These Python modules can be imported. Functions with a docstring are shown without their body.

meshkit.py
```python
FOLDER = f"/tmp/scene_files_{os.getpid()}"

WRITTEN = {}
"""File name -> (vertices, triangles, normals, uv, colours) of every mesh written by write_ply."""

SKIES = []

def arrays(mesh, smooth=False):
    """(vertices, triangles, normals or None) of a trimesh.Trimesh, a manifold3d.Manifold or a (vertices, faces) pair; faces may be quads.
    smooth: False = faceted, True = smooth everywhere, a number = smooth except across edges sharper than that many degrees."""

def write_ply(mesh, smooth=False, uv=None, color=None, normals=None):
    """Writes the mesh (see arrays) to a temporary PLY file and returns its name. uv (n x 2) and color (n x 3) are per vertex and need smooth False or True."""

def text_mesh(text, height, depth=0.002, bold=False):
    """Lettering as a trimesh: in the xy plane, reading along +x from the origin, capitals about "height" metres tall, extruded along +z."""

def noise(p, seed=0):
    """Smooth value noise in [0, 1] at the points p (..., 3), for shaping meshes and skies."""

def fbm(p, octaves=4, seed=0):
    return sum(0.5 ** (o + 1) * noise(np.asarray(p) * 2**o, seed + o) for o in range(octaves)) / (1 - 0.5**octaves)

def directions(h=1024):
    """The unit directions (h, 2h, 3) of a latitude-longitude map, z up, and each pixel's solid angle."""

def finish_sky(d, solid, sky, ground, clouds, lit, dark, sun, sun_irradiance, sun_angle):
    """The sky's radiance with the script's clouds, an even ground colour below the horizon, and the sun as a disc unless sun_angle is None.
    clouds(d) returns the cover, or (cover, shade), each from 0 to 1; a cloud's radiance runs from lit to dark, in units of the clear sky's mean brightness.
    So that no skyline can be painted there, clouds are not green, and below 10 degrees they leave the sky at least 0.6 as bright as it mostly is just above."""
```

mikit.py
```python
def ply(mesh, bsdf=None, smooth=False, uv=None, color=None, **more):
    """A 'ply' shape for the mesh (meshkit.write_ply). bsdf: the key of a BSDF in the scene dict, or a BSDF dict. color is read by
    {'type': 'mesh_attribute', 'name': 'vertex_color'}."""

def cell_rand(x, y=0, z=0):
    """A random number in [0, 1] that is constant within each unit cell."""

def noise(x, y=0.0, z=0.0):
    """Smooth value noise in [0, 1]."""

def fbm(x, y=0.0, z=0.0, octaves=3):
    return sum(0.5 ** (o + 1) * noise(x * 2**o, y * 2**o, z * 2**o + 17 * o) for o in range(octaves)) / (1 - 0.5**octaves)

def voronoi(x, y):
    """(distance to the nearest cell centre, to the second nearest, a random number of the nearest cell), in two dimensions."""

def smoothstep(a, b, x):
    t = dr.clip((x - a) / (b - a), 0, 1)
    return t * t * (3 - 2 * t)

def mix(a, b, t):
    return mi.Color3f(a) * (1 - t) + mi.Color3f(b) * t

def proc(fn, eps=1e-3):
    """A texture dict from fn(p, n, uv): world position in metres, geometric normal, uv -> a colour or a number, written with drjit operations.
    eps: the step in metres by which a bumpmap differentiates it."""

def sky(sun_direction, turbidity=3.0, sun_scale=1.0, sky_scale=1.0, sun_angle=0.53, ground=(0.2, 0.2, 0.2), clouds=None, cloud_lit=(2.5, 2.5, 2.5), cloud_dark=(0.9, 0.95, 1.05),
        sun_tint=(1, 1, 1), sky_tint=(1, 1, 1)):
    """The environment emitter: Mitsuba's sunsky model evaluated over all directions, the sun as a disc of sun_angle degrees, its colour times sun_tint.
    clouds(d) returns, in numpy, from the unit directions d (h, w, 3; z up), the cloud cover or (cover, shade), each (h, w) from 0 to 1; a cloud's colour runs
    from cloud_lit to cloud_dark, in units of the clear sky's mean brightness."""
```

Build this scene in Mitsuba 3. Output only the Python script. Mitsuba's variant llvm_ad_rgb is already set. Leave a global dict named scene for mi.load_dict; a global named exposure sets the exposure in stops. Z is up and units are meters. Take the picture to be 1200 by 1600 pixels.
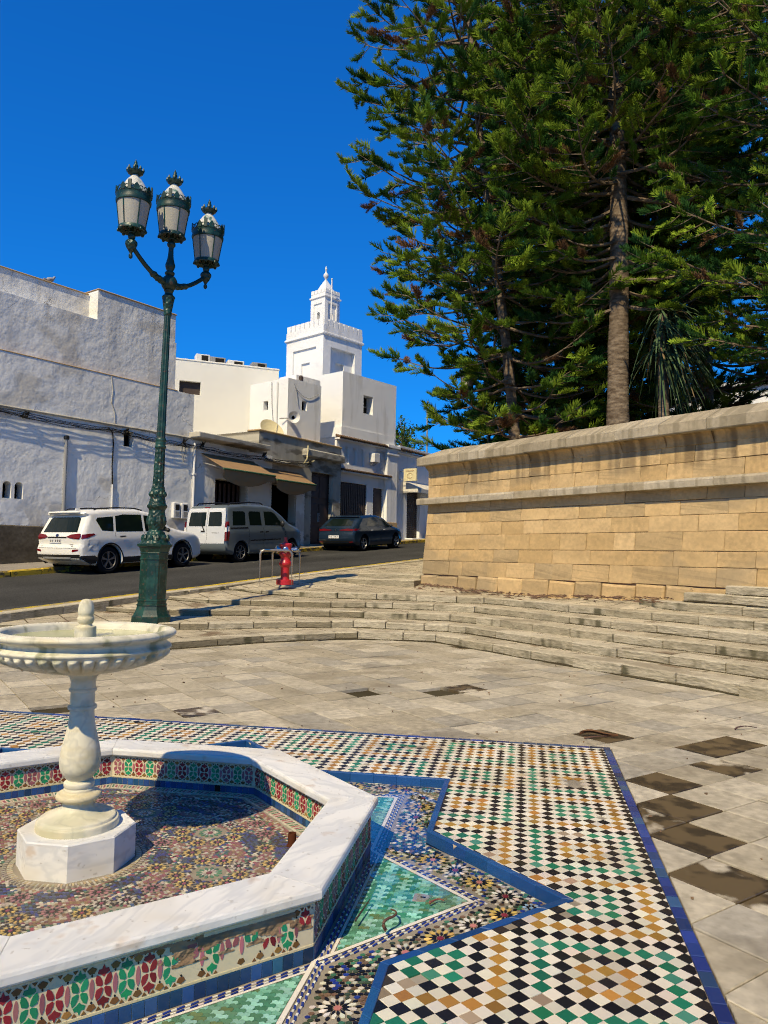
import math, random
import numpy as np, trimesh, manifold3d as m3
import drjit as dr
import mitsuba as mi
import mikit, meshkit
from mikit import noise, fbm, voronoi, cell_rand, smoothstep, mix, proc
from shapely.geometry import Polygon, Point, LineString, box as sbox, MultiPolygon
from shapely.ops import unary_union
from scipy.spatial import Delaunay

rng = np.random.default_rng(7)
PI = math.pi
T = mi.ScalarTransform4f

# ------------------------------------------------------------------ camera, sky, exposure
EYE, F, PITCH, ROLL = np.array([0, 0, 1.5]), 1192.0, math.radians(3.26), math.radians(1.03)
_f = np.array([0, math.cos(PITCH), math.sin(PITCH)])
_u0, _r0 = np.array([0, -math.sin(PITCH), math.cos(PITCH)]), np.array([1.0, 0, 0])
_r = math.cos(ROLL) * _r0 + math.sin(ROLL) * _u0
_u = -math.sin(ROLL) * _r0 + math.cos(ROLL) * _u0
scene, labels = {}, {}
scene['camera'] = {'type': 'perspective', 'fov': 2 * math.degrees(math.atan(600 / F)), 'fov_axis': 'x', 'near_clip': 0.05, 'far_clip': 3000.0,
                   'to_world': T().look_at(origin=EYE.tolist(), target=(EYE + _f).tolist(), up=_u.tolist())}
SUN_AZ, SUN_EL = math.radians(23.0), math.radians(46.5)
SUN = [-math.sin(SUN_AZ) * math.cos(SUN_EL), -math.cos(SUN_AZ) * math.cos(SUN_EL), math.sin(SUN_EL)]
scene['sky'] = mikit.sky(SUN, turbidity=2.5, sun_scale=1.0, sky_scale=0.80, sky_tint=(0.06, 0.74, 1.58), sun_tint=(1.02, 1.02, 0.88), ground=(0.25, 0.22, 0.17))
exposure = 1.93


# survey of the place: where the sight line through a point of the photograph (1200 x 1600) meets a known plane
def ray(x, y):
    return (x - 600) / F * _r + (800 - y) / F * _u + _f


def gz(x, y, z=0.0):
    d = ray(x, y)
    return EYE + (z - EYE[2]) / d[2] * d


def gy(x, y, Y):
    d = ray(x, y)
    return EYE + Y / d[1] * d


def pix(P):
    d = np.asarray(P, float) - EYE
    w = d @ _f
    w = np.where(w > 0.05, w, 0.05)
    return np.stack([600 + F * (d @ _r) / w, 800 - F * (d @ _u) / w], -1)


# ------------------------------------------------------------------ materials
def principled(color, rough=0.6, **k):
    return {'type': 'principled', 'base_color': color if isinstance(color, dict) else {'type': 'rgb', 'value': list(color)}, 'roughness': rough, **k}


def bump(b, fn, scale, eps=2e-3):
    return {'type': 'bumpmap', 'arbitrary': proc(fn, eps), 'scale': scale, 'bsdf': b}


def mat(key, b):
    scene[key] = {'type': 'twosided', 'bsdf': b}
    return key


VC = {'type': 'mesh_attribute', 'name': 'vertex_color'}


def c_paver(p, n, uv):
    a = mix((0.48, 0.42, 0.30), (0.68, 0.61, 0.46), uv.x)
    a = mix(a, (0.43, 0.40, 0.33), smoothstep(0.75, 0.95, uv.y) * 0.7)
    f1, f2 = fbm(p.x * 3.1, p.y * 3.1, p.z, 4), fbm(p.x * 23, p.y * 23, p.z * 20, 3)
    a = a * (0.74 + 0.36 * f1) * (0.66 + 0.62 * f2)
    return mix(a, (0.20, 0.165, 0.115), smoothstep(0.60, 0.78, fbm(p.x * 1.3 + 9, p.y * 2.3, 0, 4)) * 0.35)


def c_wet(p, n, uv):
    f1 = fbm(p.x * 7, p.y * 7, 2, 4)
    return mix((0.055, 0.042, 0.02), (0.17, 0.135, 0.075), smoothstep(0.35, 0.72, f1 + 0.25 * (uv.x - 0.5)))


def h_paver(p, n, uv):
    return 0.6 * fbm(p.x * 30, p.y * 30, p.z * 30, 3) + 0.4 * fbm(p.x * 90, p.y * 90, p.z * 90, 2)


def c_step(p, n, uv):
    a = mix((0.46, 0.405, 0.285), (0.57, 0.51, 0.375), uv.x)
    f1, f2 = fbm(p.x * 4, p.y * 4, p.z * 9, 4), fbm(p.x * 26, p.y * 26, p.z * 70, 3)
    a = a * (0.66 + 0.45 * f1) * (0.68 + 0.6 * f2)
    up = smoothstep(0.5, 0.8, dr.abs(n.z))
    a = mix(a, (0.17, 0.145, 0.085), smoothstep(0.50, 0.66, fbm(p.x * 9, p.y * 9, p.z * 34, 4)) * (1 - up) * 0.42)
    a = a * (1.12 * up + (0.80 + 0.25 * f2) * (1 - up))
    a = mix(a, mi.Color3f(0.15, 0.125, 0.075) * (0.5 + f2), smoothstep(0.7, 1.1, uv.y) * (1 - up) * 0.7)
    st = smoothstep(0.56, 0.74, fbm(p.x * 4.6 + uv.y * 7, p.y * 4.6, p.z * 1.1, 3)) * (1 - up)
    a = mix(a, (0.085, 0.08, 0.045), st * 0.85)
    return mix(a, (0.24, 0.20, 0.14), up * smoothstep(0.55, 0.75, fbm(p.x * 1.7, p.y * 1.7, 4, 4)) * 0.6)


def h_step(p, n, uv):
    return fbm(p.x * 16, p.y * 16, p.z * 55, 3)


def c_terrace(p, n, uv):
    f1, f2 = fbm(p.x * 1.2, p.y * 0.8, 0, 4), fbm(p.x * 17, p.y * 17, 0, 3)
    a = mix((0.40, 0.345, 0.235), (0.54, 0.475, 0.345), f1) * (0.7 + 0.55 * f2)
    u, v = p.x * 0.82 + p.y * 0.57, p.x * 0.57 - p.y * 0.82
    j = dr.minimum(dr.abs(u / 0.6 - dr.round(u / 0.6)) * 0.6, dr.abs(v / 0.6 - dr.round(v / 0.6)) * 0.6)
    a = a * (0.85 + 0.3 * cell_rand(dr.floor(u / 0.6 + 0.5), dr.floor(v / 0.6 + 0.5)))
    a = mix((0.12, 0.095, 0.06), a, smoothstep(0.006, 0.02, j))
    return mix(a, (0.17, 0.115, 0.07), smoothstep(0.6, 0.8, fbm(p.x * 2.2 + 5, p.y * 1.4, 0, 4)) * 0.8)


def c_wall(p, n, uv):
    a = mix((0.62, 0.43, 0.205), (0.73, 0.53, 0.28), uv.x)
    a = mix(a, (0.50, 0.39, 0.235), smoothstep(0.6, 1.0, uv.y) * 0.6)
    al = 0.643 * p.x - 0.766 * p.y
    f1, f2 = fbm(al * 2.0 + uv.x * 9, p.z * 5, uv.y * 3, 4), fbm(al * 22, p.z * 22, uv.y * 9, 3)
    a = a * (0.70 + 0.48 * f1) * (0.78 + 0.42 * f2)
    lay = fbm(al * 1.0 + uv.x * 40, p.z * 34 + al * (uv.y - 0.5) * 14, 0, 3)
    a = a * (1 - 0.20 * smoothstep(0.5, 0.75, lay) * smoothstep(0.45, 0.8, uv.y))
    zone = smoothstep(2.9, 3.2, p.z) * (1 - smoothstep(3.6, 3.75, p.z))
    run = smoothstep(0.45, 0.68, 0.5 * fbm(al * 2.7, p.z * 0.3, 1, 3) + 0.5 * fbm(al * 12, p.z * 0.6, 5, 3)) * zone
    a = mix(a, (0.15, 0.105, 0.06), run * 0.62)
    return mix(a, (0.30, 0.25, 0.17), smoothstep(0.58, 0.75, fbm(al * 0.9, p.z * 1.6, 5, 4)) * 0.4)


def c_cap(p, n, uv):
    al = 0.643 * p.x - 0.766 * p.y
    f1, f2 = fbm(al * 1.6, p.z * 6, p.y, 4), fbm(al * 25, p.z * 20, p.y * 15, 3)
    a = mix((0.46, 0.39, 0.27), (0.60, 0.53, 0.40), uv.x) * (0.68 + 0.5 * f1) * (0.76 + 0.44 * f2)
    return mix(a, (0.2, 0.17, 0.11), smoothstep(0.55, 0.72, fbm(al * 9, p.z * 0.8, 3, 3)) * 0.45)


def h_stone(p, n, uv):
    return 0.55 * fbm(p.x * 14, p.y * 14, p.z * 14, 3) + 0.45 * fbm(p.x * 60, p.y * 60, p.z * 60, 2)


def c_marble(p, n, uv):
    ca, sa = dr.cos(uv.x * 3.1), dr.sin(uv.x * 3.1)
    x, y = p.x * ca + p.y * sa, p.y * ca - p.x * sa
    w = fbm(x * 3, y * 3, p.z * 5 + 4 * uv.y, 4)
    q = fbm(x * 2.2 + 0.6 * w, y * 13 + 3 * w + uv.x * 5, p.z * 9 + uv.y * 3, 5)
    v = 1 - smoothstep(0.0, 0.11, dr.abs(q - 0.5))
    c = smoothstep(0.42, 0.75, fbm(x * 4 + 3, y * 9 + 2 * w, p.z * 6, 4))
    a = mix((0.75, 0.745, 0.70), (0.54, 0.555, 0.55), v * 0.6)
    a = mix(a, (0.60, 0.61, 0.60), c * 0.6)
    a = mix(a, (0.60, 0.545, 0.42), smoothstep(0.5, 0.76, fbm(p.x * 3.4, p.y * 3.4, p.z * 6 + 2, 4)) * 0.5)
    a = mix(a, (0.45, 0.29, 0.14), smoothstep(0.68, 0.8, fbm(p.x * 8 + 7, p.y * 8, p.z * 11, 4)) * 0.45)
    return mix(a, (0.36, 0.33, 0.27), smoothstep(0.72, 0.84, fbm(p.x * 46, p.y * 46, p.z * 46, 2)) * 0.5)


def c_column(p, n, uv):
    w = fbm(p.x * 6, p.y * 6, p.z * 5, 4)
    q = fbm(p.x * 8 + 2 * w, p.y * 8 - 2 * w, p.z * 6, 4)
    v = 1 - smoothstep(0.0, 0.06, dr.abs(q - 0.5))
    a = mix((0.70, 0.66, 0.50), (0.47, 0.45, 0.36), v * 0.5)
    a = mix(a, (0.58, 0.49, 0.27), smoothstep(0.46, 0.72, fbm(p.x * 5 + 4, p.y * 5, p.z * 14, 4)) * 0.7)
    d = smoothstep(0.55, 0.72, fbm(p.x * 12, p.y * 12, p.z * 3, 4)) * smoothstep(0.82, 1.02, p.z)
    a = mix(a, (0.40, 0.40, 0.24), smoothstep(0.5, 0.75, fbm(p.x * 7 + 2, p.y * 7, p.z * 7, 4)) * 0.45)
    return mix(a, (0.22, 0.23, 0.12), d * 0.8)


def c_asphalt(p, n, uv):
    f1, f2 = fbm(p.x * 0.7, p.y * 0.5, 0, 4), fbm(p.x * 60, p.y * 60, 0, 2)
    s = 0.53 * p.x + 0.848 * p.y
    t = 0.848 * p.x - 0.53 * p.y
    lane = fbm(t * 1.5, s * 0.05, 3, 3)
    return mi.Color3f(0.082, 0.082, 0.078) * (0.6 + 0.5 * f1) * (0.55 + 0.8 * f2) * (0.75 + 0.5 * lane)


def c_concrete(p, n, uv):
    f1, f2 = fbm(p.x * 1.5, p.y * 1.5, p.z * 2, 4), fbm(p.x * 30, p.y * 30, p.z * 30, 2)
    return mix((0.28, 0.25, 0.21), (0.40, 0.365, 0.31), f1) * (0.75 + 0.45 * f2)


def c_kerb(p, n, uv):
    f = fbm(p.x * 9, p.y * 9, p.z * 9, 3)
    return mix((0.62, 0.42, 0.05), (0.14, 0.115, 0.07), smoothstep(0.47, 0.62, f + 0.22 * (uv.x - 0.5)))


def c_yellow(p, n, uv):
    f = fbm(p.x * 7, p.y * 7, 0, 4)
    return mix((0.66, 0.46, 0.04), (0.36, 0.29, 0.16), smoothstep(0.5, 0.7, f))


def facade_st(p):
    return 0.53 * (p.x + 7.15) + 0.848 * (p.y - 19.75), p.z


def c_plaster(p, n, uv):
    s, z = facade_st(p)
    f1, f2 = fbm(s * 0.45, z * 0.55, p.x * 0.2, 4), fbm(s * 3, z * 3, p.y, 4)
    a = mix((0.70, 0.69, 0.65), (0.83, 0.825, 0.775), f1) * (0.89 + 0.18 * f2)
    run = smoothstep(0.48, 0.75, fbm(s * 3.2, z * 0.35, 0, 4)) * smoothstep(6.6, 7.6, z)
    a = mix(a, (0.42, 0.40, 0.36), run * 0.42)
    a = mix(a, (0.46, 0.41, 0.32), smoothstep(0.62, 0.75, fbm(s * 0.7 + 3, z * 1.1, 2, 4)) * 0.5)
    g = fbm(s * 2.6, z * 2.6, 7, 4)
    low = smoothstep(3.6, 1.9, z - s * 0.05) * smoothstep(0.45, 0.65, g)
    a = mix(a, (0.40, 0.36, 0.29), low * 0.6)
    ck = dr.abs(fbm(s * 0.8 + 20, z * 0.8 + 3, 0, 5) - 0.5)
    return mix(a, (0.2, 0.18, 0.15), (1 - smoothstep(0.0, 0.004, ck)) * smoothstep(0.5, 0.6, f1))


def h_plaster(p, n, uv):
    s, z = facade_st(p)
    return 0.9 * fbm(s * 0.8, z * 0.8, p.x * 0.4, 3) + 0.42 * fbm(s * 4, z * 4, p.x * 3, 3) + 0.12 * fbm(s * 13, z * 13, p.x * 13, 2)


def c_white(p, n, uv):
    f1, f2 = fbm(p.x * 0.5 + p.y * 0.4, p.z * 0.6, 0, 4), fbm(p.x * 2 + p.y * 2.5, p.z * 0.5, 2, 4)
    a = mix((0.76, 0.765, 0.75), (0.85, 0.855, 0.84), f1)
    return mix(a, (0.52, 0.50, 0.46), smoothstep(0.55, 0.8, f2) * 0.45)


def c_cream(p, n, uv):
    f1, f2 = fbm(p.x * 0.4 + p.y * 0.3, p.z * 0.5, 0, 4), fbm(p.x * 2.3, p.z * 0.4, 2, 4)
    a = mix((0.82, 0.81, 0.74), (0.88, 0.875, 0.82), f1)
    return mix(a, (0.5, 0.46, 0.38), smoothstep(0.6, 0.85, f2) * smoothstep(9.5, 11.5, p.z) * 0.7)


def h_white(p, n, uv):
    return fbm(p.x * 2 + p.y * 2, p.z * 2, p.x, 4) + 0.2 * fbm(p.x * 14, p.y * 14, p.z * 14, 2)


def c_grimy(p, n, uv):
    s, z = facade_st(p)
    f1, f2 = fbm(s * 0.8, z * 1.2, 0, 4), fbm(s * 5, z * 2, 3, 4)
    a = mix((0.48, 0.45, 0.37), (0.66, 0.63, 0.53), f1) * (0.75 + 0.4 * f2)
    return mix(a, (0.14, 0.125, 0.10), smoothstep(0.52, 0.75, fbm(s * 1.5 + 4, z * 4, 5, 4)) * 0.75)


def c_plinth(p, n, uv):
    s, z = facade_st(p)
    return mix((0.085, 0.07, 0.05), (0.18, 0.155, 0.115), fbm(s * 2.5, z * 4, 0, 4)) * (0.7 + 0.6 * fbm(s * 20, z * 20, 0, 2))


def c_bark(p, n, uv):
    f = 0.6 * fbm(p.x * 9, p.y * 9, p.z * 13, 4) + 0.4 * fbm(p.x * 4, p.y * 4, p.z * 24, 3)
    g = fbm(p.x * 3, p.y * 3, p.z * 1.2, 3)
    return mix((0.10, 0.072, 0.05), (0.27, 0.215, 0.155), smoothstep(0.25, 0.75, f)) * (0.65 + 0.6 * g)


def h_bark(p, n, uv):
    return 0.6 * fbm(p.x * 12, p.y * 12, p.z * 14, 3) + 0.4 * fbm(p.x * 5, p.y * 5, p.z * 24, 3)


def c_lamp(p, n, uv):
    f = fbm(p.x * 9, p.y * 9, p.z * 6, 4)
    a = mix((0.004, 0.040, 0.028), (0.016, 0.085, 0.062), smoothstep(0.45, 0.75, f))
    a = mix(a, (0.16, 0.16, 0.12), smoothstep(0.58, 0.74, fbm(p.x * 40, p.y * 40, p.z * 18, 3)) * 0.22)
    return mix(a, (0.10, 0.05, 0.025), smoothstep(0.66, 0.76, fbm(p.x * 22 + 4, p.y * 22, p.z * 22, 3)) * 0.8)


def h_ornament(p, n, uv):
    return noise(p.x * 26, p.y * 26, p.z * 26)


def c_door(p, n, uv):
    f = fbm(p.x * 6, p.y * 6, p.z * 1.2, 4)
    return mix((0.028, 0.014, 0.010), (0.065, 0.03, 0.022), f)


def c_mortar(p, n, uv):
    f = fbm(p.x * 16, p.y * 16, p.z * 16, 4)
    return mix((0.20, 0.12, 0.065), (0.46, 0.33, 0.21), f)


def h_mortar(p, n, uv):
    return fbm(p.x * 40, p.y * 40, p.z * 40, 4)


def c_gridwear(p, n, uv):
    f = fbm(p.x * 5, p.y * 5, 0, 4)
    return mix((0.42, 0.38, 0.30), (0.24, 0.20, 0.145), f)


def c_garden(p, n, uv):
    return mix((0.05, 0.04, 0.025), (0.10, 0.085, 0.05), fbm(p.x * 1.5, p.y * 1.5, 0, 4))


def P_(fn, r=0.85, k=0.76, **more):
    def g(p, n, uv):
        return mi.Color3f(fn(p, n, uv)) * k
    return principled(proc(g), r, **more) if r < 0.8 else {'type': 'diffuse', 'reflectance': proc(g)}



mat('m_paver', bump(P_(c_paver, 0.8, 0.74), h_paver, 0.006))
mat('m_wet', P_(c_wet, 0.35))
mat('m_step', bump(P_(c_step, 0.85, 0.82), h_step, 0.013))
mat('m_terrace', P_(c_terrace, 0.85, 0.84))
mat('m_wall', bump(P_(c_wall, 0.9, 0.76), h_stone, 0.017))
mat('m_cap', bump(P_(c_cap, 0.9, 0.74), h_stone, 0.008))
mat('m_marble', P_(c_marble, 0.42, 0.84, specular=0.3))
mat('m_column', P_(c_column, 0.5, 0.82, specular=0.3))
mat('m_asphalt', P_(c_asphalt, 0.8, 0.8))
mat('m_concrete', P_(c_concrete, 0.9))
mat('m_kerb', P_(c_kerb, 0.8))
mat('m_yellow', P_(c_yellow, 0.8))
mat('m_plaster', bump(P_(c_plaster, 0.9, 1.0), h_plaster, 0.05, 6e-3))
mat('m_white', bump(P_(c_white, 0.85, 0.9), h_white, 0.012, 6e-3))
mat('m_white_far', P_(c_white, 0.9, 0.9))
mat('m_cream', bump(P_(c_cream, 0.9, 0.88), h_white, 0.012, 6e-3))
mat('m_grimy', P_(c_grimy, 0.9))
mat('m_plinth', P_(c_plinth, 0.9))
mat('m_bark', bump(P_(c_bark, 0.9, 0.9), h_bark, 0.03))
mat('m_lamp', P_(c_lamp, 0.42, 0.62, specular=0.5))
mat('m_lamp_ornate', bump(P_(c_lamp, 0.42, 0.62, specular=0.5), h_ornament, 0.02))
mat('m_door', P_(c_door, 0.6))
mat('m_mortar', bump(P_(c_mortar, 0.95), h_mortar, 0.02))
mat('m_grout', P_(c_gridwear, 0.9))
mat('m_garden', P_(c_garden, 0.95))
mat('m_glaze', principled(VC, 0.34, specular=0.3))
mat('m_matte', principled(VC, 0.6))
scene['m_foliage'] = ({'type': 'principledthin', 'base_color': VC, 'roughness': 0.55, 'diff_trans': 0.35, 'spec_trans': 0.0})
for key, col, rough, more in [
        ('m_carwhite', (0.80, 0.79, 0.73), 0.25, dict(clearcoat=0.8, clearcoat_gloss=0.9)), ('m_cargrey', (0.15, 0.185, 0.20), 0.3, dict(clearcoat=0.8, clearcoat_gloss=0.9, metallic=0.35)),
        ('m_cardark', (0.008, 0.024, 0.050), 0.14, dict(clearcoat=1.0, clearcoat_gloss=0.95, metallic=0.2)), ('m_carsilver', (0.6, 0.62, 0.64), 0.25, dict(clearcoat=0.8, clearcoat_gloss=0.9)),
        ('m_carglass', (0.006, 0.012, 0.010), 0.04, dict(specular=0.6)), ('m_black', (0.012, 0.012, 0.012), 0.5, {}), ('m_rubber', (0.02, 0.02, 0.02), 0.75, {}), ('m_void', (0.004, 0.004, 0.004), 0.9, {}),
        ('m_rim', (0.35, 0.35, 0.35), 0.35, dict(metallic=0.8)), ('m_taillight', (0.15, 0.006, 0.010), 0.12, dict(specular=0.6)), ('m_clearlamp', (0.75, 0.74, 0.72), 0.15, {}), ('m_plate', (0.72, 0.72, 0.70), 0.4, {}),
        ('m_chrome', (0.6, 0.6, 0.6), 0.22, dict(metallic=1.0)), ('m_red', (0.46, 0.016, 0.022), 0.35, {}), ('m_steel', (0.52, 0.45, 0.36), 0.3, dict(metallic=0.9)),
        ('m_awning', (0.36, 0.235, 0.13), 0.85, {}), ('m_awninggreen', (0.07, 0.15, 0.09), 0.7, {}), ('m_awningcream', (0.74, 0.70, 0.60), 0.85, {}), ('m_brownmetal', (0.055, 0.036, 0.026), 0.55, {}),
        ('m_milk', (0.44, 0.43, 0.38), 0.3, dict(specular=0.5)), ('m_rust', (0.10, 0.035, 0.018), 0.85, {}), ('m_darkwire', (0.03, 0.028, 0.024), 0.8, {}), ('m_paint', (0.78, 0.78, 0.76), 0.6, {}),
        ('m_paintblue', (0.74, 0.76, 0.78), 0.6, {}), ('m_ochre', (0.52, 0.37, 0.2), 0.85, {}), ('m_signcream', (0.74, 0.66, 0.40), 0.6, {}), ('m_tileroof', (0.17, 0.115, 0.075), 0.8, {}), ('m_greymetal', (0.30, 0.30, 0.29), 0.5, {}),
        ('m_palmwater', (0.30, 0.30, 0.13), 0.15, {}), ('m_emblem', (0.02, 0.04, 0.12), 0.3, {}), ('m_feather', (0.36, 0.37, 0.40), 0.8, {}), ('m_brownleaf', (0.16, 0.085, 0.045), 0.8, {}), ('m_interior', (0.03, 0.028, 0.026), 0.8, {})]:
    col = tuple(np.array(col) * .8)
    mat(key, principled(col, rough, **more) if rough < .59 and key != 'm_milk' else {'type': 'diffuse', 'reflectance': {'type': 'rgb', 'value': list(col)}})
scene['m_water'] = {'type': 'thindielectric', 'int_ior': 1.33, 'ext_ior': 1.0}


# ------------------------------------------------------------------ helpers
def numbered(key):
    if key not in scene and key not in labels:
        return key
    i = COUNT.get(key, 0) + 1
    while '%s_%03d' % (key, i) in scene or '%s_%03d' % (key, i) in labels:
        i += 1
    COUNT[key] = i
    return '%s_%03d' % (key, i)


COUNT = {}


def thing(name, label, cat, group=None):
    k = numbered(name)
    labels[k] = {'label': label, 'category': cat}
    if group:
        labels[k]['group'] = group
    return k


def setting(name, label=None):
    labels[name] = {'kind': 'structure'}
    if label:
        labels[name]['label'] = label
    return name


def arr(mesh):
    if isinstance(mesh, list):
        return join(mesh)
    v, f, _ = meshkit.arrays(mesh, False)
    return v, f


def put(key, mesh, material, smooth=False, tone=None, color=None, label=None, kind=None, **more):
    """One entry of the scene. tone: two numbers given to the material as uv; color: one colour, or one per vertex."""
    k = numbered(key)
    if isinstance(mesh, list):
        mesh = join(mesh)
    if tone is not None or color is not None:
        v, f = arr(mesh)
        mesh = (v, f)
        if tone is not None:
            more['uv'] = np.tile(np.asarray(tone, float), (len(v), 1))
        if color is not None:
            color = np.asarray(color, float)
            more['color'] = np.tile(color, (len(v), 1)) if color.ndim == 1 else color
        smooth = bool(smooth)
    scene[k] = mikit.ply(mesh, material, smooth, **more)
    if label or kind:
        labels.setdefault(k, {})
        if label:
            labels[k]['label'] = label
        if kind:
            labels[k]['kind'] = kind
    return k


def join(ms):
    vs, fs, at = [], [], 0
    for m in ms:
        v, f = arr(m)
        vs.append(v)
        fs.append(f + at)
        at += len(v)
    return np.vstack(vs), np.vstack(fs)


def joinc(ms, cols):
    """Meshes joined, with one colour per vertex."""
    v, f = join(ms)
    c = np.vstack([np.tile(np.asarray(k, float), (len(arr(m)[0]), 1)) for m, k in zip(ms, cols)])
    return (v, f), c


def moved(m, M=None, at=(0, 0, 0)):
    v, f = arr(m)
    if M is not None:
        v = v @ np.asarray(M).T
    return v + np.asarray(at), f


def rotz(a):
    c, s = math.cos(a), math.sin(a)
    return np.array([[c, -s, 0], [s, c, 0], [0, 0, 1.0]])


def poly_inset(p, c):
    """A convex or gently concave polygon moved inwards by c, same vertex count."""
    p = np.asarray(p, float)
    area = 0.5 * np.sum(p[:, 0] * np.roll(p[:, 1], -1) - p[:, 1] * np.roll(p[:, 0], -1))
    sgn = 1 if area > 0 else -1
    e = np.roll(p, -1, 0) - p
    L = np.linalg.norm(e, axis=1, keepdims=True) + 1e-12
    nn = sgn * np.stack([-e[:, 1], e[:, 0]], 1) / L
    n0 = np.roll(nn, 1, 0)
    k = n0 + nn
    return p + c * k / np.maximum((k * nn).sum(1, keepdims=True), 0.4)


def slab(p, z0, z1, c=0.0, jitter=0.0, closed=False):
    """A flat piece with polygon outline p from z0 to z1 with its upper edge chamfered by c, open below."""
    p = np.asarray(p, float)
    if 0.5 * np.sum(p[:, 0] * np.roll(p[:, 1], -1) - p[:, 1] * np.roll(p[:, 0], -1)) < 0:
        p = p[::-1]
    n = len(p)
    rings = [np.c_[p, np.full(n, z0)], np.c_[p, np.full(n, z1 - c)]]
    if c > 0:
        rings.append(np.c_[poly_inset(p, c), np.full(n, z1)])
    v = np.vstack(rings)
    f = []
    for r in range(len(rings) - 1):
        for i in range(n):
            a, b = r * n + i, r * n + (i + 1) % n
            f += [(a, b, b + n), (a, b + n, a + n)]
    top = (len(rings) - 1) * n
    if n <= 4 or Polygon(p).convex_hull.area < Polygon(p).area * 1.001:
        f += [(top, top + i, top + i + 1) for i in range(1, n - 1)]
    else:
        tv, tf = trimesh.creation.triangulate_polygon(Polygon(v[top:, :2]), engine='earcut')
        idx = [int(np.argmin(((v[top:, :2] - q) ** 2).sum(1))) + top for q in tv]
        for t in tf:
            a, b, cc = (idx[i] for i in t)
            x, y = v[b, :2] - v[a, :2], v[cc, :2] - v[a, :2]
            ar = x[0] * y[1] - x[1] * y[0]
            f.append((a, b, cc) if ar > 0 else (a, cc, b))
    if closed:
        f += [(0, i + 1, i) for i in range(1, n - 1)]
    return v, np.array(f)


def cbox(lo, hi, c=0.01):
    """A box with chamfered edges."""
    lo, hi = np.asarray(lo, float), np.asarray(hi, float)
    c = min(c, 0.49 * (hi - lo).min())
    pts = []
    for a in range(3):
        l, h = lo.copy() + c, hi.copy() - c
        l[a], h[a] = lo[a], hi[a]
        pts += [(x, y, z) for x in (l[0], h[0]) for y in (l[1], h[1]) for z in (l[2], h[2])]
    return m3.Manifold.hull_points(np.array(pts))


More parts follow.
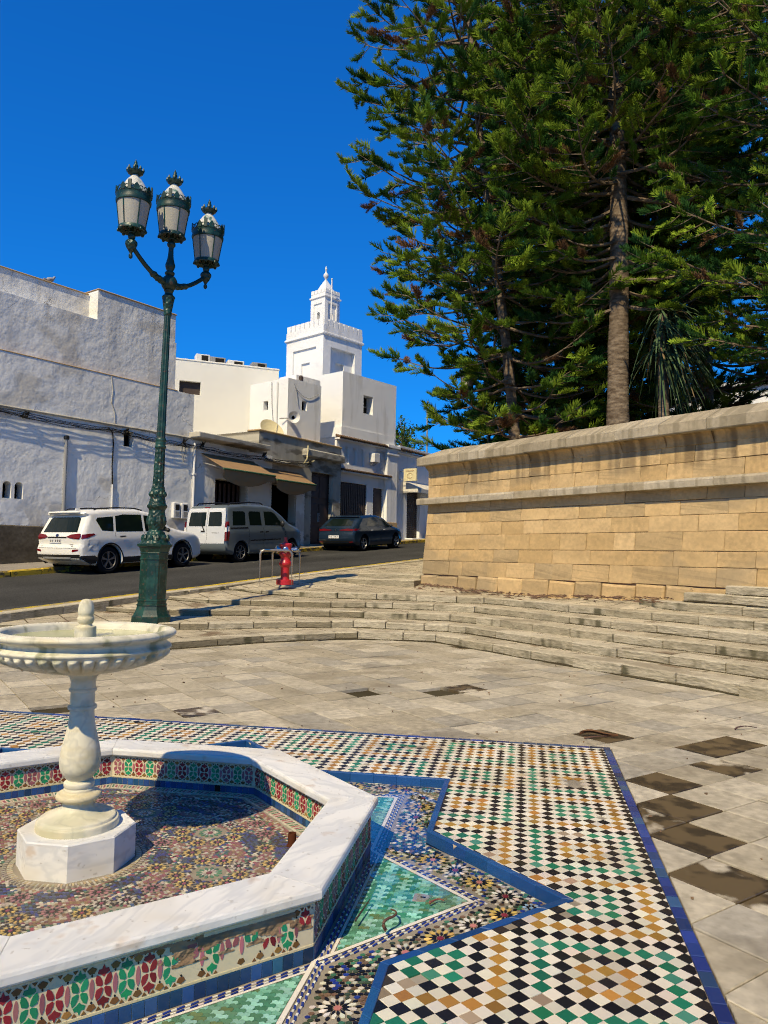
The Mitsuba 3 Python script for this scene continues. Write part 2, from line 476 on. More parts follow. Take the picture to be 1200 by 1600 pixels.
def lathe(prof, n=32, a0=0.0, twist=None):
    """A surface of revolution about z from (radius, z) points; open ends close on the axis when the radius is 0."""
    prof = np.asarray(prof, float)
    ang = a0 + np.arange(n) * 2 * PI / n
    v = np.stack([prof[:, None, 0] * np.cos(ang), prof[:, None, 0] * np.sin(ang), np.repeat(prof[:, 1:2], n, 1)], -1).reshape(-1, 3)
    f = []
    for i in range(len(prof) - 1):
        for j in range(n):
            a, b = i * n + j, i * n + (j + 1) % n
            f += [(a, b, b + n), (a, b + n, a + n)]
    return v, np.array(f)


def smoothprof(pts, k=4):
    """A profile rounded by Chaikin's corner cutting, ends kept."""
    p = np.asarray(pts, float)
    for _ in range(k):
        q = 0.75 * p[:-1] + 0.25 * p[1:]
        r = 0.25 * p[:-1] + 0.75 * p[1:]
        p = np.vstack([p[:1], np.stack([q, r], 1).reshape(-1, p.shape[1])[1:-1], p[-1:]])
    return p


def tube(pts, r, sides=8, closed_ends=True):
    p = np.asarray(pts, float)
    r = np.broadcast_to(np.asarray(r, float), (len(p),))
    t = np.gradient(p, axis=0)
    t /= np.linalg.norm(t, axis=1, keepdims=True) + 1e-12
    ref = np.array([0, 0, 1.0]) if abs(t[:, 2]).mean() < 0.8 else np.array([1.0, 0.1, 0])
    a = np.cross(t, ref)
    a /= np.linalg.norm(a, axis=1, keepdims=True) + 1e-12
    b = np.cross(t, a)
    ang = np.arange(sides) * 2 * PI / sides
    v = (p[:, None] + r[:, None, None] * (np.cos(ang)[None, :, None] * a[:, None] + np.sin(ang)[None, :, None] * b[:, None])).reshape(-1, 3)
    f = []
    for i in range(len(p) - 1):
        for j in range(sides):
            q, w = i * sides + j, i * sides + (j + 1) % sides
            f += [(q, w, w + sides), (q, w + sides, q + sides)]
    if closed_ends:
        v = np.vstack([v, p[:1], p[-1:]])
        n = len(v)
        f += [(n - 2, (j + 1) % sides, j) for j in range(sides)]
        o = (len(p) - 1) * sides
        f += [(n - 1, o + j, o + (j + 1) % sides) for j in range(sides)]
    return v, np.array(f)[:, ::-1]


def prism(poly, z0, z1):
    return trimesh.creation.extrude_polygon(poly if isinstance(poly, Polygon) else Polygon(poly), z1 - z0, engine='earcut').apply_translation([0, 0, z0])


def flat(poly, z):
    """A flat sheet; z a number or a function of (x, y)."""
    ms = []
    for g in getattr(poly, 'geoms', [poly]):
        if g.is_empty or g.geom_type != 'Polygon' or g.area < 1e-7:
            continue
        v, f = trimesh.creation.triangulate_polygon(g, engine='earcut')
        zz = np.array([z(*q) for q in v]) if callable(z) else np.full(len(v), z)
        v3 = np.c_[v, zz]
        nz = np.cross(v3[f[:, 1]] - v3[f[:, 0]], v3[f[:, 2]] - v3[f[:, 0]])[:, 2]
        f = np.where(nz[:, None] < 0, f[:, ::-1], f)
        ms.append((v3, f))
    return join(ms)


def grid_sheet(poly, z, step):
    """As flat, but with inner points every step metres, so that z may be any function."""
    x0, y0, x1, y1 = poly.bounds
    g = np.stack(np.meshgrid(np.arange(x0 + step / 2, x1, step), np.arange(y0 + step / 2, y1, step)), -1).reshape(-1, 2)
    import shapely
    inner = g[shapely.contains_xy(poly.buffer(-step * 0.3), g[:, 0], g[:, 1])]
    edge = []
    for ring in [poly.exterior, *poly.interiors]:
        L = ring.length
        edge += [ring.interpolate(d).coords[0] for d in np.arange(0, L, step)] + list(ring.coords[:-1])
    pts = np.unique(np.round(np.vstack([inner, edge]), 5), axis=0)
    d = Delaunay(pts).simplices
    c = pts[d].mean(1)
    d = d[shapely.contains_xy(poly, c[:, 0], c[:, 1])]
    v = np.c_[pts, [z(*q) for q in pts]]
    nz = np.cross(v[d[:, 1]] - v[d[:, 0]], v[d[:, 2]] - v[d[:, 0]])[:, 2]
    return v, np.where(nz[:, None] < 0, d[:, ::-1], d)


def line_pts(p, n):
    p = np.asarray(p, float)
    s = np.r_[0, np.cumsum(np.linalg.norm(np.diff(p[:, :2], axis=0), axis=1))]
    return np.stack([np.interp(np.linspace(0, s[-1], n), s, p[:, k]) for k in range(p.shape[1])], 1)
# ------------------------------------------------------------------ frames of the place
ROADDIR, ROADN = np.array([0.5299, 0.8480, 0]), np.array([0.8480, -0.5299, 0])      # along the street, and from the houses towards the square
PO = np.array([-7.15, 19.75, 0.89])


def fw(s, out, z):
    """A point by metres along the street front, metres in front of the house fronts, height."""
    return PO * [1, 1, 0] + s * ROADDIR + (-3.4 + out) * ROADN + np.array([0, 0, z])


def road_z(p):
    d = np.asarray(p, float)[..., :2] - PO[:2]
    return PO[2] + 0.06 * (d @ ROADDIR[:2]) - 0.022 * (d @ ROADN[:2])


def plaza_z(x, y):
    return 0.018 * max(0.0, y - 7.2)


FC, FTH = np.array([-1.4963, 3.8803]), 1.782           # fountain centre; the octagon's first corner
HB = 2.861                                             # half the tiled square


def fdir(k):
    a = FTH - k * PI / 4
    return np.array([math.cos(a), math.sin(a)])


SQ = [FC + HB * math.sqrt(2) * fdir(1.5 + 2 * i) for i in range(4)]
SQUARE = Polygon(SQ)

# ------------------------------------------------------------------ ground sheet, road, pavements
setting('ground')
put('ground', flat(sbox(-160, -40, 160, 260), -0.9), 'm_concrete')
setting('plaza', 'square paved with worn beige stone slabs')
setting('road', 'grey asphalt street climbing past the square')
setting('terrace', 'stone terrace between the steps and the street')
setting('far_pavement', 'narrow pavement below the house fronts')
setting('garden_ground')
KERB = [(-11.5, 3.0, -0.02), (-9.2, 7.0, 0.18), (-6.35, 12.75, .45), (-4.92, 15.3, .63), (-3.88, 16.72, .745), (-3.13, 18.0, .855), (-2.10, 19.65, .985), (-1.13, 21.21, 1.11), (1.31, 25.47, 1.40), (7.0, 34.9, 2.06)]
s_, t_ = ROADDIR[:2], ROADN[:2]
near = [np.array(k[:2]) for k in KERB]
far = [fw(s, o, 0)[:2] for s, o in [(50, 1.0), (30, 1.0), (20, 1.15), (12, 1.35), (6, 1.6), (-2, 2.15), (-12, 2.6), (-26, 3.0)]]
rp = Polygon([near[0] - 8 * s_, *near, near[-1] + 25 * s_, *far])
put('road__asphalt', grid_sheet(rp, lambda x, y: float(road_z((x, y))), 1.5), 'm_asphalt')
fpv = [fw(s, -0.4, 0)[:2] for s in (-26, 50)]
pv = Polygon([*fpv, *far])
put('far_pavement__paving', grid_sheet(pv, lambda x, y: float(road_z((x, y))) + 0.125, 1.5), 'm_concrete')
fl = line_pts(np.array(far[::-1]), 400)
dd = np.r_[0, np.cumsum(np.linalg.norm(np.diff(fl, axis=0), axis=1))]
for a in np.arange(8, dd[-1] - 12, 0.9):                  # kerb stones, yellow paint worn off
    p0, p1 = (np.array([np.interp(a + q, dd, fl[:, k]) for k in (0, 1)]) for q in (0.02, 0.88))
    e = (p1 - p0) / np.linalg.norm(p1 - p0)
    nn = np.array([e[1], -e[0]])
    w0 = 0.02 * (rng.random() - 0.5)
    quad = [p0 + nn * w0, p1 + nn * w0, p1 - nn * 0.2, p0 - nn * 0.2]
    v, f = slab(quad, -0.1, 0.14 + 0.012 * rng.random(), 0.025)
    v[:, 2] += road_z(v)
    put('far_pavement__kerb_stone', (v, f), 'm_kerb', tone=rng.random(2))
kl = line_pts(np.array(KERB)[:, :3], 300)
dd = np.r_[0, np.cumsum(np.linalg.norm(np.diff(kl[:, :2], axis=0), axis=1))]
for a in np.arange(2, dd[-1] - 1, 1.0):
    p0, p1 = (np.array([np.interp(a + q, dd, kl[:, k]) for k in (0, 1)]) for q in (0.01, 0.99))
    e = (p1 - p0) / np.linalg.norm(p1 - p0)
    nn = np.array([e[1], -e[0]])
    zz = np.array([np.interp(a + q, dd, kl[:, 2]) for q in (.01, .99)])
    for key, q, z0, z1, m_, c_ in (('kerb_stone', [p0 + nn * .062, p1 + nn * .062, p1 + nn * .34, p0 + nn * .34], -.5, .012, 'm_step', .012), ('yellow_line', [p0 - nn * .06, p1 - nn * .06, p1 + nn * .06, p0 + nn * .06], -.2, .018, 'm_yellow', .01)):
        v, f = slab(q, z0, z1, c_)
        w = np.clip((v[:, :2] - p0) @ e / np.linalg.norm(p1 - p0), 0, 1)
        v[:, 2] += zz[0] + (zz[1] - zz[0]) * w
        put('terrace__' + key, (v, f), m_, tone=rng.random(2))

# ------------------------------------------------------------------ stone steps
RISERS = {
    1: [(-8.3, 7.6, 0.03), (-5.0, 9.9, 0.06), (-4.05, 10.5, 0.065), (-3.09, 11.23, 0.07), (-2.49, 11.67, 0.08), (-1.87, 12.15, 0.09), (-1.24, 12.44, 0.09), (-0.77, 12.71, 0.1), (-0.4, 12.76, 0.1), (0.35, 12.68, 0.1), (0.88, 12.54, 0.1), (1.22, 12.11, 0.09), (1.67, 11.52, 0.08), (2.11, 10.88, 0.07), (2.56, 10.29, 0.06), (3.03, 9.70, 0.05), (3.49, 9.13, 0.04), (3.96, 8.52, 0.02), (4.45, 7.9, 0.02), (4.95, 7.25, 0.01), (5.5, 6.5, 0.0), (6.1, 5.7, 0.0)],
    2: [(-6.1, 12.2, 0.18), (-5.2, 12.45, 0.185), (-4.3, 12.65, 0.19), (-3.38, 12.82, 0.19), (-2.91, 12.87, 0.2), (-2.18, 13.06, 0.21), (-1.47, 13.24, 0.22), (-0.88, 13.33, 0.22), (-0.5, 13.33, 0.23), (0.06, 13.24, 0.23), (0.72, 13.12, 0.22), (1.12, 13.0, 0.22), (1.39, 12.75, 0.22), (1.8, 12.18, 0.21), (2.24, 11.54, 0.2), (2.71, 10.95, 0.19), (3.17, 10.36, 0.18), (3.65, 9.78, 0.17), (4.11, 9.2, 0.16), (4.62, 8.52, 0.15), (5.2, 7.75, 0.14), (5.8, 6.95, 0.13), (6.5, 6.05, 0.12)],
    3: [(-5.25, 14.25, 0.37), (-4.5, 14.13, 0.34), (-3.92, 14.11, 0.32), (-2.45, 14.2, 0.33), (-1.65, 14.18, 0.34), (-0.96, 14.07, 0.35), (-0.33, 13.94, 0.35), (0.45, 13.8, 0.35), (1.2, 13.58, 0.35), (1.63, 13.24, 0.34), (1.98, 12.8, 0.34), (2.4, 12.2, 0.33), (2.85, 11.6, 0.32), (3.31, 11.0, 0.31), (3.81, 10.42, 0.3), (4.28, 9.85, 0.3), (4.78, 9.2, 0.29), (5.4, 8.4, 0.28), (6.1, 7.5, 0.27), (6.9, 6.4, 0.26)],
    4: [(-4.45, 15.55, 0.53), (-3.48, 15.36, 0.465), (-2.61, 15.2, 0.45), (-1.73, 14.93, 0.46), (-0.99, 14.76, 0.47), (-0.32, 14.68, 0.48), (0.19, 14.58, 0.48), (0.97, 14.41, 0.48), (1.7, 14.12, 0.47), (2.11, 13.66, 0.46), (2.56, 13.0, 0.46), (3.01, 12.33, 0.45), (3.49, 11.71, 0.44), (3.97, 11.1, 0.44), (4.45, 10.48, 0.43), (4.95, 9.84, 0.43), (5.6, 9.0, 0.42), (6.4, 7.95, 0.41), (7.2, 6.9, 0.40)],
    5: [(-3.6, 17.0, 0.70), (-2.61, 16.5, 0.615), (-1.74, 16.03, 0.59), (-0.91, 15.59, 0.6), (-0.12, 15.25, 0.61), (0.66, 14.99, 0.61), (1.43, 14.82, 0.6), (1.95, 14.74, 0.6), (2.28, 14.42, 0.59), (2.73, 13.78, 0.59), (3.16, 13.05, 0.58), (3.63, 12.42, 0.58), (4.14, 11.78, 0.57), (4.61, 11.17, 0.57), (5.1, 10.53, 0.56), (5.75, 9.7, 0.56), (6.5, 8.7, 0.55), (7.3, 7.65, 0.54)],
    6: [(4.25, 12.72, 0.71), (4.78, 11.95, 0.7), (5.30, 11.28, 0.7), (5.7, 10.72, 0.69), (6.4, 9.75, 0.69), (7.2, 8.6, 0.68)],
    7: [(4.80, 12.25, 0.85), (5.28, 11.58, 0.85), (5.72, 10.99, 0.84), (6.4, 10.08, 0.84), (7.2, 8.98, 0.83)],
    8: [(5.27, 11.78, 0.99), (5.74, 11.14, 0.99), (6.4, 10.26, 0.98), (7.2, 9.2, 0.98)],
}


def rise(k, x):
    fade = {3: np.interp(x, [-5.1, -4.0], [.75, 1]), 4: np.interp(x, [-4.15, -2.6], [.6, 1]), 5: np.interp(x, [-3.35, -1.9], [.45, 1])}.get(k, 1)
    return (float(np.interp(x, [-2.5, 0.3, 4], [0.12, 0.127, 0.135])) + (0.01 if k > 5 else 0)) * float(fade)


st = thing('stone_steps', 'broad flight of worn beige stone steps curving round the square below the sandstone wall', 'steps')
BACK = {}
for k, pts in RISERS.items():
    P = np.array(pts)
    e = np.diff(P[:, :2], axis=0)
    e /= np.linalg.norm(e, axis=1, keepdims=True)
    nn = np.stack([-e[:, 1], e[:, 0]], 1)
    nv = np.vstack([nn[:1], nn[:-1] + nn[1:], nn[-1:]])
    nv /= np.linalg.norm(nv, axis=1, keepdims=True)
    depth = 0.36 if k < 6 else 0.4
    BACK[k] = P[:, :2] + nv * depth
    for i in range(len(P) - 1):
        cuts = 2 if np.linalg.norm(P[i + 1, :2] - P[i, :2]) > 1.15 else 1
        for c in range(cuts):
            a, b = c / cuts, (c + 1) / cuts
            A, B = P[i] + (P[i + 1] - P[i]) * a, P[i] + (P[i + 1] - P[i]) * b
            A2, B2 = BACK[k][i] + (BACK[k][i + 1] - BACK[k][i]) * a, BACK[k][i] + (BACK[k][i + 1] - BACK[k][i]) * b
            g = 0.008 * (B - A)[:2] / np.linalg.norm((B - A)[:2])
            j = rng.normal(0, 0.008, 2)
            fo = nn[i] * rng.normal(0, 0.008)
            quad = np.array([A[:2] + g + fo, B[:2] - g + fo, B2 - g, A2 + g])
            v, f = slab(quad, -0.1, 0, 0.014)
            sA = np.clip((v[:, :2] - A[:2]) @ (B - A)[:2] / ((B - A)[:2] @ (B - A)[:2]), 0, 1)
            base = A[2] + (B[2] - A[2]) * sA
            top = base + np.array([rise(k, x) for x in v[:, 0]]) + rng.normal(0, 0.004)
            low = v[:, 2] < -0.05
            v[:, 2] = np.where(low, base - 0.06, top + v[:, 2])
            # worn nosing
            w = v[:, 2] > base + 0.05
            v[w, 2] += 0.012 * (meshkit.noise(np.c_[v[w, :2] * 3, np.zeros(w.sum())], k) - 0.5)
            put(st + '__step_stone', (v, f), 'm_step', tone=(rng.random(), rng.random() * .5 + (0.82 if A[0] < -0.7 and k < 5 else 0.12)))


for k, pts in RISERS.items():  # dark strip added along each riser foot, standing in for the crease shade
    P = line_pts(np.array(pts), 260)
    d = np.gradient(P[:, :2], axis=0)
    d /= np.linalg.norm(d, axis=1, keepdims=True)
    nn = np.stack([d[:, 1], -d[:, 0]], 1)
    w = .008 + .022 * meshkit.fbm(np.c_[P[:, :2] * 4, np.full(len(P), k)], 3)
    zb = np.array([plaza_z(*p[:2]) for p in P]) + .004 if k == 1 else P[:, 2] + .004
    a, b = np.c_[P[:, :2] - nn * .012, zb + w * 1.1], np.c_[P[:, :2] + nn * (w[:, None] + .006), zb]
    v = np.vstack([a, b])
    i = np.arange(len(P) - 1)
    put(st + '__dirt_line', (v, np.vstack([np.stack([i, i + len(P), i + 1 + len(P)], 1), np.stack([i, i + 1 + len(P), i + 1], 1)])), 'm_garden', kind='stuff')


def strip(lo, up, n=48):
    a, b = line_pts(lo, n), line_pts(up, n)
    v = np.vstack([a, b])
    i = np.arange(n - 1)
    f = np.vstack([np.stack([i, i + 1, i + 1 + n], 1), np.stack([i, i + 1 + n, i + n], 1)])
    return v, f


def toplow(k, d=0.006):
    return [(BACK[k][i][0] * 0.35 + p[0] * 0.65, BACK[k][i][1] * 0.35 + p[1] * 0.65, p[2] + rise(k, p[0]) - d) for i, p in enumerate(RISERS[k])]


def kz(i, d=0.02):
    return (KERB[i][0] + 0.1, KERB[i][1] - 0.06, KERB[i][2] - d)


ups = {1: [(-8.6, 8.1, .19), (-6.5, 12.4, .22)] + [(x, y + .05, z + .01) for x, y, z in RISERS[2]], 2: [(-6.2, 12.75, .36), (-5.4, 14.2, .42)] + [(x, y + .05, z + .01) for x, y, z in RISERS[3]],
       3: [(-5.2, 14.5, .50), (-4.55, 15.6, .56)] + [(x, y + .05, z + .01) for x, y, z in RISERS[4]], 4: [(-4.4, 15.8, .62), (-3.7, 16.95, .72)] + [(x, y + .05, z + .01) for x, y, z in RISERS[5]]}
for k in (1, 2, 3, 4):
    put(st + '__tread', strip(toplow(k), ups[k]), 'm_terrace')

# ------------------------------------------------------------------ terrace at the top of the steps
WO, WD, WN = np.array([0.89, 17.8]), np.array([0.602, -0.7985]), np.array([0.7985, 0.602])    # wall corner, along the wall to the right, into the wall


def wl(a, i=0.0):
    return WO + a * WD + i * WN


low5 = toplow(5)
tz = [((*wl(t), z)) for t, z in [(0.0, 0.86), (1.2, 0.83), (2.4, 0.79), (3.6, 0.775), (5.0, 0.83), (5.8, 0.86), (7.2, 0.88), (9.6, 0.88)]]
kk = [(-3.55, 17.2, .775)] + [kz(i, 0.01) for i in (5, 6, 7, 8)]
poly = low5 + [(x + .2 * WN[0], y + .2 * WN[1], z) for x, y, z in tz[::-1]] + [(2.0, 19.0, 0.99), (5.3, 24.6, 1.36), (8.0, 29, 1.65), (5.0, 31.5, 1.80)] + kk[::-1]
P2 = Polygon([q[:2] for q in poly])
pz = np.vstack([np.array(poly), [(x + .1, y - .06, z - .012) for x, y, z in line_pts(np.array(KERB)[4:9], 60)], line_pts(np.array(low5), 60)])
put('terrace__paving', grid_sheet(P2, lambda x, y: float((lambda w: (w * pz[:, 2]).sum() / w.sum())(1 / ((pz[:, 0] - x) ** 2 + (pz[:, 1] - y) ** 2 + 0.01) ** 1.5)), 0.7), 'm_terrace')
for q, z0, z1 in [([(-1.1, 18.02), (0.70, 17.12), (0.92, 17.9), (1.3, 18.6), (-0.3, 19.05)], 0.72, 0.955), ([(-0.6, 18.86), (0.9, 18.42), (1.5, 19.4), (0.4, 20.1)], 0.8, 1.05)]:
    put(st + '__step_stone', slab(q, z0, z1, 0.015), 'm_step', tone=rng.random(2), label='low step by the wall corner')

# ------------------------------------------------------------------ plaza paving
E1, E2, PA, PW = np.array([.8235, .5673]), np.array([.5673, -.8235]), np.array([1.875, 5.005]), 0.372
put('plaza__bedding', grid_sheet(Polygon([(-14, -6), (14, -6), (14, 6), (6.3, 5.9), (4.3, 8.3), (1.0, 12.8), (-0.5, 13.0), (-3, 11.6), (-8.5, 8.0), (-14, 5)]).difference(SQUARE.buffer(-0.1)), lambda x, y: plaza_z(x, y) - 0.03, 0.8), 'm_garden')
edge1 = LineString([p[:2] for p in RISERS[1]])
pzone = Polygon([(-10, -3), (10, -3), (10, 3), *[p[:2] for p in RISERS[1][::-1]], (-10, 6)]).buffer(0.1).difference(SQUARE.buffer(0.004))
wetpx = [((1040, 1222), 0.62), ((1065, 1255), 0.9), ((1095, 1300), 0.86), ((1075, 1170), 0.75), ((1150, 1168), 0.85), ((1125, 1372), 0.42), ((915, 1146), 0.9), ((1150, 1203), 0.45), ((330, 1108), 0.45), ((715, 1019), 0.7), ((1030, 1285), 0.5), ((955, 1158), 0.45), ((735, 1077), 0.5), ((1195, 1395), 0.3)]
holes = [gz(x, y)[:2] for x, y in [(546, 1083), (682, 1081), (92, 1107)]]
wets = [(gz(*q)[:2], w) for q, w in wetpx]
cells = []
for i in range(-40, 30):
    for j in range(-40, 40):
        c = PA + PW * ((i + 0.5) * E1 + (j + 0.5) * E2)
        if not (-9 < c[0] < 8 and 0.3 < c[1] < 13.5):
            continue
        if rng.random() < 0.10 and (i + j) % 2 == 0:
            pass
        quad = np.array([c + PW * (a * E1 + b * E2) for a, b in ((-.5, -.5), (.5, -.5), (.5, .5), (-.5, .5))])
        g = Polygon(quad).intersection(pzone)
        if g.is_empty or g.area < 0.004:
            continue
        q = pix([*c, 0])
        if any(np.abs((c - h) @ E1) < PW / 2 and np.abs((c - h) @ E2) < PW / 2 for h in holes):
            continue
        w = [x for h, x in wets if np.abs((c - h) @ E1) < PW / 2 and np.abs((c - h) @ E2) < PW / 2]
        for gg in getattr(g, 'geoms', [g]):
            if gg.geom_type == 'Polygon' and gg.area > 0.004:
                cells.append((np.linalg.norm(c), gg.simplify(0.002), w[0] if w else None, -60 < q[0] < 1260 and q[1] < 1660))


def c_wetpaver(p, n, uv):
    m = smoothstep(0.42, 0.56, fbm(p.x * 6, p.y * 6, 2, 4) * 0.7 + uv.x * 0.75 - 0.15)
    d = mix((0.034, 0.024, 0.010), (0.11, 0.078, 0.036), smoothstep(0.35, 0.65, fbm(p.x * 9 + 3, p.y * 9, 5, 3)))
    return c_paver(p, n, uv * 0 + 0.5) * (1 - m) + d * m


mat('m_wetpaver', bump(P_(c_wetpaver, 0.5), h_paver, 0.005))
cells.sort(key=lambda c: (not c[3], c[0]))
rest = []
for i, (d, g, w, seen) in enumerate(cells):
    q = np.array(g.exterior.coords[:-1])
    dz = rng.normal(0, 0.0022)
    tilt = rng.normal(0, 0.004, 2)
    q = poly_inset(q, 0.0055)
    if not Polygon(q).is_valid or Polygon(q).area < 0.002:
        continue
    v, f = slab(q, -0.04, 0.0, 0.004 if d < 8 else 0.0)
    c = q.mean(0)
    v[:, 2] += np.array([plaza_z(*a) for a in v[:, :2]]) + dz + (v[:, :2] - c) @ tilt
    if w is not None:
        put('plaza__paving_slab', (v, f), 'm_wetpaver', tone=(w, rng.random()), label='damp stained slab')
    elif i < 285:
        put('plaza__paving_slab', (v, f), 'm_paver', tone=rng.random(2))
    else:
        rest.append(((v, f), rng.random(2)))
v, f = join([r[0] for r in rest])
scene['plaza__distant_slabs'] = mikit.ply((v, f), 'm_paver', False, uv=np.vstack([np.tile(r[1], (len(r[0][0]), 1)) for r in rest]))
labels['plaza__distant_slabs'] = {'kind': 'stuff'}

# ------------------------------------------------------------------ sandstone wall
wa = thing('stone_wall', 'tall ochre sandstone block wall with moulded band and sloping coping stones', 'wall')


def wallpt(a, i, z):
    """Along the wall, inwards, height: the face leans back a little."""
    q = wl(a + 0.055 * (z - 0.86), i + 0.05 * (z - 0.86))
    return np.array([q[0], q[1], z])


def onwall(v, out=0.0):
    """Maps (a, z, proud) to the place."""
    return np.array([wallpt(x, -p - out, z) for x, z, p in v])


rows = [(0.62, 1.088), (1.088, 1.40), (1.40, 1.66), (1.66, 1.98), (1.98, 2.25), (2.25, 2.50), (2.50, 2.70), (2.85, 3.13), (3.13, 3.42)]
for r, (z0, z1) in enumerate(rows):
    a = 0.0
    first = True
    while a < 11.0:
        w = rng.uniform(0.42, 0.92) if r else rng.uniform(0.5, 0.75)
        if first and r % 2:
            w *= 0.45
        first = False
        tone = rng.random(2)
        if r > 1 and rng.random() < .7:
            tone[1] *= .6
        if r <= 1 and rng.random() < 0.6:
            tone[1] = rng.uniform(0.6, 1)
        q = np.array([(a, z0), (a + w, z0), (a + w, z1), (a, z1)]) + (rng.normal(0, 0.003, (4, 2)) if r else rng.normal(0, 0.018, (4, 2)))
        q = poly_inset(q, 0.0026 if r else 0.010)
        v, f = slab(q, -0.12, rng.normal(0, 0.005) + (0.05 if r == 0 else 0.0), 0.006 if r else 0.04)
        put(wa + '__stone_block', (onwall(v), f[:, ::-1]), 'm_wall', tone=tone)
        a += w
# core, band, cove and coping
core = [(0.03, z, -0.03) for z in (0.5, 3.6)] + [(12, z, -0.03) for z in (3.6, 0.5)]
put(wa + '__core', (onwall(core), np.array([[0, 2, 1], [0, 3, 2]])), 'm_mortar')


def moulding(prof, a0, a1, key, material, n_c=1):
    """prof: (out, z) from below to above; a0..a1 along the wall, its left end mitred."""
    v = []
    for a, m in ((a0, 1), (a1, 0)):
        for o, z in prof:
            q = wl(a - m * o * 1.0, -o)
            v.append((q[0], q[1], z))
    n = len(prof)
    f = []
    for i in range(n - 1):
        f += [(i, i + n, i + 1 + n), (i, i + 1 + n, i + 1)]
    f += [(0, i + 1, i) for i in range(1, n - 1)] + [(n, n + i, n + i + 1) for i in range(1, n - 1)]
    put(wa + '__' + key, (np.array(v), np.array(f)), material, tone=rng.random(2))


B1 = -0.05 * (2.75 - 0.86)
cuts = [0.1]
while cuts[-1] < 11:
    cuts.append(cuts[-1] + rng.uniform(0.8, 1.25))
for a, b in zip(cuts[:-1], cuts[1:]):
    o = rng.normal(0, 0.004)
    first = a == cuts[0]
    prof = [(B1, 2.69), (B1 + .20 + o, 2.695), (B1 + .205 + o, 2.80), (B1 + .19, 2.835), (B1, 2.862)]
    if not first:
        prof = [(x, z) for x, z in prof]
    v = []
    for a_, m in ((a, first), (b, False)):
        for x, z in prof:
            q = wl(a_ + (0.004 if a_ == a else -0.004) - (x - B1 if m else 0), -x)
            v.append((q[0], q[1], z))
    n = len(prof)
    f = [t for i in range(n - 1) for t in ((i, i + n, i + 1 + n), (i, i + 1 + n, i + 1))] + [(0, i + 1, i) for i in range(1, n - 1)] + [(n, n + i, n + i + 1) for i in range(1, n - 1)]
    put(wa + '__band_stone', (np.array(v), np.array(f)), 'm_cap', tone=rng.random(2))
C1 = -0.05 * (3.4 - 0.86)
cuts = [0.14]
while cuts[-1] < 11:
    cuts.append(cuts[-1] + rng.uniform(0.75, 1.2))
for a, b in zip(cuts[:-1], cuts[1:]):
    first = a == cuts[0]
    arc = [(C1 + 0.015 + .09 * (1 - math.cos(t)), 3.41 + .18 * math.sin(t)) for t in np.linspace(0, PI / 2, 6)]
    for key, prof, matr in [('cove_stone', [(C1, 3.405)] + arc + [(C1 - .1, 3.592)], 'm_wall'),
                            ('coping_stone', [(C1, 3.588), (C1 + .235, 3.59), (C1 + .245, 3.605), (C1 + .245, 3.765), (C1 + .23, 3.78), (C1 - .22, 3.99), (C1 - .42, 4.02), (C1 - .75, 3.9)], 'm_cap')]:
        o = rng.normal(0, 0.004)
        v = []
        for a_, m in ((a, first), (b, False)):
            for x, z in prof:
                q = wl(a_ + (0.005 if a_ == a else -0.005) - ((x - C1) * 0.9 if m else 0), -x - o)
                v.append((q[0], q[1], z + (o if key == 'coping_stone' else 0)))
        n = len(prof)
        f = [t for i in range(n - 1) for t in ((i, i + n, i + 1 + n), (i, i + 1 + n, i + 1))] + [(0, i + 1, i) for i in range(1, n - 1)] + [(n, n + i, n + i + 1) for i in range(1, n - 1)]
        put(wa + '__' + key, (np.array(v), np.array(f)), matr, tone=rng.random(2) * [1, 0.5])
# the wall's return along the street, and the raised garden it holds up
ret = [wl(0.1, 0.1), wl(0.3, 0.3) + 30 * ROADDIR[:2], wl(0.3, 0.3) + 30 * ROADDIR[:2] + np.array([1, 0]), wl(1.2, 0.5)]
put(wa + '__return_wall', prism(Polygon(ret), 0.3, 3.58), 'm_wall', tone=(0.5, 0.5))
gp = Polygon([wl(0.6, 0.5), wl(14, 0.5), wl(14, 0.5) + [40, 30], [60, 90], wl(0.6, 0.5) + 45 * ROADDIR[:2]])
put('garden_ground', grid_sheet(gp, lambda x, y: 3.1 + 0.012 * (y - 14), 4.0), 'm_garden')
# ------------------------------------------------------------------ glazed mosaic
CREAM, INK, GREEN, OCHRE, COBALT, RIMBLUE = (.50, .44, .29), (.010, .010, .014), (.016, .165, .095), (.36, .185, .04), (.018, .04, .24), (.013, .068, .215)
MAROON, PINK, YELLOW, BROWN, AQUA, LEAF, WHITE = (.19, .02, .04), (.36, .13, .15), (.66, .46, .13), (.18, .085, .03), (.28, .62, .50), (.055, .29, .18), (.72, .70, .62)


def vary(c, s=0.12):
    return np.clip(.8 * np.array(c) * (1 + rng.normal(0, s)) * (1 + rng.normal(0, s * 0.3, 3)), 0.003, 0.9)


def lay(owner, part, rest, pieces, n, material='m_glaze'):
    """pieces: (vertices, faces, colour). The n nearest the camera become parts of their own, the rest one part."""
    pieces = sorted(pieces, key=lambda q: np.linalg.norm(q[0][0] - EYE))
    vis = [q for q in pieces if (lambda w: -80 < w[0] < 1280 and 0 < w[1] < 1700 and q[0][0][1] > 0.3)(pix(q[0][0]))]
    ids = {id(q) for q in vis[:n]}
    for q in vis[:n]:
        put(owner + '__' + part, (q[0], q[1]), material, color=q[2])
    others = [q for q in pieces if id(q) not in ids]
    if others:
        m, c = joinc([(q[0], q[1]) for q in others], [q[2] for q in others])
        put(owner + '__' + rest, m, material, color=c, kind='stuff')


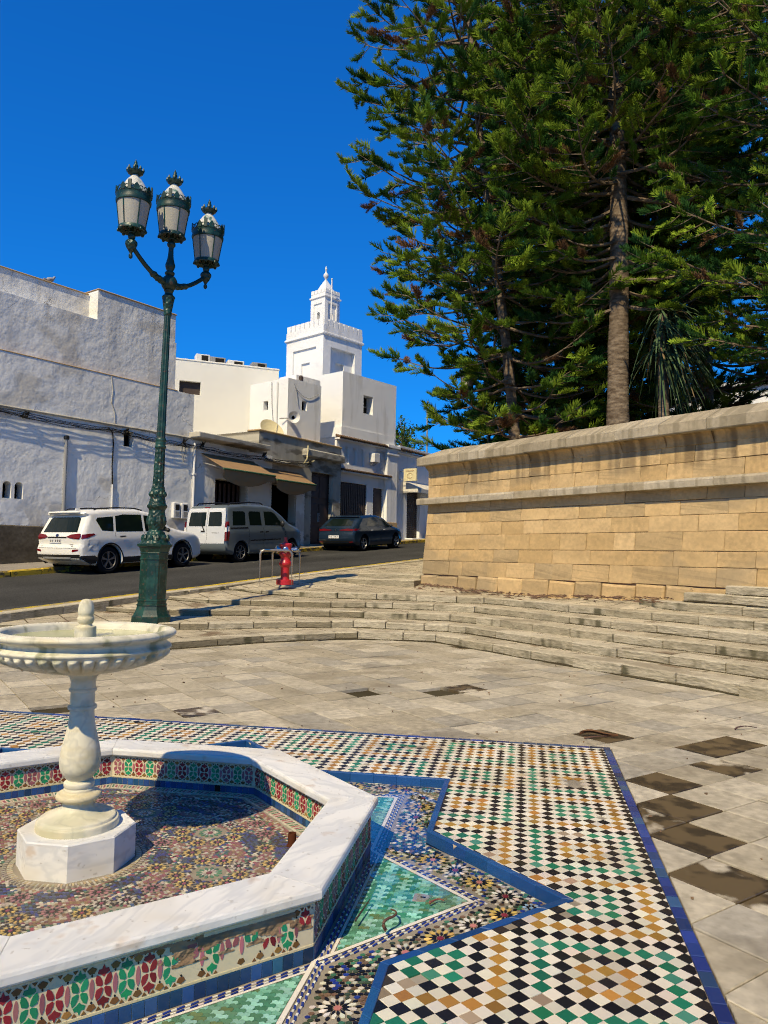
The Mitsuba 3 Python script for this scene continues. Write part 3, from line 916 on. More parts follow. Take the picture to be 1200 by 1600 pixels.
# ------------------------------------------------------------------ checkered floor round the pool
setting('tiled_floor', 'square of checkered glazed tiles with a blue edge round the star shaped pool')
RS = 2.3484
RR = RS * math.cos(PI / 4) / math.cos(PI / 8)
STAR = []
for k in range(8):
    STAR += [FC + RS * fdir(k + 0.5), FC + RR * fdir(k + 1)]
STARP = Polygon(STAR)
RIMP = STARP.buffer(0.038, join_style=2, mitre_limit=8)
BW = 0.055
INNER = Polygon([FC + (HB - BW) * math.sqrt(2) * fdir(1.5 + 2 * i) for i in range(4)])
put('tiled_floor__bedding', flat(SQUARE.difference(RIMP.buffer(-0.02)), -0.004), 'm_grout')
A1 = np.array([math.sin(math.radians(10.4)), math.cos(math.radians(10.4))])
A2 = np.array([A1[1], -A1[0]])
DT, AC = 0.0775, np.array([0.8244, 2.795])
field = INNER.difference(RIMP)
pieces = []
for i in range(-90, 90):
    for j in range(-90, 90):
        for wht in (0, 1):
            c = AC + DT * ((i + 0.5 * wht) * A1 + (j + 0.5 * wht) * A2)
            if np.abs(c - FC).max() > 4.2:
                continue
            h = DT / 2 - 0.0011
            q = np.array([c + h * A1, c + h * A2, c - h * A1, c - h * A2])
            g = Polygon(q)
            if not field.contains(g):
                g = g.intersection(field)
                if g.is_empty or g.geom_type != 'Polygon' or g.area < 1.2e-4:
                    continue
                q = np.array(g.exterior.coords[:-1])
                if len(q) > 6 or g.convex_hull.area > g.area * 1.02:
                    continue
            dirt_ = float(meshkit.fbm(np.array([c[0] * 2.3, c[1] * 2.3, .7]), 4))
            if dirt_ > .735 or (rng.random() < .004):
                continue
            if wht:
                k_ = np.clip((dirt_ - .53) * 2.4, 0, .5)
                col = vary(np.array((.70, .655, .53)) * (1 - k_) + k_ * np.array((.36, .29, .18)), 0.07)
            else:
                a, b = (i + 4) % 8 - 4, (j + 4) % 8 - 4
                r, typ = max(abs(a), abs(b)), ((i + 4) // 8 + (j + 4) // 8) % 2
                col = INK if r in (0, 2, 4) else (OCHRE if (r == 1) == (typ == 0) else GREEN)
                if col == INK and rng.random() < 0.07:
                    col = (.035, .03, .022)
                if col == GREEN and rng.random() < 0.12:
                    col = (.06, .24, .16)
                col = vary(col, 0.16)
                if rng.random() < 0.015:
                    col = vary((.34, .26, .17), 0.15)
            d = np.linalg.norm(c)
            v, f = slab(q, -0.006, 0.003 + rng.normal(0, 0.0006), 0.0012 if d < 4.5 else 0.0)
            v[:, 2] += (v[:, :2] - c) @ rng.normal(0, 0.02, 2)
            pieces.append((v, f, col))
lay('tiled_floor', 'tile', 'distant_tiles', pieces, 300)
# blue edge of the square and blue rim of the pool
for side in range(4):
    p0, p1 = SQ[side], SQ[(side + 1) % 4]
    e = (p1 - p0) / np.linalg.norm(p1 - p0)
    nn = np.array([-e[1], e[0]])
    if (FC - p0) @ nn < 0:
        nn = -nn
    L = np.linalg.norm(p1 - p0)
    for k in range(int(L / 0.105)):
        a, b = p0 + e * (k * 0.105 + 0.002), p0 + e * (k * 0.105 + 0.103)
        q = pix([*(a + b) / 2, 0])
        if not (-100 < q[0] < 1300 and q[1] < 1700 and (a + b)[1] > 0.8):
            continue
        put('tiled_floor__edge_tile', slab([a, b, b + nn * (BW - .003), a + nn * (BW - .003)], -0.02, 0.005 + rng.normal(0, .0012), 0.002), 'm_glaze', color=vary((.016, .040, .19) if rng.random() < .55 else (.022, .06, .15), 0.25))

APO = np.array([fdir(k + .5) for k in range(8)])


def falls(v):
    """The pool floor drops a little towards the foot of the fountain."""
    v = np.array(v, float)
    d = ((v[:, :2] - FC) @ APO.T).max(1) - 1.375
    v[:, 2] -= .034 * np.clip(1 - d / .55, 0, 1)
    return v


pool = thing('star_pool', 'shallow eight pointed star pool with rosette mosaic and aqua tiles round the fountain', 'pool')
FZ = -0.05
OUTER = np.array(RIMP.exterior.coords[:-1])
for k in range(16):
    a, b = STAR[k], STAR[(k + 1) % 16]
    A = OUTER[np.argmin(np.linalg.norm(OUTER - a, axis=1))]
    B = OUTER[np.argmin(np.linalg.norm(OUTER - b, axis=1))]
    n = 6
    for i in range(n):
        t0, t1 = i / n, (i + 1) / n
        q = [a + (b - a) * t0, a + (b - a) * t1, A + (B - A) * t1, A + (B - A) * t0]
        q = poly_inset(q, 0.0012)
        c = pix([*np.mean(q, 0), 0])
        if not (-150 < c[0] < 1350 and c[1] < 1800 and np.mean(q, 0)[1] > 0.6):
            continue
        put(pool + '__rim_tile', slab(q, FZ - .01, 0.004 + rng.normal(0, .0006), 0.003), 'm_glaze', color=vary(RIMBLUE, 0.16))
        if rng.random() < 0.16:                                    # chipped glaze showing the clay
            m = (a + b) / 2 * 0 + a + (b - a) * (t0 + t1) / 2
            e = (b - a) / np.linalg.norm(b - a)
            w = rng.uniform(.012, .03)
            o = (A - a) / np.linalg.norm(A - a) * 0.0
            cp = []
            nn = np.array([-e[1], e[0]])
            if (FC - m) @ nn < 0:
                nn = -nn
            for s, z in [(-w, .0035), (-.4 * w, -.008 - .012 * rng.random()), (.1 * w, -.004), (.5 * w, -.012 * rng.random() - .004), (w, .0035)]:
                cp.append((*(m + e * s + nn * 0.0006), z))
            put(pool + '__chip', (np.array(cp), np.array([(0, 1, 2), (0, 2, 4), (2, 3, 4)])), 'm_matte', color=(.52, .40, .26))
OCT = Polygon([FC + 1.375 / math.cos(PI / 8) * fdir(k) for k in range(8)])
floorP = STARP.difference(OCT.buffer(-0.05))
bv, bf = grid_sheet(floorP, lambda x, y: FZ - 0.003, .09)
put(pool + '__bed', (falls(bv), bf), 'm_grout')


def rosette(c, R, rot, petal, z, out, heart=MAROON, inner=INK, n=12, ring=True):
    def P(pts, ang):
        cs, sn = math.cos(ang), math.sin(ang)
        return [c + R * np.array([x * cs - y * sn, x * sn + y * cs]) for x, y in pts]
    pc = [([c + R * 0.19 * np.array([math.cos(rot + k * PI / 4), math.sin(rot + k * PI / 4)]) for k in range(8)], heart)]
    for k in range(n):
        a, b = rot + k * 2 * PI / n, rot + (k + 0.5) * 2 * PI / n
        s = 12 / n
        pc.append((P([(.22, 0), (.42, .075 * s), (.62, 0), (.42, -.075 * s)], a), inner))
        pc.append((P([(.44, 0), (.66, .115 * s), (.86, .07 * s), (.86, -.07 * s), (.66, -.115 * s)], b), petal))
        if ring:
            pc.append((P([(.78, 0), (.86, .075 * s), (1.02, .075 * s), (1.1, 0), (1.02, -.075 * s), (.86, -.075 * s)], a), INK if rng.random() < .7 else (.05, .07, .04)))
    for q, col in pc:
        v, f = slab(q, z - .002, z + 0.0012 + 0.0005 * rng.random())
        out.append((v, f, vary(col, 0.14)))


def hexes(region, z, pitch, size, avoid, colour, out):
    import shapely
    x0, y0, x1, y1 = region.bounds
    zone = region.buffer(-size * 0.8)
    pts = [np.array([x0 + (i + 0.5 * (j % 2)) * pitch, y0 + j * pitch * .866]) for j in range(int((y1 - y0) / pitch / .866) + 1) for i in range(int((x1 - x0) / pitch) + 1)]
    pts = np.array(pts)
    ok = shapely.contains_xy(zone, pts[:, 0], pts[:, 1])
    if len(avoid):
        av = np.array([a[0] for a in avoid])
        rad = np.array([a[1] for a in avoid])
        ok &= (np.linalg.norm(pts[:, None] - av[None], axis=2) > rad[None]).all(1)
    for p in pts[ok]:
        a0 = rng.random() * PI
        s = size * rng.uniform(.85, 1.1)
        q = [p + s * np.array([math.cos(a0 + k * PI / 3) * 1.15, math.sin(a0 + k * PI / 3) * 0.85]) for k in range(6)]
        v, f = slab(q, z - .002, z + 0.0012)
        out.append((v, f, vary(colour(p), 0.15)))


band = STARP.difference(STARP.buffer(-0.215, join_style=2, mitre_limit=8)).difference(OCT)
bits, spots = [], []
for k in range(16):
    a, b = STAR[k], STAR[(k + 1) % 16]
    e = (b - a) / np.linalg.norm(b - a)
    nn = np.array([-e[1], e[0]])
    if (FC - a) @ nn < 0:
        nn = -nn
    for i in range(5):
        d = 0.24 + 0.178 * i if k % 2 == 0 else np.linalg.norm(b - a) - 0.24 - 0.178 * i
        c = a + e * d + nn * 0.108
        if d > np.linalg.norm(b - a) - .03 and k % 2 == 0 or d < 0.03 or any(np.linalg.norm(c - s[0]) < .15 for s in spots):
            continue
        spots.append((c, 0.086))
        rosette(c, 0.078, rng.random(), YELLOW if (i + k // 2) % 2 == 0 else (.70, .66, .56), FZ, bits, heart=MAROON if i % 2 == 0 else (.5, .2, .17))
for k in range(0, 16, 2):
    c = STAR[k] + (FC - STAR[k]) / np.linalg.norm(FC - STAR[k]) * 0.13
    spots.append((c, 0.04))
    rosette(c, 0.045, 0.2, (.30, .45, .62), FZ, bits, heart=(.2, .35, .5), ring=False, n=8)
pal = [INK, INK, (.05, .08, .045), (.62, .58, .48), (.16, .10, .06), COBALT, (.05, .17, .10), (.66, .62, .50)]
hexes(band.buffer(-0.004), FZ, 0.0235, 0.0105, spots, lambda p: pal[rng.integers(len(pal))], bits)
# blue and white chain, white line
inner1, inner2, inner3 = (STARP.buffer(-w, join_style=2, mitre_limit=8) for w in (0.225, 0.268, 0.288))
ring = list(inner2.exterior.coords)
line = STARP.buffer(-0.268, join_style=2, mitre_limit=8).difference(inner3).difference(OCT)
def white_line(zone):
    ms = [grid_sheet(g, lambda x, y: FZ + .0015, .06) for g in getattr(zone, 'geoms', [zone]) if g.geom_type == 'Polygon' and g.area > 1e-4]
    v, f = join(ms)
    put(pool + '__white_line', (falls(v), f), 'm_glaze', color=(.64, .60, .51), kind='stuff')


white_line(line)
for off, shift in ((0.235, 0), (0.256, .5)):
    r = STARP.buffer(-off, join_style=2, mitre_limit=8).exterior
    n = int(r.length / 0.044)
    for k in range(n):
        p, p2 = (np.array(r.interpolate((k + shift + q) * r.length / n % r.length).coords[0]) for q in (0, .62))
        if OCT.contains(Point(p)) or OCT.contains(Point(p2)):
            continue
        e = (p2 - p) / (np.linalg.norm(p2 - p) + 1e-9)
        nn = np.array([-e[1], e[0]]) * 0.0075
        for q, col in (([p - nn, p2 - nn * .2, p2 + nn, p + nn * .2], COBALT), ([p2 - nn * .6, p2 + e * .017 - nn * .5, p2 + e * .017 + nn * .6, p2 + nn * .5], WHITE)):
            v, f = slab(q, FZ - .002, FZ + .0013)
            bits.append((v, f, vary(col, .12)))
foot = [Polygon([FC + (1.375 + w) / math.cos(PI / 8) * fdir(k) for k in range(8)]) for w in (.012, .055, .068)]
for r, sh in ((Polygon([FC + (1.375 + .024) / math.cos(PI / 8) * fdir(k) for k in range(8)]).exterior, 0), (Polygon([FC + (1.375 + .044) / math.cos(PI / 8) * fdir(k) for k in range(8)]).exterior, .5)):
    n = int(r.length / .05)
    for k in range(n):
        p, p2 = (np.array(r.interpolate((k + sh + q) * r.length / n % r.length).coords[0]) for q in (0, .6))
        e = (p2 - p) / (np.linalg.norm(p2 - p) + 1e-9)
        nn = np.array([-e[1], e[0]]) * .007
        if not inner1.contains(Point(p)):
            continue
        for q, col in (([p - nn, p2 - nn * .2, p2 + nn, p + nn * .2], COBALT), ([p2 - nn * .6, p2 + e * .019 - nn * .5, p2 + e * .019 + nn * .6, p2 + nn * .5], WHITE)):
            v, f = slab(q, FZ - .002, FZ + .0014)
            bits.append((v, f, vary(col, .14)))
wline = foot[2].difference(foot[1]).intersection(inner3)
white_line(wline)
lay(pool, 'mosaic_tile', 'mosaic', [(falls(a_), b_, c_) for a_, b_, c_ in bits], 0)
# aqua interlocking tiles
aqua = []
CW, CH = 0.046, 0.023
u1 = A2
u2 = A1
teal = inner3.buffer(-0.002).difference(foot[2].buffer(.002))
for g in getattr(teal, 'geoms', [teal]):
    for i in range(-80, 80):
        for j in range(-150, 150):
            o = FC + (i * CW + (j % 2) * CW * .5) * u1 + j * CH * u2
            if abs(o - FC).max() > 2.2 or not g.buffer(.05).contains(Point(o)):
                continue
            loc = [(0, 0), (.30, .34), (.52, -.10), (.80, .16), (1, 0), (1.09, .5), (1, 1), (.80, 1.16), (.52, .90), (.30, 1.34), (0, 1), (.09, .5)]
            q = Polygon([o + a * CW * u1 + b * CH * u2 for a, b in loc])
            if not g.contains(q):
                q = q.intersection(g)
            if q.is_empty or q.geom_type != 'Polygon' or q.area < 2e-4:
                continue
            q = poly_inset(np.array(q.exterior.coords[:-1]), 0.0007)
            if not Polygon(q).is_valid:
                continue
            z = FZ + 0.001 + rng.normal(0, .0004)
            v, f = slab(q, FZ - .004, z)
            c = (.30, .66, .54) if (i + j) % 2 else (.035, .23, .135)
            r_ = rng.random()
            c = (.14, .44, .31) if r_ < .22 else ((.10, .20, .07) if r_ > .95 else c)
            dirt = float(smooth := np.clip((meshkit.fbm(np.array([o[0] * 3, o[1] * 3, 0.3])) - .5) * 3.0, 0, .38))
            aqua.append((v, f, vary(np.array(c) * (1 - dirt) + dirt * np.array([.22, .22, .12]), .10)))
lay(pool, 'aqua_tile', 'distant_aqua_tiles', [(falls(a_), b_, c_) for a_, b_, c_ in aqua], 300)
wp = STARP.buffer(-0.001).difference(OCT).intersection(sbox(-0.2, 3.42, 4, 6.5))
wp = max(getattr(wp, 'geoms', [wp]), key=lambda g: g.area)
wt = thing('pool_water', 'thin clear sheet of water in the far right corner of the star pool', 'water')
labels[wt]['kind'] = 'stuff'
put(wt + '__surface', flat(wp, FZ + 0.010), 'm_water')
dp = gz(661, 1405, FZ - .016)
d0 = thing('drain_plate', 'square tan drain plate set in the aqua tiles', 'drain')
M = rotz(math.radians(-12))
put(d0 + '__plate', moved(cbox([-.045, -.04, 0], [.045, .04, .006], .002), M, dp), 'm_concrete')
put(d0 + '__ring', moved(lathe([(0.030, .006), (.030, .010), (.024, .010), (.024, .0065), (0, .0065)], 20), M, dp), 'm_greymetal')
put(d0 + '__slot', moved(cbox([-.012, -.003, .0066], [.012, .003, .011], .001), M, dp), 'm_void')

# ------------------------------------------------------------------ fountain
fo = thing('fountain', 'octagonal white marble rimmed fountain with tiled walls and a pedestal basin in its middle', 'fountain')
CT, CB, BF = 0.1997, 0.155, -0.035          # coping top and underside, basin floor
AO, AI, WOUT, WIN = 1.411, 1.158, 1.375, 1.19


def ov(k, a):
    return FC + a / math.cos(PI / 8) * fdir(k)


for k in range(8):                          # coping slabs, mitred, edges rounded
    r = 0.014
    prof = [(AI + .004, CB), (AI, CB + .006), (AI, CT - r), (AI + r * .3, CT - r * .3), (AI + r, CT), (AO - r, CT), (AO - r * .3, CT - r * .3), (AO, CT - r), (AO, CB + .008), (AO - .006, CB)]
    n = len(prof)
    v = []
    for q, sgn in ((k, 1), (k + 1, -1)):
        e = (ov(k + 1, AO) - ov(k, AO)) / np.linalg.norm(ov(k + 1, AO) - ov(k, AO))
        for a, z in prof:
            v.append((*(ov(q, a) + sgn * e * 0.0012), z))
    f = []
    for i in range(n):
        a, b = i, (i + 1) % n
        f += [(a, b, b + n), (a, b + n, a + n)]
    f += [(0, i + 1, i) for i in range(1, n - 1)] + [(n, n + i, n + i + 1) for i in range(1, n - 1)]
    put(fo + '__coping_slab', trimesh.Trimesh(np.array(v), np.array(f)[:, ::-1]), 'm_marble', tone=rng.random(2))
body = prism(Polygon([ov(k, WOUT) for k in range(8)], [[ov(k, WIN) for k in range(8)]]), FZ - .08, CB + .004)
put(fo + '__wall', body, 'm_matte', color=CREAM)
put(fo + '__floor', flat(Polygon([ov(k, WIN) for k in range(8)]), BF - .002), 'm_grout')


def face(k, a, outward):
    """Maps (along, height, proud) of wall face k."""
    p0, p1 = ov(k, a), ov(k + 1, a)
    L = np.linalg.norm(p1 - p0)
    e = (p1 - p0) / L
    nn = (p0 + p1) / 2 - FC
    nn = nn / np.linalg.norm(nn) * (1 if outward else -1)

    def m(v, f):
        w = p0 + v[:, :1] * e + v[:, 2:] * nn
        return np.c_[w, v[:, 1]], f if outward else f[:, ::-1]
    return m, L


def frieze(k, a, outward, z0, out, broken=None, nm=15, H=0.122, foot=.042):
    m, L = face(k, a, outward)
    w = L / nm
    zc = z0 + .012 + H / 2
    for i in range(nm):
        cx = (i + .5) * w
        col = GREEN if i % 2 else ((.26, .025, .035) if rng.random() < .6 else (.30, .10, .12))
        col = (.02, .26, .12) if i % 2 else col
        pc = []
        for sx in (-1, 1):
            for sz in (-1, 1):
                pc.append(([(.03 * sx, .035 * sz), (.10 * sx, .012 * sz), (.30 * sx, .05 * sz), (.355 * sx, .16 * sz), (.30 * sx, .27 * sz), (.15 * sx, .225 * sz), (.05 * sx, .12 * sz)], col))
        for sz in (-1, 1):
            pc.append(([(0, .20 * sz), (.10, .255 * sz), (.26, .30 * sz), (.21, .375 * sz), (.08, .375 * sz), (0, .475 * sz), (-.08, .375 * sz), (-.21, .375 * sz), (-.26, .30 * sz), (-.10, .255 * sz)], col))
            pc.append(([(.5 + x, (.375 + y) * sz) for x, y in ((-.21, .035), (-.10, -.055), (.10, -.055), (.21, .035), (0, .10))], BROWN if rng.random() < .7 else (.28, .15, .04)))
            pc.append(([(.20, .405 * sz), (.30, .485 * sz), (.08, .485 * sz)], BROWN))
            pc.append(([(-.20, .405 * sz), (-.30, .485 * sz), (-.08, .485 * sz)], BROWN))
            pc.append(([(.5, .25 * sz), (.55, .285 * sz), (.5, .32 * sz), (.45, .285 * sz)], INK))
        pc.append(([(.5 + .105 * math.cos(t) * abs(math.cos(t)) ** .2, .225 * math.sin(t)) for t in np.linspace(0, 2 * PI, 11)[:-1]], PINK))
        for q, c in pc:
            q = np.array([(cx + x * w * 1.0, zc + y * H) for x, y in q])
            if q[:, 0].max() > L - .003 or q[:, 0].min() < .003:
                continue
            if broken is not None and broken(*q.mean(0)):
                continue
            v, f = slab(q, 0, .0022 + rng.normal(0, .0004), 0)
            v, f = m(v, f)
            out.append((v, f, vary(c, .16)))
    # strips and the row of blue squares at the foot
    nb = 26
    for i in range(nb):
        q = poly_inset([(L * i / nb, z0 - foot), (L * (i + 1) / nb, z0 - foot), (L * (i + 1) / nb, z0 + .0), (L * i / nb, z0 + .0)], .0012)
        v, f = m(*slab(q, 0, .004 + rng.normal(0, .0004), .001))
        out.append((v, f, vary((.02, .07, .19), .3)))
    for i in range(10):
        for za, zb in ((z0 + .001, z0 + .012), (z0 + .013 + H, z0 + min(.029 + H, .1545 - z0))):
            q = poly_inset([(L * i / 10, za), (L * (i + 1) / 10, za), (L * (i + 1) / 10, zb), (L * i / 10, zb)], .0007)
            v, f = m(*slab(q, 0, .003, .0006))
            out.append((v, f, vary((.62, .55, .34), .06)))


front, inside = [], []


def brk(x, z):
    q = float(meshkit.fbm(np.array([x * 22, z * 26, 1.7]), 3))
    top = .10 < x < .47 and z > .086 + .012 * math.sin(x * 23) - .012 * (q - .5)
    return top or (x < .075 and q > .47) or (x < .62 and q > .60) or (.47 < x < .95 and abs(z - .112 + .02 * math.sin(x * 7)) < .0035)


for k in (1, 2, 3, 4):
    frieze(k, WOUT, True, -.030, front, broken=brk if k == 3 else None, H=.150, foot=.056)
lay(fo, 'frieze_tile', 'far_frieze', front, 300)
for k in (4, 5, 6, 7, 8, 9):
    frieze(k % 8, WIN, False, 0.006, inside, nm=13)
lay(fo, 'inner_frieze_tile', 'inner_frieze', inside, 60)
# broken plaster where tiles have fallen
m, L = face(3, WOUT, True)
gx, gzv = np.meshgrid(np.linspace(.004, .70, 90), np.linspace(.045, .136, 16), indexing='ij')
keep = np.vectorize(brk)(gx, gzv)
hgt = .0005 + .0045 * meshkit.fbm(np.stack([gx * 60, gzv * 60, gx * 0], -1), 3)
hgt = np.where((gzv > .118) & (gx < .45), hgt * .15 - .001, hgt)
v = np.stack([gx, gzv, hgt], -1).reshape(-1, 3)
f = []
for i in range(89):
    for j in range(15):
        if keep[i, j] or keep[i + 1, j + 1]:
            a = i * 16 + j
            f += [(a, a + 16, a + 17), (a, a + 17, a + 1)]
v, f = m(v, np.array(f))
put(fo + '__bare_plaster', (v, f), 'm_mortar', True, label='patch of crumbled plaster where wall tiles have fallen')
# mosaic of the basin floor
bits, spots = [], []
for k in range(8):
    c = FC + 0.70 * fdir(k + .5)
    spots.append((c, .088))
    rosette(c, .072, rng.random(), (.05, .22, .11), BF, bits, inner=(.60, .56, .46), ring=False)
    for i in range(9):
        a = i * 2 * PI / 9 + k
        s = c + .152 * np.array([math.cos(a), math.sin(a)])
        if np.linalg.norm(s - FC) < .42 or any(np.linalg.norm(s - q[0]) < .082 for q in spots):
            continue
        spots.append((s, .050))
        rosette(s, .046, rng.random(), YELLOW if rng.random() < .8 else (.6, .55, .45), BF, bits, heart=(.30, .05, .10), n=10)
    c2 = FC + 0.93 * fdir(k)
    for s in (c2, FC + .43 * fdir(k + .5), FC + .56 * fdir(k), FC + .98 * fdir(k + .5), FC + .80 * fdir(k + .18), FC + .80 * fdir(k - .18), FC + .97 * fdir(k + .27), FC + .97 * fdir(k - .27)):
        if any(np.linalg.norm(s - q[0]) < .11 for q in spots):
            continue
        spots.append((s, .058))
        rosette(s, .053, rng.random(), YELLOW if rng.random() < .5 else (.42, .19, .2), BF, bits, heart=(.30, .05, .10), n=10)
for r0, r1, n, cols in ((.285, .31, 150, ((.48, .38, .2), (.56, .52, .40))), (.315, .335, 170, ((.50, .45, .33), (.16, .13, .10)))):
    for i in range(n):
        a, b = (i + .08) * 2 * PI / n, (i + .92) * 2 * PI / n
        q = [FC + r * np.array([math.cos(t), math.sin(t)]) for r, t in ((r0, a), (r1, (a + b) / 2 - .3 * (b - a)), (r1, b), (r0, (a + b) / 2 + .3 * (b - a)))]
        v, f = slab(q, BF - .002, BF + .0012)
        bits.append((v, f, vary(cols[i % len(cols)], .15)))
IN8 = Polygon([ov(k, WIN) for k in range(8)])
hx = Polygon([ov(k, WIN - .10) for k in range(8)]).difference(Point(*FC).buffer(.335))


def hexcol(p):
    r = np.linalg.norm(p - FC)
    w = math.sin(r * 42) + .8 * math.sin(8 * math.atan2(*(p - FC)[::-1]) + r * 9)
    q = rng.random()
    if w > .55:
        return [(.30, .18, .09), (.54, .49, .38), (.28, .09, .11)][int(q * 3)]
    if w < -.55:
        return [INK, COBALT, (.04, .08, .14)][int(q * 3)]
    return [(.66, .61, .48), INK, (.05, .16, .09), (.64, .58, .42), (.33, .06, .10), (.03, .09, .2)][int(q * 6)]


hexes(hx, BF, 0.0165, 0.0076, spots, hexcol, bits)
for k in range(8):                              # cream and maroon border along the walls
    p0, p1 = ov(k, WIN - .095), ov(k + 1, WIN - .095)
    q0, q1 = ov(k, WIN - .005), ov(k + 1, WIN - .005)
    n = 16
    for i in range(n):
        for ra, rb, ta, tb, c in ((.06, .94, .06, .94, (.60, .55, .42)), (.22, .78, .2, .42, (.33, .06, .10) if i % 2 else (.05, .17, .09)), (.22, .78, .58, .8, (.05, .17, .09) if i % 2 else (.33, .06, .10))):
            qq = []
            for r, t in ((ra, ta), (ra, tb), (rb, tb), (rb, ta)):
                s = (i + t) / n
                qq.append((p0 + (p1 - p0) * s) * (1 - r) + (q0 + (q1 - q0) * s) * r)
            v, f = slab(qq, BF - .002, BF + (.0008 if c[0] > .5 else .0018))
            bits.append((v, f, vary(c, .12)))
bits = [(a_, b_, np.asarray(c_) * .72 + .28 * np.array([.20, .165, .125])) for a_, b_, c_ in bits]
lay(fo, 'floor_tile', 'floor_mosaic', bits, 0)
# pedestal, column, bowl, finial
PT, PB = 0.134, BF
pa = -2.125
pv_ = lambda r: [FC + r * np.array([math.cos(pa + k * PI / 4), math.sin(pa + k * PI / 4)]) for k in range(8)]
v, f = slab(pv_(.2775), PB - .01, PT, .006)
put(fo + '__pedestal', (v, f), 'm_marble', tone=(.2, .7))
at3 = (*FC, 0)
col = [(0.196, PT), (.196, PT + .030), (.190, PT + .036), (.182, PT + .037), (.180, PT + .047), (.172, PT + .052), (.12, PT + .060), (.078, PT + .085), (.072, .250), (.078, .262), (.104, .268), (.110, .282), (.104, .296), (.085, .302), (.074, .306), (.074, .316), (.066, .322), (.072, .328), (.074, .345), (.070, .352), (.052, .358)]
col = smoothprof(col, 1).tolist()
vase = smoothprof([(.052, .358), (.060, .368), (.090, .40), (.100, .44), (.094, .50), (.080, .56), (.066, .62), (.060, .668), (.058, .70)], 3).tolist()
top = [(.058, .705), (.068, .708), (.070, .716), (.068, .724), (.058, .728), (.058, .792), (.066, .796), (.067, .806), (.060, .812), (.059, .84), (.064, .862), (.085, .884)]
put(fo + '__column', moved(lathe(col + vase + top, 48), None, at3), 'm_column', 40)
NB = 38
bowl = smoothprof([(.084, .880), (.13, .889), (.22, .905), (.31, .928), (.375, .955), (.406, .982), (.412, 1.002)], 3)
ang = np.arange(NB * 10) * 2 * PI / (NB * 10)
lob = np.abs(np.cos(ang * NB / 2)) ** .55
vv = []
for i, (r, z) in enumerate(bowl):
    q = np.clip((z - .895) / .05, 0, 1) * np.clip((.997 - z) / .012, 0, 1)
    rr = r * (1 + q * (.125 * lob - .095))
    vv.append(np.stack([rr * np.cos(ang), rr * np.sin(ang), np.full(len(ang), z)], 1))
n = len(ang)
ff = [t for i in range(len(bowl) - 1) for j in range(n) for t in ((i * n + j, i * n + (j + 1) % n, (i + 1) * n + (j + 1) % n), (i * n + j, (i + 1) * n + (j + 1) % n, (i + 1) * n + j))]
lip = smoothprof([(.412, 1.000), (.418, 1.006), (.424, 1.014), (.420, 1.024), (.404, 1.030), (.398, 1.042), (.402, 1.056), (.424, 1.062), (.442, 1.074), (.446, 1.087), (.438, 1.098), (.420, 1.104), (.40, 1.104), (.384, 1.098), (.376, 1.08), (.365, 1.05), (.33, 1.03), (0, 1.02)], 1)
put(fo + '__bowl', moved(join([(np.vstack(vv), np.array(ff)), lathe(lip, 96)]), None, at3), 'm_column', 50)
put(fo + '__bowl__water', moved(lathe([(.371, 1.066), (0.0, 1.066)], 64), None, at3), 'm_palmwater')
fin = [(.052, 1.02), (.052, 1.112), (.049, 1.116), (.034, 1.118), (.032, 1.124)] + smoothprof([(.030, 1.126), (.040, 1.142), (.042, 1.158), (.034, 1.168), (.040, 1.186), (.037, 1.215), (.030, 1.240), (.018, 1.252), (0, 1.254)], 3).tolist()
put(fo + '__bowl__finial', moved(lathe(fin, 32), None, at3), 'm_column', 40)
ps = thing('pipe_stub', 'rusty cut pipe standing up beside the inner fountain wall', 'pipe')
pp = gz(456, 1322, BF)
put(ps + '__tube', moved(lathe([(.021, 0), (.021, .068), (.017, .068), (.017, .02), (0, .02)], 20), None, pp), 'm_rust', 40)
put(ps + '__collar', moved(lathe([(.028, 0), (.028, .008), (.021, .010)], 20), None, pp), 'm_rust', 40)
# ------------------------------------------------------------------ houses along the street
def dirb_(deg):
    return np.array([math.sin(math.radians(deg)), math.cos(math.radians(deg))])


def cubem(lo, hi):
    lo, hi = np.minimum(lo, hi), np.maximum(lo, hi)
    return m3.Manifold.cube((hi - lo).tolist()).translate(lo.tolist())


def archm(s0, s1, o0, o1, z0, z1):
    """A cutter: a rectangle with a round head, through the thickness o0..o1."""
    r = (s1 - s0) / 2
    c = m3.Manifold.cylinder(abs(o1 - o0), r, r, 24).rotate([90, 0, 0]).translate([(s0 + s1) / 2, max(o0, o1), z1 - r])
    return cubem(np.array([s0, o0, z0]), np.array([s1, o1, z1 - r])) + c


def fmap(m):
    """From (along the street, out of the front, height) to the place."""
    v, f = arr(m)
    q = PO * [1, 1, 0] + v[:, :1] * ROADDIR + (v[:, 1:2] - 3.4) * ROADN + v[:, 2:] * [0, 0, 1]
    return q, f[:, ::-1]


def B(s0, s1, o0, o1, z0, z1):
    return cubem(np.array([s0, o0, z0]), np.array([s1, o1, z1]))


def fput(key, m, material, **k):
    return put(key, fmap(m), material, **k)


def fbox(s0, s1, o0, o1, z0, z1, c=0.01):
    return cbox([s0, o0, z0], [s1, o1, z1], c)


def sag(s0, s1, o, z0, z1, drop, n=10, wob=0.03, seed=0):
    r = np.random.default_rng(seed)
    t = np.linspace(0, 1, n)
    return np.stack([s0 + (s1 - s0) * t, o + r.normal(0, wob * .4, n), z0 + (z1 - z0) * t - drop * 4 * t * (1 - t) + r.normal(0, wob, n)], 1)


def ftube(pts, r, sides=5):
    return tube(np.array(pts, float), r, sides)


# the long whitewashed house on the left; its front turns three degrees from the street
H1D, H1N, H1P = dirb_(35.5), dirb_(125.5), None


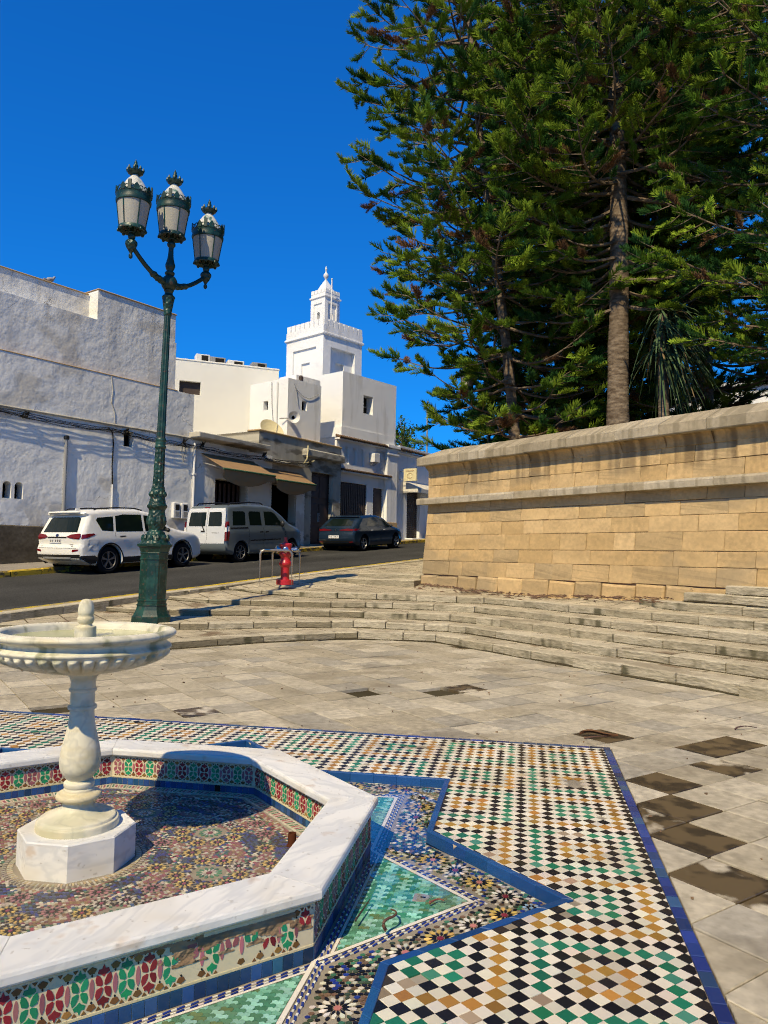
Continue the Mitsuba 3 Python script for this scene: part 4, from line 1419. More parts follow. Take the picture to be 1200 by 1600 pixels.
def fmap1(m):
    v, f = arr(m)
    piv = fw(6.12, 0, 0)
    s = (v[:, :1] - 6.12) * H1S
    return piv * [1, 1, 0] + s * np.array([*H1D, 0]) + v[:, 1:2] * np.array([*H1N, 0]) + v[:, 2:] * [0, 0, 1], f[:, ::-1]


H1S = 0.965
street_map, fmap = fmap, fmap1
h1 = thing('whitewashed_house', 'large old house with rough shaded white plaster walls in stepped ledges', 'house')
low = B(-26, 6.12, -8, 0, 0, 7.05)
for a in (-.83, -.47):
    low -= archm(a, a + .26, -.45, .2, 2.92, 3.40)
low -= B(3.19, 3.57, -.35, .2, 4.87, 5.36)
fput(h1 + '__wall', low, 'm_plaster')
up = B(-26, 5.36, -8, -.16, 7.0, 8.77) + B(2.13, 5.3, -8, -.16, 8.7, 9.72) + B(-26, 2.2, -8, -.62, 8.7, 9.62)
fput(h1 + '__upper_wall', up, 'm_plaster')
fput(h1 + '__roof_edge', [fbox(2.10, 5.34, -.9, -.12, 9.72, 9.77, .02), fbox(-26, 2.1, -1.0, -.58, 9.62, 9.66, .02), fbox(-26, 5.36, -.5, .015, 7.05, 7.085, .015)], 'm_ochre')
fput(h1 + '__plinth', fbox(-26, 2.0, -.2, .05, 0, 2.17, .03), 'm_plinth')
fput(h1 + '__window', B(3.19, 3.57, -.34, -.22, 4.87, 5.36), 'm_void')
for s in (3.30, 3.44):
    fput(h1 + '__window_bar', ftube([(s, -.1, 4.87), (s, -.1, 5.36)], .012), 'm_black')
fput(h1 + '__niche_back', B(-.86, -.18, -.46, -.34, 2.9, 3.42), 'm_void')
fput(h1 + '__ledge', fbox(-10, 6.1, -.1, .07, 5.46, 5.53, .03), 'm_grimy')
fput(h1 + '__crack_line', ftube([(2.62, .0, 7.04), (2.70, .004, 6.6), (2.66, .004, 6.2), (2.8, .004, 5.9), (2.82, .004, 5.55)], .018, 5), 'm_grimy')
p = thing('drain_pipe', 'pale vertical pipe on the shaded white wall above the white car', 'pipe')
fput(p + '__tube', ftube([(1.08, .05, 2.3), (1.08, .05, 4.83)], .05, 8), 'm_greymetal')
fput(p + '__cap', fbox(1.01, 1.15, 0, .12, 4.80, 4.92, .02), 'm_black')
p = thing('drain_pipe', 'white vertical pipe where the shaded house meets the brown awning shop', 'pipe')
fput(p + '__tube', ftube([(6.17, .06, 1.5), (6.17, .06, 5.35)], .045, 8), 'm_paint')
fput(p + '__bracket', fbox(6.1, 6.24, 0, .12, 4.2, 4.26), 'm_paint')
p = thing('wall_cable', 'black cable running down the shaded white wall behind the lamp post', 'cable')
fput(p + '__upper_run', ftube([(2.55, .03, 5.38), (2.72, .04, 5.25), (2.78, .03, 4.9), (2.76, .03, 4.2), (2.80, .03, 3.6)], .02), 'm_darkwire')
fput(p + '__conduit', ftube([(2.80, .035, 1.9), (2.80, .035, 3.6)], .03, 6), 'm_paint')
mb = thing('meter_boxes', 'pair of white utility meter boxes with dark fronts behind the two cars', 'meter box')
for i, s in enumerate((5.24, 5.60)):
    fput(mb + '__box', fbox(s, s + .30, 0, .14, 2.64, 3.18, .02), 'm_paint')
    fput(mb + '__pane', fbox(s + .08, s + .26, .135, .146, 2.92, 3.12, .003), 'm_interior')
    fput(mb + '__pane', fbox(s + .08, s + .26, .135, .146, 2.70, 2.88, .003), 'm_greymetal')
cb = thing('cable_bundle', 'tangled dark cables strung along the white wall and shop fronts', 'cable')
ms = []
for i in range(5):
    for a, b, z0, z1 in ((-9, -1.5, 5.42, 5.44), (-1.5, 3, 5.44, 5.36), (3, 6.4, 5.36, 5.28), (6.4, 9.8, 5.28, 5.24), (9.8, 12.6, 5.24, 5.36)):
        ms.append(ftube(sag(a, b, .07 + .02 * i, z0 - .035 * i, z1 - .03 * i, .05 + .02 * (i % 3), 12, .014, seed=i * 10 + int(a * 3) % 97), .010))
fput(cb + '__strand', ms, 'm_darkwire', kind='stuff')
for i, s in enumerate((-.3, 3.2, 5.65, 6.5, 9.7, 12.5)):
    fput(cb + '__junction', ftube([(s + .12 * math.cos(q * 1.7 + i), .1 + .05 * math.sin(q * 2.3), 5.33 + .11 * math.sin(q * 1.9 + i) - (.3 if q % 7 == 3 and i == 2 else 0)) for q in range(14)], .016), 'm_darkwire')
fput(cb + '__hanging_loop', ftube([(5.6, .08, 5.3), (5.55, .1, 4.95), (5.62, .1, 4.6), (5.72, .09, 4.9), (5.7, .08, 5.25)], .018), 'm_greymetal')
bd = thing('pigeon', 'small grey pigeon perched on the roof edge of the shaded white house', 'bird')
bm = []
for (a, z, r) in ((0, 0, .07), (.06, .015, .075), (.12, .03, .06), (.17, .09, .035), (.19, .12, .038)):
    bm.append((a, z, r))
hull = sum((m3.Manifold.batch_hull([m3.Manifold.sphere(p[2], 12).translate([p[0], 0, p[1]]), m3.Manifold.sphere(q[2], 12).translate([q[0], 0, q[1]])]) for p, q in zip(bm[:-1], bm[1:])), m3.Manifold())
fput(bd + '__body', hull.translate([.75, -.75, 9.76]), 'm_feather', smooth=60)
fput(bd + '__tail', fbox(.58, .72, -.78, -.72, 9.73, 9.76, .005), 'm_feather')
fput(bd + '__legs', [ftube([(.83, -.77 + k, 9.62), (.82, -.77 + k, 9.72)], .006) for k in (0, .04)], 'm_red')


fmap = street_map


# generic turned block: corner, two directions
def blockmap(c, d1, d2):
    def m(q):
        v, f = arr(q)
        w = np.array([*c, 0.0]) + v[:, :1] * np.array([*d1, 0]) + v[:, 1:2] * np.array([*d2, 0]) + v[:, 2:] * [0, 0, 1]
        flip = d1[0] * d2[1] - d1[1] * d2[0] < 0
        return w, f[:, ::-1] if flip else f
    return m


def dirb(deg):
    return np.array([math.sin(math.radians(deg)), math.cos(math.radians(deg))])


# cream house behind
h2 = thing('cream_house', 'tall plain sunlit cream house behind the shops with a small dark window', 'house')
cm = blockmap((-4.93, 34.57), -dirb(68), dirb(-22))          # x leftwards along the face, y away
m = cubem(np.array([0, 0, 2]), np.array([13, 9, 9.87]))
m -= cubem(np.array([3.5, -.1, 8.40]), np.array([4.42, .25, 8.98]))
put(h2 + '__wall', cm(m), 'm_cream')
put(h2 + '__parapet', cm(cbox([-.03, -.03, 9.87], [13, .25, 9.95], .02)), 'm_cream')
put(h2 + '__window', cm(cubem(np.array([3.5, .2, 8.40]), np.array([4.42, .26, 8.98]))), 'm_brownmetal')
for i, (x, w, h) in enumerate(((3.05, .62, .42), (2.35, .75, .36), (1.5, .75, .30), (.45, .7, .32))):
    a = thing('rooftop_unit', ['white air conditioner box standing leftmost on the cream house roof', 'dark grey air conditioner box second from left on the cream house roof', 'white louvred air conditioner third from left on the cream house roof', 'low grey air conditioner rightmost on the cream house roof'][i], 'air conditioner')
    put(a + '__case', cm(cbox([x, .5, 9.8], [x + w, 1.0, 9.95 + h], .02)), 'm_greymetal' if i % 2 else 'm_paint')
    put(a + '__grille', cm(cbox([x + .08, .49, 9.98], [x + w * .62, .505, 9.90 + h], .004)), 'm_interior')
# lower block with the loudspeaker
h3 = thing('white_annex', 'white rooftop block with two tiny windows in front of the minaret', 'house')
L_, R_ = dirb(-50), dirb(41)
m3b = blockmap((-4.16, 32.0), L_, R_)
m = cubem(np.array([0, 0, 2]), np.array([2.45, 1.95, 8.96])) - cubem(np.array([1.25, -.1, 7.72]), np.array([1.55, .3, 8.12])) - cubem(np.array([-.1, .82, 7.70]), np.array([.3, 1.12, 8.12]))
put(h3 + '__wall', m3b(m), 'm_white')
put(h3 + '__window', m3b(cubem(np.array([1.25, .22, 7.72]), np.array([1.55, .3, 8.12]))), 'm_void')
put(h3 + '__window', m3b(cubem(np.array([.22, .82, 7.70]), np.array([.3, 1.12, 8.12]))), 'm_void')
put(h3 + '__parapet_stub', m3b(cbox([0.5, .9, 8.9], [1.6, 2.4, 9.35], .02)), 'm_white')
put(h3 + '__pipe', m3b(tube([(.62, -.05, 6), (.62, -.05, 8.85)], .035, 6)), 'm_paint')
put(h3 + '__wire', m3b([tube([(1.0 - .25 * t ** 2, -.04, 8.9 - 2.3 * t) for t in np.linspace(0, 1, 7)], .014, 4), tube([(-.04, .3 + .25 * t, 8.75 - .9 * t * t) for t in np.linspace(0, 1, 6)], .012, 4), tube([(-.04, .35 + 1.4 * t, 8.6 - .35 * math.sin(t * 3)) for t in np.linspace(0, 1, 8)], .012, 4)]), 'm_greymetal')
ls = thing('loudspeaker', 'white horn loudspeaker on a pole fixed to the white rooftop block', 'loudspeaker')
sp = gy(459, 652, 31.6)
hd = np.array([.35, -.93, -.05])
hd /= np.linalg.norm(hd)
ax = np.cross([0, 0, 1.0], hd)
ax /= np.linalg.norm(ax)
Mh = np.stack([ax, np.cross(hd, ax), hd], 1)
put(ls + '__horn', moved(lathe([(.07, -.34), (.08, -.2), (.13, -.05), (.22, .06), (.25, .08), (.235, .075), (.20, .03), (.11, -.08), (.0, -.12)], 24), Mh, sp), 'm_paint', 40)
put(ls + '__driver', moved(lathe([(.0, -.5), (.10, -.48), (.11, -.40), (.07, -.33)], 20), Mh, sp), 'm_paint', 40)
put(ls + '__throat', moved(lathe([(.0, -.05), (.05, -.08), (.09, -.11)], 16), Mh, sp), 'm_void')
put(ls + '__pole', tube([sp - hd * .3, sp - hd * .3 + np.array([-.55, .12, 0])], .025, 6), 'm_greymetal')
di = thing('satellite_dish', 'pale round satellite dish behind the shop roof edge', 'satellite dish')
dp_ = gy(423, 674, 31.6)
hd = np.array([.55, -.6, .55])
hd /= np.linalg.norm(hd)
ax = np.cross([0, 0, 1.0], hd)
ax /= np.linalg.norm(ax)
Mh = np.stack([ax, np.cross(hd, ax), hd], 1)
put(di + '__reflector', moved(lathe([(.55, .13), (.4, .06), (.2, .015), (0, 0), (.0, -.02), (.2, -.01), (.4, .035), (.55, .11), (.55, .13)], 28), Mh, dp_), 'm_signcream', 40)
put(di + '__arm', tube([dp_ + Mh @ np.array([0, -.5, .1]), dp_ + Mh @ np.array([0, -.1, .55])], .02, 5), 'm_greymetal')
put(di + '__mast', tube([dp_ - hd * .05, dp_ + np.array([-.05, .1, -.9])], .03, 6), 'm_greymetal')
ch = thing('chimney_pipe', 'short dark brown chimney pipe on the roof in front of the minaret', 'chimney')
cp_ = gy(470, 598, 33.2)
put(ch + '__pipe', moved(lathe([(.10, -.5), (.10, .0), (.13, .02), (.13, .12), (.09, .16), (.11, .34), (.05, .42), (0, .42)], 14), None, cp_ - [0, 0, .1]), 'm_brownmetal')
put(ch + '__base', moved(cbox([-.2, -.2, -.9], [.2, .2, -.45], .03), None, cp_ - [0, 0, .1]), 'm_paint')

# minaret
mn = thing('minaret', 'slender white square minaret with battlements, blind panels and a ball finial', 'minaret')
dl, dr_ = dirb(-48), dirb(42)
W_ = 3.12
mm = blockmap((-3.56, 42.0), dl, dr_)
m = cubem(np.array([0, 0, 6]), np.array([W_, W_, 13.86]))
m -= cubem(np.array([.58, -.1, 6]), np.array([W_ - .58, .10, 13.2])) + cubem(np.array([-.1, .58, 6]), np.array([.24, W_ - .58, 13.2]))
m -= cubem(np.array([1.2, -.1, 6]), np.array([1.9, .20, 12.4])) + cubem(np.array([-.1, 1.22, 6]), np.array([.45, 1.9, 12.45]))
put(mn + '__shaft', mm(m), 'm_white_far')
put(mn + '__cornice', mm(cbox([-.10, -.10, 13.82], [W_ + .1, W_ + .1, 13.96], .03)), 'm_white_far')
put(mn + '__parapet', mm(cubem(np.array([-.02, -.02, 13.9]), np.array([W_ + .02, W_ + .02, 14.35])) - cubem(np.array([.2, .2, 14.1]), np.array([W_ - .2, W_ - .2, 14.5]))), 'm_white_far')


def merlons(key, mp, w, z0, h, n, th=.18):
    for side in range(2):
        for i in range(n):
            a = (i + .07) * w / n
            b = (i + .93) * w / n
            e = (b - a)
            prof = [(a, z0), (b, z0), (b, z0 + h * .8), (b - e * .06, z0 + h), (a + e * .06, z0 + h), (a, z0 + h * .8)]
            q = prism(Polygon(prof), 0, th)
            v, f = arr(q)
            v = np.stack([v[:, 0], v[:, 2], v[:, 1]], 1) if side == 0 else np.stack([v[:, 2], v[:, 0], v[:, 1]], 1)
            f = f[:, ::-1] if side == 0 else f
            put(key, mp((v - [.02 if side else 0, 0 if side else .02, 0], f)), 'm_white_far')


merlons(mn + '__merlon', mm, W_, 14.33, .40, 8)
ofs = (W_ - 1.2) / 2
m = cubem(np.array([ofs, ofs, 13.9]), np.array([ofs + 1.2, ofs + 1.2, 16.45]))
for a in (0, 1):
    rc = cubem(np.array([ofs + .26, ofs - .1, 14.2]), np.array([ofs + .94, ofs + .06, 16.1])) if a == 0 else cubem(np.array([ofs - .1, ofs + .26, 14.2]), np.array([ofs + .08, ofs + .94, 16.1]))
    m -= rc
wa_ = archm(ofs + .48, ofs + .72, ofs - .2, ofs + .5, 15.0, 15.62)
m -= wa_
m -= cubem(np.array([ofs - .2, ofs + .48, 15.0]), np.array([ofs + .5, ofs + .72, 15.5])) + m3.Manifold.cylinder(.7, .12, .12, 20).rotate([0, 90, 0]).translate([ofs - .2, ofs + .6, 15.5])
put(mn + '__lantern', mm(m), 'm_white_far')
put(mn + '__lantern_window', mm(cubem(np.array([ofs + .4, ofs + .4, 14.9]), np.array([ofs + .8, ofs + .8, 15.7]))), 'm_ochre')
put(mn + '__lantern_cornice', mm(cbox([ofs - .07, ofs - .07, 16.42], [ofs + 1.27, ofs + 1.27, 16.52], .02)), 'm_white_far')
mm2 = lambda q: mm((arr(q)[0] + [ofs, ofs, 0], arr(q)[1]))
put(mn + '__lantern_parapet', mm2(cbox([0, 0, 16.5], [1.2, 1.2, 16.72], .01)), 'm_white_far')
merlons(mn + '__lantern_merlon', mm2, 1.2, 16.7, .22, 4, .1)
put(mn + '__cupola', moved(lathe(smoothprof([(.56, 16.75), (.5, 17.0), (.30, 17.35), (.12, 17.58), (.07, 17.66)], 2), 4, a0=math.radians(48) + PI / 4), None, (*(np.array([-3.56, 42.0]) + (dl + dr_) * W_ / 2), 0)), 'm_white_far')
put(mn + '__finial', moved(lathe(smoothprof([(.06, 17.6), (.05, 17.72), (.13, 17.82), (.16, 17.93), (.12, 18.04), (.045, 18.12), (.04, 18.25), (.08, 18.31), (.05, 18.40), (.01, 18.52), (0, 18.53)], 2), 20), None, (*(np.array([-3.56, 42.0]) + (dl + dr_) * W_ / 2), 0)), 'm_paint', 40)
fp_ = gy(518, 470, 43.3)
pl = thing('flag_pole', 'thin white pole beside the lantern of the minaret', 'pole')
put(pl + '__shaft', tube([fp_ + [0, 0, -2.4], fp_ + [0, 0, 1.25]], [.055, .04], 8), 'm_paint')
put(pl + '__tip', moved(lathe([(0.05, 0), (.06, .04), (0, .1)], 10), None, fp_ + [0, 0, 1.25]), 'm_paint')

# white house with the square window, standing on the shop front
h4 = thing('white_house', 'white house with a tiled eave, corrugated brown doors and an upper block with one window', 'house')
mc = blockmap((-2.025, 35.2), dirb(-50), dirb(40))
m = cubem(np.array([0, 0, 6.6]), np.array([4.2, 3.95, 10.07])) - cubem(np.array([-.1, 1.47, 8.31]), np.array([.55, 2.17, 9.19]))
put(h4 + '__upper_block', mc(m), 'm_white')
put(h4 + '__upper_skirt', mc(cubem(np.array([-.05, -.08, 7.0]), np.array([4.2, 3.8, 7.45]))), 'm_white')
put(h4 + '__window', mc(cubem(np.array([.42, 1.47, 8.31]), np.array([.55, 2.17, 9.19]))), 'm_interior')
put(h4 + '__window__frame', mc([cbox([.36, 1.47, 8.31], [.42, 1.52, 9.19]), cbox([.36, 1.79, 8.31], [.42, 1.84, 9.19]), cbox([.36, 1.47, 8.70], [.42, 2.17, 8.75])]), 'm_greymetal')
def fmap4(m):
    """This front stands turned a few degrees from the street line, about its right end."""
    v, f = arr(m)
    piv = fw(19.95, 0, 0)
    a = dirb(36.5)
    return piv * [1, 1, 0] + (v[:, :1] - 19.95) * .975 * np.array([*a, 0]) + v[:, 1:2] * np.array([a[1], -a[0], 0]) + v[:, 2:] * [0, 0, 1], f[:, ::-1]


fmap = fmap4
wl4 = B(15.19, 19.95, -6, 0, 0, 6.82)
for a in (15.75, 16.35, 16.95):
    wl4 -= archm(a, a + .36, -.09, .1, 5.72, 6.55)
wl4 -= B(15.48, 17.56, -.3, .1, 1.6, 4.87) + B(18.08, 18.96, -.3, .1, 1.6, 4.78)
fput(h4 + '__wall', wl4, 'm_white')
for i, s in enumerate(np.arange(15.2, 19.3, .135)):
    fput(h4 + '__roof_tile', tube([(s, -.05, 6.98), (s, .26, 6.87)], .062, 8), 'm_tileroof')
fput(h4 + '__eave', fbox(15.15, 19.35, -.1, .2, 6.78, 6.86), 'm_white')
fput(h4 + '__ledge', fbox(15.30, 19.3, -.05, .30, 5.36, 5.46, .03), 'm_tileroof')
fput(h4 + '__ledge_front', fbox(15.30, 19.3, 0, .26, 5.28, 5.36, .02), 'm_paint')
ms = []
n = 15
for i in range(n):
    s0, s1 = 15.48 + 2.08 * i / n, 15.48 + 2.08 * (i + 1) / n
    d = s1 - s0
    q = [(s0, -.10), (s0 + d * .3, -.10), (s0 + d * .4, -.04), (s0 + d * .9, -.04), (s1, -.10), (s1, -.16), (s0, -.16)]
    fput(h4 + '__corrugated_panel', prism(Polygon(q), 1.7, 4.84), 'm_brownmetal')
fput(h4 + '__door', fbox(18.08, 18.96, -.22, -.12, 1.7, 4.78), 'm_brownmetal')
fput(h4 + '__door__panel', [fbox(18.2, 18.84, -.125, -.105, 2.2, 3.3), fbox(18.2, 18.84, -.125, -.105, 3.5, 4.6)], 'm_door')
fput(h4 + '__pier', fbox(19.02, 19.90, -.1, .16, 1.4, 6.85, .015), 'm_white')
fput(h4 + '__pier_foot', fbox(18.99, 19.93, -.1, .19, 1.4, 3.15, .015), 'm_ochre')
fput(h4 + '__pier_capital', [fbox(18.96, 19.96, -.1, .24, 6.5, 6.58), fbox(18.92, 20.0, -.1, .30, 6.85, 7.0)], 'm_white')
a = thing('air_conditioner', 'small white air conditioner box on the white front above the corrugated doors', 'air conditioner')
fput(a + '__case', fbox(17.7, 18.15, 0, .34, 5.98, 6.42, .02), 'm_paint')
fput(a + '__bracket', [ftube([(17.8, .0, 5.85), (17.8, .3, 5.98)], .02), ftube([(18.05, 0, 5.85), (18.05, .3, 5.98)], .02)], 'm_greymetal')
a = thing('intercom', 'small dark door intercom on a white wall strip beside the brown door', 'intercom')
fput(a + '__plate', fbox(17.78, 17.90, 0, .03, 3.05, 3.5, .01), 'm_paint')
fput(a + '__panel', fbox(17.80, 17.88, .028, .04, 3.28, 3.46, .004), 'm_interior')

fmap = street_map
# shops with awnings
h5 = thing('awning_shop', 'low grimy shop row with brown awnings and dark shut doorways', 'shop')
wl5 = B(6.12, 15.19, -6, 0, 0, 5.62) + B(9.6, 15.19, -6, 0, 5.5, 6.30)
wl5 -= B(7.27, 9.02, -.5, .1, 1.0, 4.2) + B(10.41, 12.0, -.5, .1, 1.0, 4.3) + B(13.02, 14.6, -.35, .1, 1.0, 5.05)
fput(h5 + '__wall', wl5, 'm_grimy')
fput(h5 + '__painted_wall', [B(6.13, 7.27, -.1, .012, 1.0, 5.45), B(9.02, 10.41, -.1, .012, 1, 5.4), B(12.0, 12.55, -.1, .012, 1, 4.5), B(7.27, 9.02, -.1, .012, 4.2, 5.45)], 'm_plaster')
fput(h5 + '__roof_edge', fbox(9.55, 15.2, -.6, .05, 6.30, 6.37, .02), 'm_ochre')
fput(h5 + '__canopy', fbox(5.95, 9.75, -.1, .50, 5.50, 5.70, .03), 'm_grimy')
fput(h5 + '__ledge', [fbox(12.35, 15.15, -.05, .28, 5.62, 5.95, .05), fbox(9.9, 12.3, -.05, .22, 5.12, 5.22, .02)], 'm_grimy')
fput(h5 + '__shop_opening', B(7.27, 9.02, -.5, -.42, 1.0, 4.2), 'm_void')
for i in range(7):
    fput(h5 + '__shutter_bar', fbox(7.32 + .24 * i, 7.44 + .24 * i, -.34, -.30, 1.2, 4.1), 'm_door')
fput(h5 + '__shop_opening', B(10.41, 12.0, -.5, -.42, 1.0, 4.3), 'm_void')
d_ = fput(h5 + '__maroon_door', fbox(13.02, 14.6, -.30, -.22, 1.5, 5.05), 'm_door', label='tall dark maroon double door')
for s in (13.12, 13.86):
    for z0, z1 in ((2.0, 2.7), (2.85, 3.7), (3.95, 4.9)):
        fput(h5 + '__maroon_door__panel', fbox(s, s + .62, -.225, -.195, z0, z1, .02), 'm_door')
fput(h5 + '__maroon_door__handle', [fbox(13.76, 13.79, -.22, -.17, 2.9, 3.3), fbox(13.84, 13.87, -.22, -.17, 2.9, 3.3)], 'm_greymetal')
fput(h5 + '__doorstep', fbox(12.95, 14.7, -.3, .22, 1.6, 1.93, .02), 'm_concrete')
fput(h5 + '__gutter_pipe', ftube([(12.35, .3, 6.05), (12.3, .3, 5.5), (12.3, .12, 5.3), (12.75, .35, 5.45), (12.5, .2, 5.25)], .03, 6), 'm_signcream')


def awning(label, s0, s1, zt, zf, out, val, seed):
    a = thing('awning', label, 'awning')
    n = 14
    t = np.linspace(0, 1, n)
    v, f = [], []
    for i in range(n):
        s = s0 + (s1 - s0) * t[i]
        for o, z in ((0.0, zt), (out * .5, (zt + zf) / 2 - .02), (out, zf)):
            v.append((s, o, z))
    f = [q for i in range(n - 1) for k in (0, 1) for q in ((i * 3 + k, (i + 1) * 3 + k, (i + 1) * 3 + k + 1), (i * 3 + k, (i + 1) * 3 + k + 1, i * 3 + k + 1))]
    fput(a + '__canvas', (np.array(v), np.array(f)), 'm_awning')
    v = []
    for i in range(n):
        s = s0 + (s1 - s0) * t[i]
        dz = val * (.45 + .55 * math.sin(PI * min(1, t[i] * 1.15 + .02)) ** .6)
        for k in range(4):
            v.append((s, out - .02 - .10 * (k / 3) ** 2 * math.sin(PI * t[i]) + .01 * math.sin(i * 2 + k), zf - .05 - dz * k / 3))
    f = [q for i in range(n - 1) for k in range(3) for q in ((i * 4 + k, (i + 1) * 4 + k, (i + 1) * 4 + k + 1), (i * 4 + k, (i + 1) * 4 + k + 1, i * 4 + k + 1))]
    fput(a + '__valance', (np.array(v), np.array(f)), 'm_awning')
    fput(a + '__front_bar', ftube([(s0, out, zf - .02), (s1, out, zf - .02)], .035, 6), 'm_awninggreen')
    fput(a + '__arm', ftube([(s0 + .15, .02, zt - .35), (s0 + .15, out, zf - .03)], .02), 'm_greymetal')
    fput(a + '__arm', ftube([(s1 - .15, .02, zt - .35), (s1 - .15, out, zf - .03)], .02), 'm_greymetal')


awning('brown canvas awning on the left, above the grey van', 6.50, 9.28, 5.05, 4.45, 1.15, .50, 1)
awning('smaller brown canvas awning on the right, beside the maroon door', 9.62, 12.1, 4.88, 4.36, .95, .48, 2)

# the end shop
h6 = thing('corner_shop', 'white end shop with a dark roller shutter beside the stone wall', 'shop')
wl6 = B(19.95, 34, -6, 0, 0, 6.75) - B(21.16, 22.52, -.3, .1, 1.6, 4.94)
fput(h6 + '__wall', wl6, 'm_white')
fput(h6 + '__cornice', [fbox(19.9, 34, -.2, .16, 6.72, 6.84), fbox(19.9, 34, -.2, .28, 6.95, 7.06)], 'm_paint')
for i, s in enumerate(np.arange(20.0, 26, .16)):
    fput(h6 + '__roof_tile', tube([(s, -.02, 6.98), (s, .30, 6.88)], .07, 8), 'm_tileroof')
for i in range(26):
    z = 2.2 + i * (4.94 - 2.2) / 26
    fput(h6 + '__shutter_slat', fbox(21.16, 22.52, -.22, -.16, z, z + .085, .025), 'm_brownmetal')
fput(h6 + '__step', fbox(21.0, 22.7, -.1, .45, 1.8, 2.42, .02), 'm_paint')
aw = thing('awning', 'small cream awning over the roller shutter beside the stone wall', 'awning')
v = np.array([(20.7, 0, 5.35), (24.2, 0, 5.35), (24.2, .9, 4.95), (20.7, .9, 4.95), (20.7, .9, 4.72), (24.2, .9, 4.72), (20.7, 0, 4.75)])
fput(aw + '__canvas', (v, np.array([(0, 1, 2), (0, 2, 3), (3, 2, 5), (3, 5, 4), (0, 3, 4), (0, 4, 6)])), 'm_awningcream')
fput(aw + '__frame', [ftube([(20.7, 0, 4.8), (20.7, .9, 4.74)], .02), ftube([(20.7, .9, 4.74), (24.2, .9, 4.74)], .02)], 'm_greymetal')
sg = thing('shop_sign', 'small cream sign board sticking out above the cream awning', 'sign')
fput(sg + '__board', fbox(20.35, 20.45, .25, 1.0, 5.28, 5.92, .01), 'm_signcream')
fput(sg + '__emblem', [ftube([(20.345, .62 + .16 * math.cos(t), 5.55 + .12 * math.sin(t)) for t in np.linspace(0.4, 5.6, 14)], .012), fbox(20.335, 20.352, .38, .86, 5.78, 5.82, .003)], 'm_awning')
fput(sg + '__bracket', [ftube([(20.4, 0, 5.4), (20.4, .25, 5.4)], .018), ftube([(20.4, 0, 5.8), (20.4, .25, 5.8)], .018)], 'm_greymetal')
# pale house glimpsed through the trees on the right
h7 = thing('pale_house', 'pale house glimpsed between the pine trunks on the right', 'house')
q = [gy(1020, 650, 44)[:2], gy(1290, 650, 40)[:2]]
e = (q[1] - q[0]) / np.linalg.norm(q[1] - q[0])
mp = blockmap(q[0], e, np.array([-e[1], e[0]]))
m = cubem(np.array([0, 0, 2]), np.array([11, 8, 11.2])) - cubem(np.array([1.2, -.1, 8]), np.array([2.2, .2, 9.4])) - cubem(np.array([5.2, -.1, 8]), np.array([6.2, .2, 9.4]))
put(h7 + '__wall', mp(m), 'm_white')
put(h7 + '__roof', mp(cbox([-.3, -.3, 11.2], [11.3, 8.3, 11.45], .03)), 'm_paint')
put(h7 + '__window', mp([cubem(np.array([1.2, .15, 8]), np.array([2.2, .2, 9.4])), cubem(np.array([5.2, .15, 8]), np.array([6.2, .2, 9.4]))]), 'm_interior')
ap = thing('street_pole', 'thin grey pole standing behind the end shop against the sky', 'pole')
b_ = gy(667, 700, 60)
put(ap + '__shaft', tube([b_ - [0, 0, 6], b_ + [0, 0, 3.6]], [.1, .06], 8), 'm_greymetal')
put(ap + '__cap', moved(lathe([(.08, 0), (.08, .1), (0, .18)], 8), None, b_ + [0, 0, 3.6]), 'm_greymetal')
# ------------------------------------------------------------------ street lamps
LN = [['', '_001', '_002'] * 2]


